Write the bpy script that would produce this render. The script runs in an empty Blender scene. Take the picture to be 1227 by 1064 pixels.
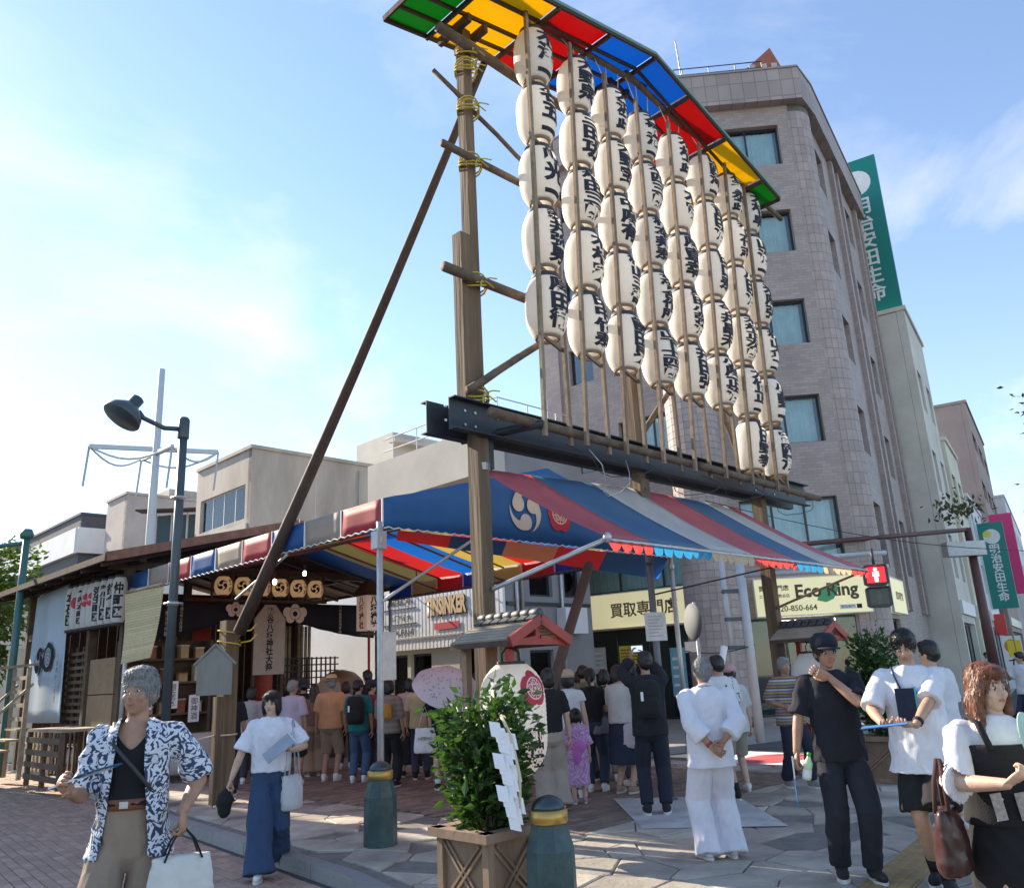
import bpy, bmesh, math, random
import numpy as np
from math import radians as rad, sin, cos, pi, hypot
from mathutils import Vector, Matrix, noise
random.seed(7); noise.seed_set(3)
V = Vector
SC = bpy.context.scene
COL = SC.collection

# ------------------------------------------------------------------ camera
W0, H0, FOC, CZ = 1227, 1064, 990.0, 1.62
PITCH, ROLL = math.atan(275/990), rad(2.8)
FW = V((0, cos(PITCH), sin(PITCH)))
_r, _u = V((1, 0, 0)), V((1, 0, 0)).cross(FW)
CR = _r*cos(ROLL) - _u*sin(ROLL)
CU = _u*cos(ROLL) + _r*sin(ROLL)
CAMP = V((0, 0, CZ))
cd = bpy.data.cameras.new('camera'); cam = bpy.data.objects.new('camera', cd); COL.objects.link(cam)
m = Matrix((CR, CU, -FW)).transposed().to_4x4(); m.translation = CAMP; cam.matrix_world = m
cd.sensor_width = 36; cd.lens = 36*FOC/W0; cd.clip_start = 0.05; cd.clip_end = 4000
SC.camera = cam

# ------------------------------------------------------------------ sky, sun, exposure
SUN_AZ, SUN_EL = -54.0, 29.0            # degrees; azimuth from +Y, negative = to the left
w = bpy.data.worlds.new('World'); SC.world = w; w.use_nodes = True
nt = w.node_tree; N = nt.nodes; L = nt.links
bg = N['Background']; bg.inputs[1].default_value = 0.12
sky = N.new('ShaderNodeTexSky'); sky.sky_type = 'NISHITA'; sky.sun_disc = False
sky.sun_elevation = rad(SUN_EL); sky.sun_rotation = rad(SUN_AZ)
sky.air_density = 0.95; sky.dust_density = 0.12; sky.ozone_density = 2.2; sky.altitude = 30
tc = N.new('ShaderNodeTexCoord')
mp = N.new('ShaderNodeMapping'); mp.inputs['Scale'].default_value = (1.0, 1.0, 2.1); mp.inputs['Location'].default_value = (-1.323, 2.498, 0.531)
L.new(tc.outputs['Generated'], mp.inputs[0])
nz = N.new('ShaderNodeTexNoise'); nz.inputs['Scale'].default_value = 2.7; nz.inputs['Detail'].default_value = 9; nz.inputs['Roughness'].default_value = 0.58
nz.inputs['Distortion'].default_value = 0.35
L.new(mp.outputs[0], nz.inputs['Vector'])
cr = N.new('ShaderNodeValToRGB'); cr.color_ramp.elements[0].position = 0.52; cr.color_ramp.elements[1].position = 0.74; cr.color_ramp.elements[0].color = (.14, .14, .14, 1)
L.new(nz.outputs['Fac'], cr.inputs[0])
sep = N.new('ShaderNodeSeparateXYZ'); L.new(tc.outputs['Generated'], sep.inputs[0])
mr = N.new('ShaderNodeMapRange'); mr.inputs[1].default_value = 0.55; mr.inputs[2].default_value = 0.25; mr.inputs[3].default_value = 0.35; mr.inputs[4].default_value = 0.85
L.new(sep.outputs['Z'], mr.inputs[0])
mu = N.new('ShaderNodeMath'); mu.operation = 'MULTIPLY'; L.new(cr.outputs[0], mu.inputs[0]); L.new(mr.outputs[0], mu.inputs[1])
mx = N.new('ShaderNodeMix'); mx.data_type = 'RGBA'
L.new(mu.outputs[0], mx.inputs[0]); L.new(sky.outputs[0], mx.inputs[6]); mx.inputs[7].default_value = (4.1, 4.05, 4.1, 1)
L.new(mx.outputs[2], bg.inputs[0])
sd = bpy.data.lights.new('sun', 'SUN'); sd.energy = 4.2; sd.angle = rad(0.55); sd.color = (1, 0.86, 0.68)
so = bpy.data.objects.new('sun', sd); COL.objects.link(so)
sdir = V((sin(rad(SUN_AZ))*cos(rad(SUN_EL)), cos(rad(SUN_AZ))*cos(rad(SUN_EL)), sin(rad(SUN_EL))))
so.rotation_euler = sdir.to_track_quat('Z', 'Y').to_euler(); so.location = (0, 0, 60)
SC.view_settings.view_transform = 'Standard'; SC.view_settings.look = 'None'
SC.view_settings.gamma = 1; SC.view_settings.use_curve_mapping = False
SC.view_settings.exposure = 1.38
try:
    SC.cycles.max_bounces = 7; SC.cycles.transparent_max_bounces = 8
except Exception: pass

# ------------------------------------------------------------------ where the survey of the photo says things stand
def ray(x, y): return FW + CR*((x-W0/2)/FOC) - CU*((y-H0/2)/FOC)
def G(x, y, z=0.0):                       # ground point seen at (x, y)
    d = ray(x, y); return CAMP + d*((z-CZ)/d.z)
def PD(x, y, D):                          # point at ground distance D
    d = ray(x, y); return CAMP + d*(D/hypot(d.x, d.y))
A45 = rad(45)
RP = V((-0.385, 8.992, 0)); RU = V((cos(A45), sin(A45), 0)); RN = V((RU.y, -RU.x, 0))
def RK(s, o, z=0.0): return RP + RU*s + RN*o + V((0, 0, z))     # rack frame: along the rack, out towards the plaza, up
def onp(x, y, p, n):
    d = ray(x, y); return CAMP + d*((p-CAMP).dot(n)/d.dot(n))
def PO(x, y, o):
    q = onp(x, y, RK(0, o), RN); return V(((q-RP).dot(RU), -o, q.z))
def PS(x, y, s):
    q = onp(x, y, RK(s, 0), RU); return V((s, -(q-RP).dot(RN), q.z))

# ------------------------------------------------------------------ materials
MATS = {}
def mat(name, col, rough=0.75, noise_=None, bump=None, metal=0.0, vary=0.0, attr=0.0, transl=None, emit=None, spec=None, col2=None, wave=None, alpha=None):
    if name in MATS: return MATS[name]
    mt = bpy.data.materials.new(name); mt.use_nodes = True; MATS[name] = mt
    t = mt.node_tree; n = t.nodes; l = t.links; b = n['Principled BSDF']
    b.inputs['Roughness'].default_value = rough; b.inputs['Metallic'].default_value = metal
    if spec is not None: b.inputs['Specular IOR Level'].default_value = spec
    c = (*col, 1); b.inputs['Base Color'].default_value = c
    co = n.new('ShaderNodeTexCoord')
    out = None
    if noise_:
        sc, am = noise_[0], noise_[1]
        x = n.new('ShaderNodeTexNoise'); x.inputs['Scale'].default_value = sc; x.inputs['Detail'].default_value = 6; x.inputs['Roughness'].default_value = 0.65
        if len(noise_) > 2:
            q = n.new('ShaderNodeMapping'); q.inputs['Scale'].default_value = noise_[2]; l.new(co.outputs['Object'], q.inputs[0]); l.new(q.outputs[0], x.inputs['Vector'])
        else: l.new(co.outputs['Object'], x.inputs['Vector'])
        g = n.new('ShaderNodeMapRange'); g.inputs[1].default_value = 0.3; g.inputs[2].default_value = 0.7
        l.new(x.outputs['Fac'], g.inputs[0])
        k = n.new('ShaderNodeMix'); k.data_type = 'RGBA'; l.new(g.outputs[0], k.inputs[0])
        k.inputs[6].default_value = tuple(v*(1-am) for v in col)+(1,)
        k.inputs[7].default_value = (*(col2 or tuple(min(1, v*(1+am*0.6)) for v in col)), 1)
        out = k.outputs[2]
    if vary or attr:
        if vary: o = n.new('ShaderNodeObjectInfo'); fac = o.outputs['Random']; a = vary
        else:
            o = n.new('ShaderNodeAttribute'); o.attribute_name = 'tone'; fac = o.outputs['Fac']; a = attr
        hs = n.new('ShaderNodeHueSaturation')
        r = n.new('ShaderNodeMapRange'); r.inputs[3].default_value = 1-a; r.inputs[4].default_value = 1+a
        l.new(fac, r.inputs[0]); l.new(r.outputs[0], hs.inputs['Value'])
        r2 = n.new('ShaderNodeMapRange'); r2.inputs[3].default_value = 0.5+a*0.05; r2.inputs[4].default_value = 0.5-a*0.05
        mo = n.new('ShaderNodeMath'); mo.operation = 'FRACT'; m7 = n.new('ShaderNodeMath'); m7.operation = 'MULTIPLY'; m7.inputs[1].default_value = 7.31
        l.new(fac, m7.inputs[0]); l.new(m7.outputs[0], mo.inputs[0]); l.new(mo.outputs[0], r2.inputs[0]); l.new(r2.outputs[0], hs.inputs['Hue'])
        if out: l.new(out, hs.inputs['Color'])
        else: hs.inputs['Color'].default_value = c
        out = hs.outputs[0]
    if out: l.new(out, b.inputs['Base Color'])
    if wave:                               # weave / corrugation relief
        x = n.new('ShaderNodeTexWave'); x.inputs['Scale'].default_value = wave[0]; x.bands_direction = wave[1]
        l.new(co.outputs['Object'], x.inputs['Vector'])
        bp = n.new('ShaderNodeBump'); bp.inputs['Strength'].default_value = wave[2]; bp.inputs['Distance'].default_value = 0.02
        l.new(x.outputs['Fac'], bp.inputs['Height']); l.new(bp.outputs[0], b.inputs['Normal'])
    elif bump:
        x = n.new('ShaderNodeTexNoise'); x.inputs['Scale'].default_value = bump[0]; x.inputs['Detail'].default_value = 5
        if len(bump) > 2:
            q = n.new('ShaderNodeMapping'); q.inputs['Scale'].default_value = bump[2]; l.new(co.outputs['Object'], q.inputs[0]); l.new(q.outputs[0], x.inputs['Vector'])
        else: l.new(co.outputs['Object'], x.inputs['Vector'])
        bp = n.new('ShaderNodeBump'); bp.inputs['Strength'].default_value = bump[1]; bp.inputs['Distance'].default_value = 0.02
        l.new(x.outputs['Fac'], bp.inputs['Height']); l.new(bp.outputs[0], b.inputs['Normal'])
    if emit: b.inputs['Emission Color'].default_value = (*emit[0], 1); b.inputs['Emission Strength'].default_value = emit[1]
    if alpha is not None: b.inputs['Alpha'].default_value = alpha
    if transl:                             # thin cloth / paper / leaf: part of the light passes through
        tr = n.new('ShaderNodeBsdfTranslucent'); tr.inputs[0].default_value = (*transl[0], 1)
        ms = n.new('ShaderNodeMixShader'); ms.inputs[0].default_value = transl[1]
        l.new(b.outputs[0], ms.inputs[1]); l.new(tr.outputs[0], ms.inputs[2]); l.new(ms.outputs[0], n['Material Output'].inputs[0])
    return mt
def brickmat(name, col, mortar, scale, bw, bh, rough=0.7, off=0.5, bump=0.5, axis=None):
    if name in MATS: return MATS[name]
    mt = mat(name, col, rough); t = mt.node_tree; n = t.nodes; l = t.links; b = n['Principled BSDF']
    uv = n.new('ShaderNodeUVMap'); uv.uv_map = 'UVMap'
    br = n.new('ShaderNodeTexBrick'); l.new(uv.outputs[0], br.inputs['Vector'])
    br.inputs['Scale'].default_value = 1; br.inputs['Brick Width'].default_value = bw; br.inputs['Row Height'].default_value = bh
    br.inputs['Mortar Size'].default_value = scale; br.offset = off
    br.inputs['Color1'].default_value = tuple(v*0.88 for v in col)+(1,); br.inputs['Color2'].default_value = tuple(min(1, v*1.1) for v in col)+(1,)
    br.inputs['Mortar'].default_value = (*mortar, 1)
    nz = n.new('ShaderNodeTexNoise'); nz.inputs['Scale'].default_value = 0.7; nz.inputs['Detail'].default_value = 7
    l.new(uv.outputs[0], nz.inputs['Vector'])
    g = n.new('ShaderNodeMapRange'); g.inputs[1].default_value = .3; g.inputs[2].default_value = .7; g.inputs[3].default_value = .84; g.inputs[4].default_value = 1.08; l.new(nz.outputs['Fac'], g.inputs[0])
    hs = n.new('ShaderNodeHueSaturation'); l.new(g.outputs[0], hs.inputs['Value']); l.new(br.outputs['Color'], hs.inputs['Color'])
    l.new(hs.outputs[0], b.inputs['Base Color'])
    bp = n.new('ShaderNodeBump'); bp.invert = True; bp.inputs['Strength'].default_value = bump; bp.inputs['Distance'].default_value = 0.008
    l.new(br.outputs['Fac'], bp.inputs['Height']); l.new(bp.outputs[0], b.inputs['Normal'])
    return mt

# ------------------------------------------------------------------ mesh building
class MB:
    def __init__(s): s.v = []; s.f = []; s.t = []; s.m = []; s.uv = None
    def add(s, vs, fs, tone=0.5, mi=0):
        o = len(s.v); s.v += [V(p) for p in vs]; s.f += [tuple(i+o for i in f) for f in fs]; s.t += [tone]*len(fs); s.m += [mi]*len(fs); return s
    def box(s, a, b, M=None, tone=0.5, mi=0):
        x0, y0, z0 = a; x1, y1, z1 = b
        vs = [V(p) for p in ((x0,y0,z0),(x1,y0,z0),(x1,y1,z0),(x0,y1,z0),(x0,y0,z1),(x1,y0,z1),(x1,y1,z1),(x0,y1,z1))]
        if M: vs = [M @ p for p in vs]
        return s.add(vs, [(0,3,2,1),(4,5,6,7),(0,1,5,4),(1,2,6,5),(2,3,7,6),(3,0,4,7)], tone, mi)
    def bar(s, p0, p1, w, h, up=(0,0,1), tone=0.5):   # square bar between two points
        p0, p1 = V(p0), V(p1); d = (p1-p0).normalized(); u = V(up)
        if abs(d.dot(u)) > 0.98: u = V((1, 0, 0)) if abs(d.x) < 0.9 else V((0, 1, 0))
        x = d.cross(u).normalized()*(w/2); y = x.cross(d).normalized()*(h/2)
        vs = [p0-x-y, p0+x-y, p0+x+y, p0-x+y, p1-x-y, p1+x-y, p1+x+y, p1-x+y]
        return s.add(vs, [(3,2,1,0),(4,5,6,7),(0,1,5,4),(1,2,6,5),(2,3,7,6),(3,0,4,7)], tone)
    def tube(s, pts, r, n=10, caps=True, tone=0.5, flat=1.0, mi=0):
        pts = [V(p) for p in pts]; k = len(pts)
        rs = r if isinstance(r, (list, tuple)) else [r]*k
        prev = None; rings = []
        for i, p in enumerate(pts):
            d = (pts[min(i+1, k-1)]-pts[max(i-1, 0)]).normalized()
            if prev is None:
                a = V((0, 0, 1)) if abs(d.z) < 0.9 else V((1, 0, 0)); x = d.cross(a).normalized()
            else: x = (prev - d*prev.dot(d)).normalized()
            prev = x; y = d.cross(x)
            rings.append([p + x*(rs[i]*cos(2*pi*j/n)) + y*(rs[i]*flat*sin(2*pi*j/n)) for j in range(n)])
        vs = [q for rg in rings for q in rg]; fs = []
        for i in range(k-1):
            for j in range(n):
                fs.append((i*n+j, i*n+(j+1) % n, (i+1)*n+(j+1) % n, (i+1)*n+j))
        if caps: fs.append(tuple(range(n-1, -1, -1))); fs.append(tuple((k-1)*n+j for j in range(n)))
        return s.add(vs, fs, tone, mi)
    def lathe(s, prof, n=16, M=None, tone=0.5, cap=True, sx=1.0, sy=1.0, mi=0, ph=0.0):
        vs = []; fs = []; k = len(prof)
        for (r, z) in prof:
            for j in range(n):
                p = V((r*cos(2*pi*j/n+ph)*sx, r*sin(2*pi*j/n+ph)*sy, z)); vs.append(M @ p if M else p)
        for i in range(k-1):
            for j in range(n): fs.append((i*n+j, i*n+(j+1) % n, (i+1)*n+(j+1) % n, (i+1)*n+j))
        if cap: fs.append(tuple(range(n-1, -1, -1))); fs.append(tuple((k-1)*n+j for j in range(n)))
        return s.add(vs, fs, tone, mi)
    def prism(s, poly, z0, z1, M=None, tone=0.5):     # polygon (ccw) in xy, extruded in z
        n = len(poly); vs = [V((p[0], p[1], z0)) for p in poly]+[V((p[0], p[1], z1)) for p in poly]
        if M: vs = [M @ p for p in vs]
        fs = [tuple(range(n-1, -1, -1)), tuple(range(n, 2*n))]+[(i, (i+1) % n, n+(i+1) % n, n+i) for i in range(n)]
        return s.add(vs, fs, tone)
    def ell(s, c, r, n=12, k=8, M=None, tone=0.5):
        vs = []; fs = []
        for i in range(k+1):
            a = pi*i/k
            for j in range(n):
                p = V((c[0]+r[0]*sin(a)*cos(2*pi*j/n), c[1]+r[1]*sin(a)*sin(2*pi*j/n), c[2]-r[2]*cos(a))); vs.append(M @ p if M else p)
        for i in range(k):
            for j in range(n):
                f = [i*n+j, i*n+(j+1) % n, (i+1)*n+(j+1) % n, (i+1)*n+j]; fs.append(tuple(f))
        return s.add(vs, fs, tone)
    def quad(s, a, b, c, d, tone=0.5, mi=0): return s.add([a, b, c, d], [(0, 1, 2, 3)], tone, mi)
    def sheet(s, a, b, c, d, th, nx=1, ny=1, tone=0.5):  # thin slab spanned by corners a b c d
        a, b, c, d = map(V, (a, b, c, d)); nn = (b-a).cross(d-a).normalized()*th
        return s.add([a, b, c, d, a-nn, b-nn, c-nn, d-nn], [(0,1,2,3),(7,6,5,4),(0,4,5,1),(1,5,6,2),(2,6,7,3),(3,7,4,0)], tone)
    def xf(s, M): s.v = [M @ p for p in s.v]; return s
    def mesh(s, name, mats, smooth=False):
        me = bpy.data.meshes.new(name); me.from_pydata([tuple(p) for p in s.v], [], s.f)
        for q in (mats if isinstance(mats, (list, tuple)) else [mats]): me.materials.append(q)
        if any(s.m): me.polygons.foreach_set('material_index', s.m)
        if len(set(s.t)) > 1:
            at = me.attributes.new('tone', 'FLOAT', 'FACE'); at.data.foreach_set('value', s.t)
        if s.uv is not None:
            ul = me.uv_layers.new(name='UVMap')
            for p in me.polygons:
                nx = p.normal
                for li in p.loop_indices:
                    co = me.vertices[me.loops[li].vertex_index].co
                    ul.data[li].uv = s.uv(co, nx)
        if smooth: me.polygons.foreach_set('use_smooth', [True]*len(me.polygons))
        me.update(); return me
    def build(s, name, mats, parent=None, smooth=False, world=False):
        if world and parent is not None:
            s.xf(parent_m(parent).inverted())
        return link(name, s.mesh(name, mats, smooth), parent)
def facade_uv(co, nx):
    if abs(nx.z) > 0.7: return (co.x, co.y)
    t = V((-nx.y, nx.x, 0)).normalized(); return (co.x*t.x+co.y*t.y, co.z)
PM = {}
def parent_m(o):
    M = PM.get(o.name, Matrix()); 
    return M
def link(name, me, parent=None, M=None):
    o = bpy.data.objects.new(name, me); COL.objects.link(o)
    B = Matrix()
    if parent is not None: o.parent = parent; B = parent_m(parent)
    if M is not None: o.matrix_local = M; B = B @ M
    PM[o.name] = B
    return o
def thing(name, label, cat, loc=(0, 0, 0), rz=0.0, group=None):
    o = bpy.data.objects.new(name, None); COL.objects.link(o); o.empty_display_size = 0.2
    o.location = loc; o.rotation_euler = (0, 0, rz)
    PM[o.name] = Matrix.Translation(loc) @ Matrix.Rotation(rz, 4, 'Z')
    return tag(o, label, cat, group)
def tag(o, label=None, cat=None, group=None, kind=None):
    if label: o['label'] = label
    if cat: o['category'] = cat
    if group: o['group'] = group
    if kind: o['kind'] = kind
    return o
def struct(o): o['kind'] = 'structure'; return o
def stuff(o): o['kind'] = 'stuff'; return o
def copy_thing(root, loc, rz, label=None, group=None):
    def cp(o, par):
        c = o.copy(); COL.objects.link(c)
        if par is not None: c.parent = par
        for ch in o.children: cp(ch, c)
        return c
    c = cp(root, None); c.location = loc; c.rotation_euler = (0, 0, rz)
    PM[c.name] = Matrix.Translation(loc) @ Matrix.Rotation(rz, 4, 'Z')
    if label: c['label'] = label
    if group: c['group'] = group
    return c

# a scratch scene evaluates text and voxel remeshing away from the big scene
TMP = bpy.data.scenes.new('scratch'); TVL = TMP.view_layers[0]
def evaluate(ob):
    TMP.collection.objects.link(ob); TVL.update()
    dg = TVL.depsgraph; me = bpy.data.meshes.new_from_object(ob.evaluated_get(dg), depsgraph=dg)
    d = ob.data; TMP.collection.objects.unlink(ob); bpy.data.objects.remove(ob)
    (bpy.data.curves if isinstance(d, bpy.types.Curve) else bpy.data.meshes).remove(d)
    return me
def glyphs(body, size=1.0, bold=0.0, vertical=False, space=0.98, width=None, height=None, res=3, shear=0.0):
    cu = bpy.data.curves.new('t', 'FONT'); cu.body = '\n'.join(body) if vertical else body
    cu.align_x = 'CENTER'; cu.align_y = 'CENTER'; cu.size = size; cu.offset = bold*size; cu.resolution_u = res
    cu.space_line = space; cu.fill_mode = 'BOTH'; cu.extrude = 0.0; cu.shear = shear
    me = evaluate(bpy.data.objects.new('t', cu))
    xs = [v.co.x for v in me.vertices]; ys = [v.co.y for v in me.vertices]
    if not xs: return me
    cx, cy = (min(xs)+max(xs))/2, (min(ys)+max(ys))/2; dx, dy = max(xs)-min(xs), max(ys)-min(ys)
    fx = width/dx if width else 1; fy = height/dy if height else (fx if width else 1)
    if height and not width: fx = fy
    for v in me.vertices: v.co = V(((v.co.x-cx)*fx, (v.co.y-cy)*fy, 0))
    return me
def frame(o, r, up):                      # matrix that lays local xy on a plane through o
    r = V(r).normalized(); up = V(up).normalized(); n = r.cross(up)
    M = Matrix((r, up, n)).transposed().to_4x4(); M.translation = V(o); return M
def text(body, M, mt, parent=None, name='lettering', **k):
    me = glyphs(body, **k); me.materials.clear(); me.materials.append(mt); me.transform(M)
    return link(name, me, parent)
def wrapped(me, f, step):                 # cut a flat glyph mesh into strips and bend it with f
    bm = bmesh.new(); bm.from_mesh(me)
    xs = [v.co.x for v in bm.verts]; ys = [v.co.y for v in bm.verts]
    for ax, arr in ((0, xs), (1, ys)):
        x = min(arr)+step*0.5
        while x < max(arr):
            no = (1, 0, 0) if ax == 0 else (0, 1, 0); co = (x, 0, 0) if ax == 0 else (0, x, 0)
            bmesh.ops.bisect_plane(bm, geom=bm.verts[:]+bm.edges[:]+bm.faces[:], plane_co=co, plane_no=no); x += step
    for v in bm.verts: v.co = f(v.co)
    bm.to_mesh(me); bm.free(); return me
def pieces(name, parent, list_, mt, mt_rest, limit=300, key=None, stuffname=None, smooth=False):
    """list_ of MB, each one piece in the parent's frame; the nearest become parts, the rest one part"""
    B = parent_m(parent)
    if key is None: key = lambda q: (B @ (sum(q.v, V((0, 0, 0)))/len(q.v))-CAMP).length
    list_ = sorted(list_, key=key)
    for q in list_[:limit]: q.build(name, mt, parent, smooth)
    if list_[limit:]:
        r = MB()
        for q in list_[limit:]: r.add(q.v, q.f, random.random())
        stuff(r.build(stuffname or name+'_rows', mt_rest, parent, smooth))
def inview(p, mg=60):
    d = V(p)-CAMP; z = d.dot(FW)
    if z < 0.3: return False
    x = W0/2+FOC*d.dot(CR)/z; y = H0/2-FOC*d.dot(CU)/z
    return -mg < x < W0+mg and -mg < y < H0+mg
# ------------------------------------------------------------------ shared materials
M_wood = mat('weathered_timber', (.155, .105, .062), .8, (9, .55, (1, 1, .07)), (16, .6, (1, 1, .06)))
M_log = mat('weathered_log', (.15, .105, .072), .82, (7, .5), (14, .5))
M_slat = mat('slat_timber', (.25, .18, .12), .8, (8, .35), (14, .25), vary=.2)
M_dark = mat('dark_timber', (.075, .048, .036), .75, (6, .35, (1, 1, .15)), (10, .3))
M_board = mat('roof_board', (.10, .055, .04), .7, (5, .35), (10, .25))
M_beam = mat('black_steel', (.030, .036, .045), .5, (4, .3), (20, .08), spec=.4)
M_galv = mat('galvanised_pipe', (.50, .51, .52), .45, (9, .15), metal=.55)
M_white = mat('white_paint', (.75, .75, .74), .5, (3, .08))
M_black = mat('black_ink', (.012, .011, .013), .7)
M_ink2 = mat('brush_ink', (.016, .017, .030), .75)
M_rope = mat('yellow_rope', (.55, .42, .07), .85, (30, .2))
M_wire = mat('dark_cable', (.03, .03, .032), .6)
M_string = mat('hemp_string', (.62, .52, .42), .9)
M_red = mat('red_lacquer', (.34, .045, .03), .55, (4, .25))
M_gold = mat('brass_band', (.48, .32, .10), .42, metal=.8)
M_glassy = mat('dark_glass', (.05, .09, .11), .08, spec=.8)
M_asph = mat('asphalt', (.085, .085, .088), .9, (1.2, .25), (120, .4))
M_stone = mat('flagstone', (.41, .37, .31), .72, (1.25, .48), (16, .6), vary=.2)
M_stone2 = mat('flagstone_rest', (.41, .37, .31), .72, (1.25, .48), (16, .6), attr=.2)
M_joint = mat('joint_mortar', (.20, .185, .165), .95, (6, .3), (60, .5))
M_kerb = mat('kerb_granite', (.27, .27, .265), .75, (40, .2), (30, .25), vary=.14)
M_brk = mat('road_brick', (.38, .265, .205), .8, (9, .22), (40, .4), vary=.17)
M_brk2 = mat('road_brick_rest', (.38, .265, .205), .8, (9, .22), (40, .4), attr=.17)
M_pav = mat('plaza_brick', (.215, .16, .125), .8, (9, .22), (40, .4), vary=.28)
M_pav2 = mat('plaza_brick_rest', (.215, .16, .125), .8, (9, .22), (40, .4), attr=.28)
M_tact = mat('tactile_yellow', (.34, .23, .10), .75, (6, .3), (60, .3), vary=.12)

# ------------------------------------------------------------------ ground
g = MB(); g.box((-600, -60, -.62), (900, 1500, -.13)); struct(g.build('ground', M_asph))
KERB = [RK(s, o) for s, o in ((1.7, -45), (.75, -24), (.55, -20.1), (.2, -14.7), (-.53, -9), (-.98, -5.5), (-1.16, -3.4), (-1.36, -1.5), (-1.5, -.1), (-1.72, .8), (-2.12, 1.6), (-2.35, 2.6), (-2.6, 5), (-2.8, 9))]
poly = [(p.x, p.y) for p in KERB] + [(RK(6.9, 9).x, RK(6.9, 9).y), (RK(6.9, -45).x, RK(6.9, -45).y)]
plaza = struct(MB().prism(poly, -.6, -.022).build('pavement', M_joint))
far = [(-2, 15.9), (3.3, 18.4), (6, 20.2), (9, 20.9), (11.2, 22.2), (14.5, 27), (60, 100), (50, 110), (8, 40), (-12, 40), (-12, 24)]
fs_ = struct(MB().prism(far, -.6, 0.0).build('pavement', mat('far_paving', (.30, .26, .22), .85, (1.5, .2), (40, .3))))
# kerb stones, laid along both sides
def kerbline(nm, pts, w, h, step, side=1):
    root = struct(MB().box((0, 0, -.9), (.1, .1, -.85)).build(nm, M_joint))
    lst = []
    for a, b in zip(pts[:-1], pts[1:]):
        n = max(1, round((b-a).length/step)); d = (b-a)/n; t = d.normalized(); nn = V((-t.y, t.x, 0))*side
        for i in range(n):
            p0 = a+d*i+t*.006; p1 = a+d*(i+1)-t*.006; q = MB()
            if not (inview(p0, 250) or inview(p1, 250)): continue
            c = .018
            prof = [(0, -.3), (0, h-c), (c, h), (w, h), (w, -.3)]
            vs = [p0+nn*(x-.03)+V((0, 0, z)) for x, z in prof]+[p1+nn*(x-.03)+V((0, 0, z)) for x, z in prof]
            k = 5; q.add(vs, [tuple(range(k-1, -1, -1)), tuple(range(k, 2*k))]+[(j, (j+1) % k, k+(j+1) % k, k+j) for j in range(k)])
            lst.append(q)
    pieces('kerb_stone', root, lst, M_kerb, M_kerb)
    return root
kerbline('kerb', KERB, .17, .004, .78, -1)
kerbline('kerb', [V((x, y, 0)) for x, y in far[:7]], .16, .012, .8, 1)
kerbline('kerb', [RK(6.9, o) for o in (9, 6, 3, 0, -3, -6, -9, -12)], .16, .004, .8, 1)
# irregular flagstones: Voronoi cells, clipped to the paved area
def clip(poly, p, n):
    out = []
    for i in range(len(poly)):
        a, b = poly[i], poly[(i+1) % len(poly)]
        da = (a[0]-p[0])*n[0]+(a[1]-p[1])*n[1]; db = (b[0]-p[0])*n[0]+(b[1]-p[1])*n[1]
        if da <= 0: out.append(a)
        if (da < 0) != (db < 0):
            t = da/(da-db); out.append((a[0]+(b[0]-a[0])*t, a[1]+(b[1]-a[1])*t))
    return out
def inset(poly, d):
    r = list(poly); n = len(poly)
    for i in range(n):
        a, b = poly[i], poly[(i+1) % n]; l = hypot(b[0]-a[0], b[1]-a[1])
        if l < 1e-6: continue
        nn = ((b[1]-a[1])/l, -(b[0]-a[0])/l); r = clip(r, (a[0]-nn[0]*d, a[1]-nn[1]*d), nn)
        if len(r) < 3: return None
    return r
kp = [(p.x, p.y) for p in KERB]
def kerb_s(o):
    ks = ((1.7, -45), (.75, -24), (.55, -20.1), (.2, -14.7), (-.53, -9), (-.98, -5.5), (-1.16, -3.4), (-1.36, -1.5), (-1.5, -.1), (-1.72, .8), (-2.12, 1.6), (-2.35, 2.6), (-2.6, 5), (-2.8, 9))
    for (s0, o0), (s1, o1) in zip(ks[:-1], ks[1:]):
        if o0 <= o <= o1: return s0+(s1-s0)*(o-o0)/(o1-o0)
    return -2.8
rnd = random.Random(5)
seeds = {}
for i in range(-10, 21):
    for j in range(-42, 20):
        if rnd.random() < .08: continue
        seeds[(i, j)] = (i*.54+rnd.uniform(-.25, .25)+(.26 if j % 2 else 0), j*.47+rnd.uniform(-.22, .22))
def inbrick(s, o): return .8 < s < 6.05 and -10.5 < o < .42
def intact(s, o): return False
st = []
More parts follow.
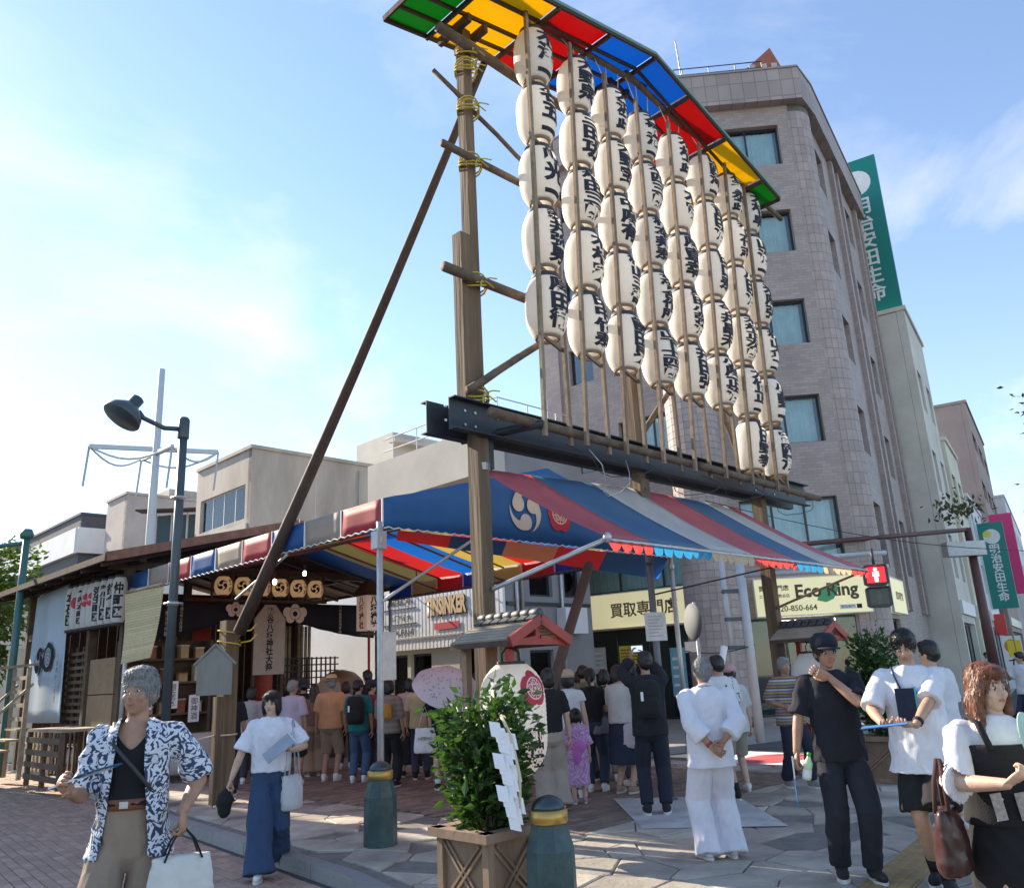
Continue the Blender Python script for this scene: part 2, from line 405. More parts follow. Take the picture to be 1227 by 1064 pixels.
for (i, j), (s, o) in seeds.items():
    if not inview(RK(s, o), 120): continue
    pl = [(s-1.2, o-1.2), (s+1.2, o-1.2), (s+1.2, o+1.2), (s-1.2, o+1.2)]
    for di in range(-3, 4):
        for dj in range(-3, 4):
            q = seeds.get((i+di, j+dj))
            if q is None or q == (s, o): continue
            pl = clip(pl, ((s+q[0])/2, (o+q[1])/2), (q[0]-s, q[1]-o))
            if len(pl) < 3: break
        if len(pl) < 3: break
    if len(pl) < 3: continue
    pl = clip(pl, (6.86, 0), (1, 0))
    if len(pl) < 3: continue
    # keep out of the kerb and of the brick field
    c0 = kerb_s(o-.4); c1 = kerb_s(o+.4); dn = (-.8, (c1-c0)); l = hypot(*dn); pl = clip(pl, (kerb_s(o)+.17, o), (dn[0]/l, dn[1]/l))
    if len(pl) < 3: continue
    cs = sum(p[0] for p in pl)/len(pl); co_ = sum(p[1] for p in pl)/len(pl)
    if inbrick(cs, co_):
        if cs-.8 < .42 and cs-.8 < .42-co_: pl = clip(pl, (.8, 0), (1, 0))
        elif .42-co_ < .42: pl = clip(pl, (0, .42), (0, -1))
        elif 6.05-cs < .4: pl = clip(pl, (6.05, 0), (-1, 0))
        else: continue
    else:
        if cs < .8 and -10.5 < co_ < .42: pl = clip(pl, (.8, 0), (1, 0))
        elif co_ > .42 and .8 < cs < 6.05: pl = clip(pl, (0, .42), (0, -1))
        elif cs > 6.05 and co_ < .42: pl = clip(pl, (6.05, 0), (-1, 0))
    if len(pl) < 3: continue
    pl = inset(pl, .007)
    if not pl: continue
    ins = inset(pl, .014)
    if not ins or len(ins) < 3 or len(ins) != len(pl): continue
    dz = rnd.uniform(-.006, .004)
    q = MB(); n = len(pl)
    a = [RK(p[0], p[1], -.05) for p in pl]; b = [RK(p[0], p[1], dz-.007) for p in pl]; c = [RK(p[0], p[1], dz) for p in ins]
    if (a[1]-a[0]).cross(a[2]-a[1]).z < 0: a.reverse(); b.reverse(); c.reverse()
    q.add(a+b+c, [tuple(2*n+k for k in range(n))]+[(k, (k+1) % n, n+(k+1) % n, n+k) for k in range(n)]+[(n+k, n+(k+1) % n, 2*n+(k+1) % n, 2*n+k) for k in range(n)])
    st.append(q)
pieces('flagstone', plaza, st, M_stone, M_stone2)
# bricks: plaza inside the tent (running bond) and the road
def brickpiece(P, L_, W_, z, h, du, dv):
    q = MB(); e = .005
    def p(a, b, zz): r = P+du*a+dv*b; return V((r.x, r.y, zz))
    g_ = .004
    lo = [p(g_, g_, z-h), p(L_-g_, g_, z-h), p(L_-g_, W_-g_, z-h), p(g_, W_-g_, z-h)]
    mi = [p(g_, g_, z-e), p(L_-g_, g_, z-e), p(L_-g_, W_-g_, z-e), p(g_, W_-g_, z-e)]
    hi = [p(g_+e, g_+e, z), p(L_-g_-e, g_+e, z), p(L_-g_-e, W_-g_-e, z), p(g_+e, W_-g_-e, z)]
    return q.add(lo+mi+hi, [(8, 9, 10, 11)]+[(k, (k+1) % 4, 4+(k+1) % 4, 4+k) for k in range(4)]+[(4+k, 4+(k+1) % 4, 8+(k+1) % 4, 8+k) for k in range(4)])
lst = []
bl, bw = .235, .115
for r in range(0, int(10.9/bw)):
    o = .41-(r+1)*bw
    for k in range(-1, int(5.25/bl)+1):
        s = .81+k*bl+(bl/2 if r % 2 else 0)
        if s < .8 or s+bl > 6.06 or not inview(RK(s, o), 20): continue
        lst.append(brickpiece(RK(s, o), bl, bw, rnd.uniform(-.006, .001), .02, RU, RN))
pieces('brick', plaza, lst, M_pav, M_pav2)
road = struct(MB().prism([(p.x, p.y) for p in reversed(KERB)]+[(KERB[0].x-9, KERB[0].y-9), (-14, -8), (RK(-2.8, 9).x, -8)][0:3], -.5, -.128).build('road', mat('road_joint', (.10, .08, .075), .95, (8, .3), (60, .5))))
lst = []
ru = V((.63, -.777, 0)); rv = V((.777, .63, 0)); bl, bw = .225, .112; R0 = V((-8, 8, 0))
for r in range(-80, 45):
    for k in range(-130, 40):
        p = R0+ru*(k*bl+(bl/2 if r % 2 else 0))+rv*(r*bw)
        q = V((p.x, p.y, -.12))
        if not inview(q, 30) or (q-CAMP).length > 27: continue
        rel = p-RP; s, o = rel.dot(RU), rel.dot(RN)
        if s > kerb_s(o)-.24: continue
        lst.append(brickpiece(p, bl, bw, -.12+rnd.uniform(-.004, .003), .02, ru, rv))
pieces('brick', road, lst, M_brk, M_brk2)
# tactile strip: ribbed tiles
tg = thing('tactile_paving', 'yellow-brown ribbed tactile paving strip across the flagstones', 'tactile paving', G(1040, 1064+40))
a, b = G(1062, 1064), G(1240, 905); d = (b-a).normalized(); nn = V((-d.y, d.x, 0)); k = 0; lst = []
a = a-d*1.2
while k*.3 < (b-a).length+4:
    for c in (0,):
        q = MB(); p = a+d*(k*.3)
        fr = Matrix((d, nn, V((0, 0, 1)))).transposed().to_4x4(); fr.translation = p
        q.box((.004, -.18, 0), (.296, .18, .008), fr)
        for i in range(4): q.box((.004, -.155+i*.09, .0081), (.296, -.115+i*.09, .0135), fr)
        lst.append(q.xf(PM[tg.name].inverted()))
    k += 1
pieces('tactile_tile', tg, lst, M_tact, M_tact)
# painted markings
M_line = mat('road_paint', (.66, .66, .65), .8, (5, .25), (40, .3))
def paint(nm, pts, z, mt): 
    q = MB(); q.add([V((p[0], p[1], z)) for p in pts], [tuple(range(len(pts)))]); return struct(q.build(nm, mt))
w_ = [RK(2.86, -.78), RK(1.38, .81), RK(2.23, 2.01), RK(3.75, .5)]
paint('painted_square', w_, .0065, mat('worn_paint', (.48, .48, .47), .85, (2.2, .35), (18, .3)))
paint('road_marking', [RK(7.3, -1.0), RK(7.7, -2.6), RK(9.9, -2.9), RK(9.6, -1.0), RK(8.2, -.6)], -.124, M_line)
paint('road_marking', [RK(8.6+.85*cos(t)+.2, -1.75+.55*sin(t)) for t in [2*pi*i/20 for i in range(20)]], -.119, mat('red_paint', (.50, .09, .10), .8, (4, .25)))
for i in range(7):
    o = .9+i*.95; paint('road_marking', [RK(7.2, o), RK(7.2, o+.48), RK(10.6, o+.48), RK(10.6, o)], -.124, M_line)

# ------------------------------------------------------------------ lantern rack
rack = thing('lantern_rack', 'tall timber rack holding rows of white lanterns under a little coloured roof', 'lantern rack', RP, A45)
def TUBE(nm, a, b, r0, r1, mt, par, n=9):
    k = 5; a, b = V(a), V(b); pts = [a+(b-a)*(i/k) for i in range(k+1)]
    if mt in (M_log, M_dark):
        pts = [p+V((rnd.uniform(-.012, .012), rnd.uniform(-.012, .012), 0)) if 0 < i < k else p for i, p in enumerate(pts)]
    return MB().tube(pts, [r0+(r1-r0)*i/k for i in range(k+1)], n).build(nm, mt, par, True)
def BAR(nm, a, b, w, h, mt, par, up=(0, 0, 1)): return MB().bar(a, b, w, h, up).build(nm, mt, par)
HW = .075
for x in (0, 6.2):
    q = MB(); q.box((x-.085, -.085, 0), (x+.085, .085, 4.25)); q.box((x-.07, -.07, 4.25), (x+.07, .07, 9.75)); q.build('post', M_wood, rack)
    q = MB(); q.box((x-.225, -.075, 4.56), (x-.072, .075, 6.72)); q.build('splice_post', M_wood, rack)
q = MB(); q.box((2.9, -.07, 3.85), (3.04, .07, 10.0)); q.build('post', M_wood, rack)
for y in (-.12, .12):                      # two steel channels clamp the posts
    s = -1 if y < 0 else 1; q = MB()
    x0 = -.64 if s > 0 else -.52
    q.box((x0, y-.006, 4.19), (7.62, y+.006, 4.56)); q.box((x0, y+.007*s, 4.19), (7.62, y+s*.1, 4.204)); q.box((x0, y+.007*s, 4.546), (7.62, y+s*.1, 4.56))
    bm_ = q.build('beam_channel', M_beam, rack)
    q = MB()
    for x in (-.58, -.3, -.15, .2, 5.9, 6.5):
        for z in (4.28, 4.44): q.tube([(x, y+.005*s, z), (x, y+.022*s, z)], .016, 6)
    stuff(q.build('bolt', M_galv, bm_))
BAR('hanger', (.13, -.02, 3.86), (.13, -.02, 4.2), .07, .12, M_beam, rack)
TUBE('bracket_pipe', (.02, .3, 4.25), (.42, -.62, 4.3), .05, .05, M_beam, rack)
TUBE('log', (-.28, -.52, 4.33), (4.2, -.5, 4.29), .058, .05, M_log, rack)
TUBE('log', (3.6, -.58, 4.27), (7.3, -.52, 4.23), .055, .05, M_log, rack)
for z, x0, x1, r in ((6.11, -.56, 3.4, .062), (6.12, 2.9, 6.9, .06), (7.74, -.54, 3.2, .048), (7.72, 2.8, 6.8, .05), (9.40, -.55, 3.3, .07), (9.36, 2.9, 6.9, .065)):
    TUBE('tie_log', (x0, -.15, z), (x1, -.15, z-.02), r, r*.9, M_log, rack)
TUBE('front_log', (-.55, -.5, 9.93), (3.35, -.5, 10.36), .05, .045, M_log, rack)
TUBE('front_log', (2.85, -.52, 10.35), (7.5, -.5, 9.62), .05, .045, M_log, rack)
for a, b, r in (((-.3, -.2, 4.66), (.95, -.2, 5.54), .05), ((-.42, .12, 9.0), (.95, -.3, 7.85), .032), ((3.05, .1, 4.6), (4.3, -.1, 6.05), .045), ((6.1, .1, 4.6), (4.9, -.1, 6.05), .05), ((3.0, -.1, 3.95), (2.45, .2, 3.3), .05)):
    TUBE('brace', a, b, r, r*.9, M_log, rack, 7)
BAR('hanger', (2.97, 0, 3.78), (2.97, 0, 4.1), .2, .2, M_wood, rack)
bt = V((.3, -.1, 9.42)); bb = rack and (Matrix(PM[rack.name]).inverted() @ (PD(287, 757, 13.2)))
k = 8; TUBEpts = [bb+(bt-bb)*(i/k)+V((0, 0, -.12*sin(pi*i/k))) for i in range(k+1)]
MB().tube(TUBEpts, [.095-.045*i/k for i in range(k+1)], 12).build('long_brace', M_dark, rack, True)
def lashing(c, ax, r, turns=4):            # rope wound round a joint, with crossing and loose ends
    q = MB(); c = V(c)
    for t in range(turns):
        sg = 1 if t % 2 else -1; pts = []
        for i in range(13):
            a = 2*pi*i/12; pts.append(c+V((r*cos(a)*1.05, r*sin(a)*1.05, (t-turns/2)*.022+sg*.075*sin(a+.7))))
        q.tube(pts, .012, 5)
    for e in (V((.12, -.2, -.10)), V((-.1, -.22, -.16)), V((.2, -.18, .05))):
        q.tube([c+V((0, -r, 0)), c+e*.6+V((0, -.04, .02)), c+e], .009, 5)
    return q.build('lashing', M_rope, rack, True)
for p in ((-.05, -.06, 4.68), (0, -.05, 6.11), (0, -.05, 7.74), (0, -.05, 8.55), (.02, -.05, 9.40), (0, -.03, 9.15), (6.2, -.05, 6.1), (6.2, -.05, 7.72)): lashing(p, 0, .135)
# little roof, ridged in the middle
roof = link('roof', MB().box((2.95, .2, 10.40), (3.05, .35, 10.44)).mesh('roof', M_dark), rack)
AP, XL, XR, Y0, Y1 = 3.0, -.98, 6.5, -.98, .38
def rz(x): return 10.46-(AP-x)*.205 if x <= AP else 10.46-(x-AP)*.29
CLR = {'g': (.03, .30, .05), 'y': (.80, .56, .02), 'r': (.55, .025, .03), 'b': (.015, .24, .58)}
MP = {c: mat('roof_panel_'+c, v, .5, (3, .12), transl=(tuple(min(1, x*1.25) for x in v), .62), vary=.06) for c, v in CLR.items()}
segs = [('g', -.98, -.3), ('y', -.3, .84), ('r', .84, 1.92), ('b', 1.92, 3.0), ('b', 3.0, 3.85), ('r', 3.85, 4.85), ('y', 4.85, 5.95), ('g', 5.95, 6.5)]
strips = [(Y0, -.62), (-.62, -.22), (-.22, .08), (.08, Y1)]
for c, x0, x1 in segs:
    for y0, y1 in strips:
        a = .018
        MB().sheet((x0+a, y0+a, rz(x0+a)), (x1-a, y0+a, rz(x1-a)), (x1-a, y1-a, rz(x1-a)), (x0+a, y1-a, rz(x0+a)), .006).build('roof_panel', MP[c], roof)
for y in [s[0] for s in strips]+[Y1]:
    for xa, xb in ((XL, AP), (AP, XR)): BAR('batten', (xa, y, rz(xa)-.03), (xb, y, rz(xb)-.03), .035, .05, M_dark, roof)
for x in (-.3, .84, 1.92, 3.0, 3.85, 4.85, 5.95): BAR('rafter', (x, Y0, rz(x)-.06), (x, Y1, rz(x)-.06), .04, .06, M_dark, roof)
for x in (XL, XR): BAR('rafter', (x, Y0, rz(x)-.02), (x, Y1, rz(x)-.02), .03, .08, M_dark, roof)
M_edge = mat('roof_edge_green', (.16, .26, .20), .5)
for y in (Y0-.02, Y1+.02):
    for xa, xb in ((XL, AP), (AP, XR)): BAR('edge_strip', (xa, y, rz(xa)+.005), (xb, y, rz(xb)+.005), .02, .05, M_edge, roof)
for x, rr in ((0, .14), (3.0, .2), (6.2, .14)):
    MB().bar((x-rr, -.3, rz(x)-.15), (x-rr, .3, rz(x)-.15), .06, .12).bar((x+rr, -.3, rz(x)-.15), (x+rr, .3, rz(x)-.15), .06, .12).build('bearer', M_dark, roof)

# lantern columns: pixel of the top of the first and the bottom of the last lantern, number of rows
cols = [((637, 38), (657, 411), 5), ((688, 74), (706, 431), 5), ((728, 109), (751, 450), 5), ((765, 138), (793, 466), 5), ((803, 164), (830, 481), 5), ((839, 188), (866, 492), 5), ((869, 211), (903, 569), 6), ((891, 232), (932, 575), 6)]
names = [['木澤一', '名五一', '嶋光一', '新井弥男', '原田徹'], ['大野泉', '三田功', '村田三郎', '木村実', '田中竹寿'], ['大沢武', '天野宝', '中原有', '松山三善', '前田晃'],
         ['大塚満一', '本四三郎', '松本邦寿', '女性合作所', '山下士四郎'], ['木村武', '木寛', '原直幸', '黒田小弥治', '井田弘'], ['山岡滝一', '吉田治', '田口寿', '今井昌夫', '小原正治'],
         ['石平永武', '井上代志', '八田治', '木村正次郎', '大竹正一', '日比野孝'], ['大村卓', '山治一', '米原弘', '杉山企二', '小野一', '富岡清']]
M_paper = mat('lantern_paper', (.88, .86, .82), .8, (2.5, .06), transl=((.93, .86, .74), .40), vary=.05)
M_ring = mat('lantern_ring', (.05, .045, .05), .6)
M_ring2 = mat('lantern_hoop', (.30, .20, .12), .6)
LH, LR = .775, .264
def lantern_r(t): return LR*(1-.38*abs(2*t-1)**3.1)       # t 0..1 bottom to top
def lantern_shell(R, H, ribs, n, rf, amp=.006):
    q = MB(); prof = []
    for i in range(ribs*2+1):
        t = i/(ribs*2); prof.append((rf(t)*(R/LR)-(amp if i % 2 else 0), -H/2+H*t))
    q.lathe(prof, n, cap=False); q.lathe([(prof[-1][0]*.55, H/2-.012), (prof[-1][0]-.004, H/2)], n, cap=False)
    return q
shell_me = lantern_shell(LR, LH, 17, 28, lantern_r).mesh('shell', M_paper, True)
top_me = MB().lathe([(.165, LH/2-.03), (.178, LH/2-.028), (.170, LH/2+.035), (.155, LH/2+.035), (.155, LH/2-.02)], 24, cap=False).mesh('top_ring', M_ring, True)
bot_me = MB().lathe([(.13, -LH/2-.03), (.150, -LH/2-.03), (.165, -LH/2+.02), (.14, -LH/2+.02), (.13, -LH/2-.03)], 24, cap=False).mesh('bottom_ring', M_ring2, True)
def lantern_text(body, R, H, rf, turn, width, hgt, bold=.022, space=.96):
    me = glyphs(body, vertical=True, width=width, height=hgt, bold=bold, space=space)
    def f(c):
        t = (c.y+H/2)/H; r = rf(max(0, min(1, t)))*(R/LR)+.0035; a = c.x/R+turn
        return V((r*sin(a), -r*cos(a), c.y))
    return wrapped(me, f, .07)
CN = ['leftmost column', 'second column from the left', 'third column from the left', 'fourth column from the left', 'fourth column from the right', 'third column from the right', 'second column from the right', 'rightmost column']
RN_ = ['topmost', 'second from the top', 'third from the top', 'fourth from the top', 'fifth from the top', 'lowest']
Minv = PM[rack.name].inverted()
for ci, (pa, pb, n) in enumerate(cols):
    A = Minv @ onp(pa[0], pa[1], RK(0, .5), RN); B = Minv @ onp(pb[0], pb[1], RK(0, .5), RN)
    A.y = B.y = -.5
    pitch = (A.z-B.z)/n
    def at(z, A=A, B=B): return A+(B-A)*((z-A.z)/(B.z-A.z))
    zb = 4.16
    for dx, dy in ((-.265, -.15), (.30, .05)):
        top = at(A.z+.06)+V((dx, dy, 0)); bot = at(zb)+V((dx, dy*.6-.03, 0)); mid = at((A.z+zb)/2)+V((dx+rnd.uniform(-.012, .012), dy+rnd.uniform(-.01, .01), 0))
        MB().bar(top, mid, .042, .05).bar(mid+V((0, 0, .003)), bot, .042, .05).build('slat', M_slat, rack)
        tp = top; hz = 9.93+(tp.x+.55)*.11 if tp.x < 3.1 else 10.35-(tp.x-2.85)*.157
        MB().tube([top-V((0, 0, .1)), V((top.x, -.5, hz+.02))], .007, 5).build('string', M_string, rack)
    hz = 9.93+(A.x+.55)*.11 if A.x < 3.1 else 10.35-(A.x-2.85)*.157
    MB().tube([A, V((A.x, -.5, hz))], .006, 5).build('string', M_string, rack)
    for r in range(n+1):
        z = A.z-pitch*r+.0; c = at(z)
        BAR('rung', c+V((-.29, -.14, 0)), c+V((.33, .07, 0)), .03, .04, M_slat, rack)
    for r in range(n):
        c = at(A.z-pitch*(r+.5)); tilt = math.atan2(A.x-B.x, A.z-B.z)
        rn = RN_[r] if r < n-1 else 'lowest'
        t = thing('paper_lantern', f'white lantern with black characters, {rn}, {CN[ci]}', 'lantern', RP+RU*c.x+RN*.5+V((0, 0, c.z)), A45+rnd.uniform(-.2, .16), 'white name lanterns hung on the tall rack')
        t.rotation_euler = (rnd.uniform(-.03, .03), tilt+rnd.uniform(-.02, .02), t.rotation_euler.z)
        k = pitch/.915; t.scale = (k, k, k)
        link('shell', shell_me, t); link('top_ring', top_me, t); link('bottom_ring', bot_me, t)
        b = names[ci][r]; hh = {1: .2, 2: .50, 3: .64}.get(len(b), .69)
        me = lantern_text(b, LR, LH, lantern_r, .09, .38, hh*1.06, .052); me.materials.clear(); me.materials.append(M_ink2)
        link('lettering', me, t)
# cables drooping along the beam
for x0, x1, dz in ((.8, 2.6, .25), (2.3, 4.2, .3), (3.6, 5.4, .22), (5.0, 7.0, .3), (1.2, 2.0, .5)):
    pts = [V((x0+(x1-x0)*i/8, -.62-.1*sin(i*1.3), 4.12-dz*sin(pi*i/8))) for i in range(9)]
    MB().tube(pts, .006, 5).build('cable', M_wire if dz < .4 else M_galv, rack, True)
# ------------------------------------------------------------------ cloth helpers
def cloth(fn, nu, nv, name, mt, parent, th=0.0):
    q = MB(); vs = [fn(i/nu, j/nv) for j in range(nv+1) for i in range(nu+1)]
    fs = [(j*(nu+1)+i, j*(nu+1)+i+1, (j+1)*(nu+1)+i+1, (j+1)*(nu+1)+i) for j in range(nv) for i in range(nu)]
    q.add(vs, fs)
    if th:
        n = len(vs); off = (V(vs[1])-V(vs[0])).cross(V(vs[nu+1])-V(vs[0])).normalized()*th
        q.add([V(p)+off for p in vs], [tuple(reversed(f)) for f in fs])
        e = [(i, i+1) for i in range(nu)]+[(nv*(nu+1)+i+1, nv*(nu+1)+i) for i in range(nu)]+[((j+1)*(nu+1), j*(nu+1)) for j in range(nv)]+[(j*(nu+1)+nu, (j+1)*(nu+1)+nu) for j in range(nv)]
        q.f += [(a, a+n, b+n, b) for b, a in [(y, x) for x, y in e]]; q.t += [.5]*len(e); q.m += [0]*len(e)
    return q.build(name, mt, parent, True)
def disc(q, cx, cy, r, n=24, z=0.0, r2=None):
    if r2 is None: q.add([V((cx+r*cos(2*pi*i/n), cy+r*sin(2*pi*i/n), z)) for i in range(n)], [tuple(range(n))])
    else:
        o = len(q.v)
        q.add([V((cx+rr*cos(2*pi*i/n), cy+rr*sin(2*pi*i/n), z)) for rr in (r, r2) for i in range(n)], [(i, (i+1) % n, n+(i+1) % n, n+i) for i in range(n)])
def tomoe(R, z=0.0, ph=0.0, flip=1):      # three swirling commas
    q = MB()
    for k in range(3):
        a0 = ph+2*pi*k/3; n = 16
        disc(q, .53*R*cos(a0)*flip, .53*R*sin(a0), .37*R, 22, z)
        out = []; inn = []
        for i in range(n+1):
            t = i/n; a = a0-.35-t*1.75+.35; ro = R*(.90+.10*min(1, t*3)); ri = ro-R*.62*(1-t)**1.15
            out.append(V((ro*cos(a)*flip, ro*sin(a), z-.0008))); inn.append(V((ri*cos(a)*flip, ri*sin(a), z-.0008)))
        q.add(out+inn, [(i, i+1, n+2+i, n+1+i) for i in range(n)])
    return q
def lobes(q, R, n, z, ph=pi/2, depth=.16, m=60):
    q.add([V((R*(1-depth+depth*abs(cos(n*(a-ph)/2))**.6)*cos(a), R*(1-depth+depth*abs(cos(n*(a-ph)/2))**.6)*sin(a), z)) for a in [2*pi*i/m for i in range(m)]], [tuple(range(m))])
def crest(R):                              # five-lobed flower crest: red flower, pale ring and petals
    a = MB(); lobes(a, R, 5, 0)
    b = MB(); disc(b, 0, 0, R*.62, 36, .0012, R*.54)
    for k in range(5):
        t = pi/2+2*pi*k/5; disc(b, .33*R*cos(t), .33*R*sin(t), .17*R, 14, .0012, .10*R); disc(b, .33*R*cos(t), .33*R*sin(t), .045*R, 8, .0012)
        b.quad(*[V((r*cos(t+pi/5+s), r*sin(t+pi/5+s), .0013)) for r, s in ((.2*R, -.1), (.54*R, -.05), (.54*R, .05), (.2*R, .1))])
    disc(b, 0, 0, .10*R, 14, .0012)
    return a, b
M_cream = mat('cream_print', (.66, .58, .50), .8)
M_crimson = mat('crimson_print', (.50, .03, .05), .7)
FAB = {'r': mat('tent_cloth_red', (.42, .075, .095), .6, (3, .15), transl=((.95, .03, .03), .36)),
       'w': mat('tent_cloth_pale', (.44, .43, .39), .65, (3, .15), transl=((.85, .56, .08), .38)),
       'b': mat('tent_cloth_blue', (.045, .15, .36), .6, (3, .15), transl=((.01, .2, .75), .38))}
M_lace = mat('white_lacing', (.8, .8, .8), .7)

# ------------------------------------------------------------------ festival tent behind the rack
tent = thing('festival_tent', 'striped red, blue and pale festival tent with a blue crested gable front', 'tent', RP, A45)
TY0, TY1, ZE, ZR = 1.82, 10.2, 3.84, 4.66
npan = 9; pw = (TY1-TY0)/npan; pat = 'rwb'
for i in range(npan):
    c = FAB[pat[i % 3]]; ya, yb = TY0+i*pw, TY0+(i+1)*pw
    for s0, s1 in ((0.0, 3.1), (6.2, 3.1)):
        def fn(u, v, s0=s0, s1=s1, ya=ya, yb=yb):
            return V((s0+(s1-s0)*u, ya+(yb-ya)*v, ZE+(ZR-ZE)*u-.05*sin(pi*u)-.02*sin(2*pi*(ya+(yb-ya)*v-TY0)/2.1)**2))
        cloth(fn, 8, 4, 'roof_stripe', c, tent)
        x = s0-(.012 if s0 == 0 else -.012)
        cloth(lambda u, v, x=x: V((x+.012*sin(9*(ya+(yb-ya)*u))*(1-v), ya+.008+(yb-ya-.016)*u, ZE-.36+.36*v)), 6, 3, 'fascia_panel', c, tent, .004)
    for x in (0.0, 6.2):
        MB().box((x-.02, ya-.011, ZE-.36), (x+.02, ya+.011, ZE+.006)).build('seam', M_lace, tent)
# gable front
M_blue = mat('gable_blue', (.025, .15, .42), .6, (2.5, .14), transl=((.02, .15, .5), .2))
def gable(u, v):
    s = 6.2*u; top = ZE+(ZR-ZE)*(1-abs(s-3.1)/3.1)+.005
    return V((s, TY0-.012-.012*sin(7*s)*sin(pi*v), ZE-.36+.005*sin(11*s)+(top-ZE+.36)*v))
cloth(gable, 40, 4, 'gable_front', M_blue, tent, .004)
fx = lambda x, z, y=TY0-.034: frame((x, y, z), (1, 0, 0), (0, 0, 1))
tomoe(.33, 0, .5).xf(fx(2.55, 3.94)).build('swirl_crest', M_cream, tent)
ca, cb = crest(.28); ca.xf(fx(3.30, 3.95)).build('flower_crest', M_crimson, tent); cb.xf(fx(3.30, 3.97)).build('flower_crest_lines', M_cream, tent)
q = MB()                                   # white lacing cord along the lower hems
pts = [V((6.2*i/80, TY0-.02, ZE-.37+(.012 if i % 2 else -.012))) for i in range(81)]; q.tube(pts, .009, 4)
pts = [V((-.02, TY0+(TY1-TY0)*i/100, ZE-.37+(.012 if i % 2 else -.012))) for i in range(101)]; q.tube(pts, .009, 4)
stuff(q.build('lacing_cord', M_lace, tent))
M_pipe2 = mat('tent_frame_pipe', (.14, .14, .15), .5, metal=.5)
for y in (TY0+.08, TY0+2.1, TY0+4.2, TY0+6.3, TY1-.05):
    for s0 in (0.06, 6.14):
        TUBE('rafter_pipe', (s0, y, ZE-.33), (3.1, y, ZR-.36), .022, .022, M_pipe2, tent, 6)
        TUBE('rafter_pipe', (s0, y, ZE-.05), (3.1, y, ZR-.08), .018, .018, M_pipe2, tent, 6)
        MB().tube([(s0+.7 if s0 < 3 else s0-.7, y, ZE-.16), (s0+.7 if s0 < 3 else s0-.7, y, ZE+.1)], .014, 5).build('rafter_pipe', M_pipe2, tent)
for x, z in ((.06, ZE-.33), (3.1, ZR-.36), (6.14, ZE-.33)):
    TUBE('purlin_pipe', (x, TY0+.05, z), (x, TY1, z), .024, .024, M_pipe2, tent, 6)
# underside banding below the gable, running down to the right
for i, (c, a, b) in enumerate((('r', .25, 1.15), ('b', 1.15, 2.2), ('w', 2.2, 3.3), ('r', 3.3, 4.45), ('b', 4.45, 6.15))):
    cloth(lambda u, v, a=a, b=b: V((a+(b-a)*u+.35*(1-v), TY0+.03+.5*(1-v), ZE-.38-(.02+.045*(a+(b-a)*u))*(1-v))), 4, 2, 'inner_band', FAB[c], tent)
def pole(nm, x, y, z, r=.042, par=tent, mt=M_galv):
    q = MB().tube([(x, y, 0), (x, y, z)], r, 10); q.lathe([(.10, 0.003), (.10, .02), (.05, .03), (.05, .05)], 10, Matrix.Translation((x, y, 0))); q.lathe([(r+.01, z-.28), (r+.014, z-.27), (r+.014, z-.2), (r+.01, z-.19)], 10, Matrix.Translation((x, y, 0)))
    return q.build(nm, mt, par, True)
pole('pole', -.03, TY0+.03, ZE-.3); pole('pole', 6.22, TY0+.03, ZE-.3); pole('pole', -.0, TY1-.05, ZE-.3); pole('pole', 6.2, TY1-.05, ZE-.3)
MB().box((-.10, TY0-.02, 3.2), (.04, TY0+.12, 3.42)).build('pole_bracket', M_galv, tent)
TUBE('strut', (-.02, TY0, 2.55), (1.52, TY0-.02, ZE-.40), .022, .022, M_galv, tent, 8)
TUBE('strut', (0, TY0+2.35, ZE-.40), (0, TY0+3.9, 2.95), .022, .022, M_galv, tent, 8)
nt_ = thing('paper_notice', 'pale paper notice taped round the pole at the left corner of the tent', 'notice', RK(-.03, -TY0+.05, 0), A45)
MB().box((-.09, -.05, 1.62), (.14, -.044, 2.18)).build('sheet', mat('notice_paper', (.62, .56, .53), .9, (6, .2)), nt_)
# ------------------------------------------------------------------ striped awning in front of the rack
awn = thing('striped_awning', 'red, blue and pale striped awning sloping out from under the black steel beam', 'awning', RP, A45)
rb = [0.0, .85, 1.95, 2.85, 3.75, 4.55, 5.2, 5.45]
eb = [PO(x, 655+(x-728)*.09, .95).x for x in (729, 782, 852, 903, 953, 985, 1019, 1039)]
HZ = 3.02
AWF = {'r': mat('awning_cloth_red', (.44, .10, .12), .55, (3, .15), transl=((.8, .08, .08), .12)), 'w': mat('awning_cloth_pale', (.47, .46, .45), .6, (3, .15), transl=((.7, .55, .3), .12)), 'b': mat('awning_cloth_blue', (.05, .14, .26), .55, (3, .15), transl=((.05, .2, .5), .12))}
for i, c in enumerate('rbwrbwr'):
    def fn(u, v, i=i):
        r0 = rb[i]+(rb[i+1]-rb[i])*u; e0 = eb[i]+(eb[i+1]-eb[i])*u
        zr = 3.86+.11*min(1, r0/2.7); z = zr+(HZ-zr)*v-.045*sin(pi*v)-.015*sin(5*r0)*sin(pi*v)
        return V((r0+(e0-r0)*v, .02-.97*v, z))
    cloth(fn, 6, 10, 'awning_stripe', AWF[c], awn, .003)
VAL = {'r': mat('valance_red', (.50, .05, .05), .6, transl=((1, .1, .08), .38)), 'b': mat('valance_blue', (.03, .24, .42), .6, transl=((.04, .42, .8), .34)), 'w': mat('valance_cream', (.60, .46, .28), .6, transl=((.95, .68, .35), .35))}
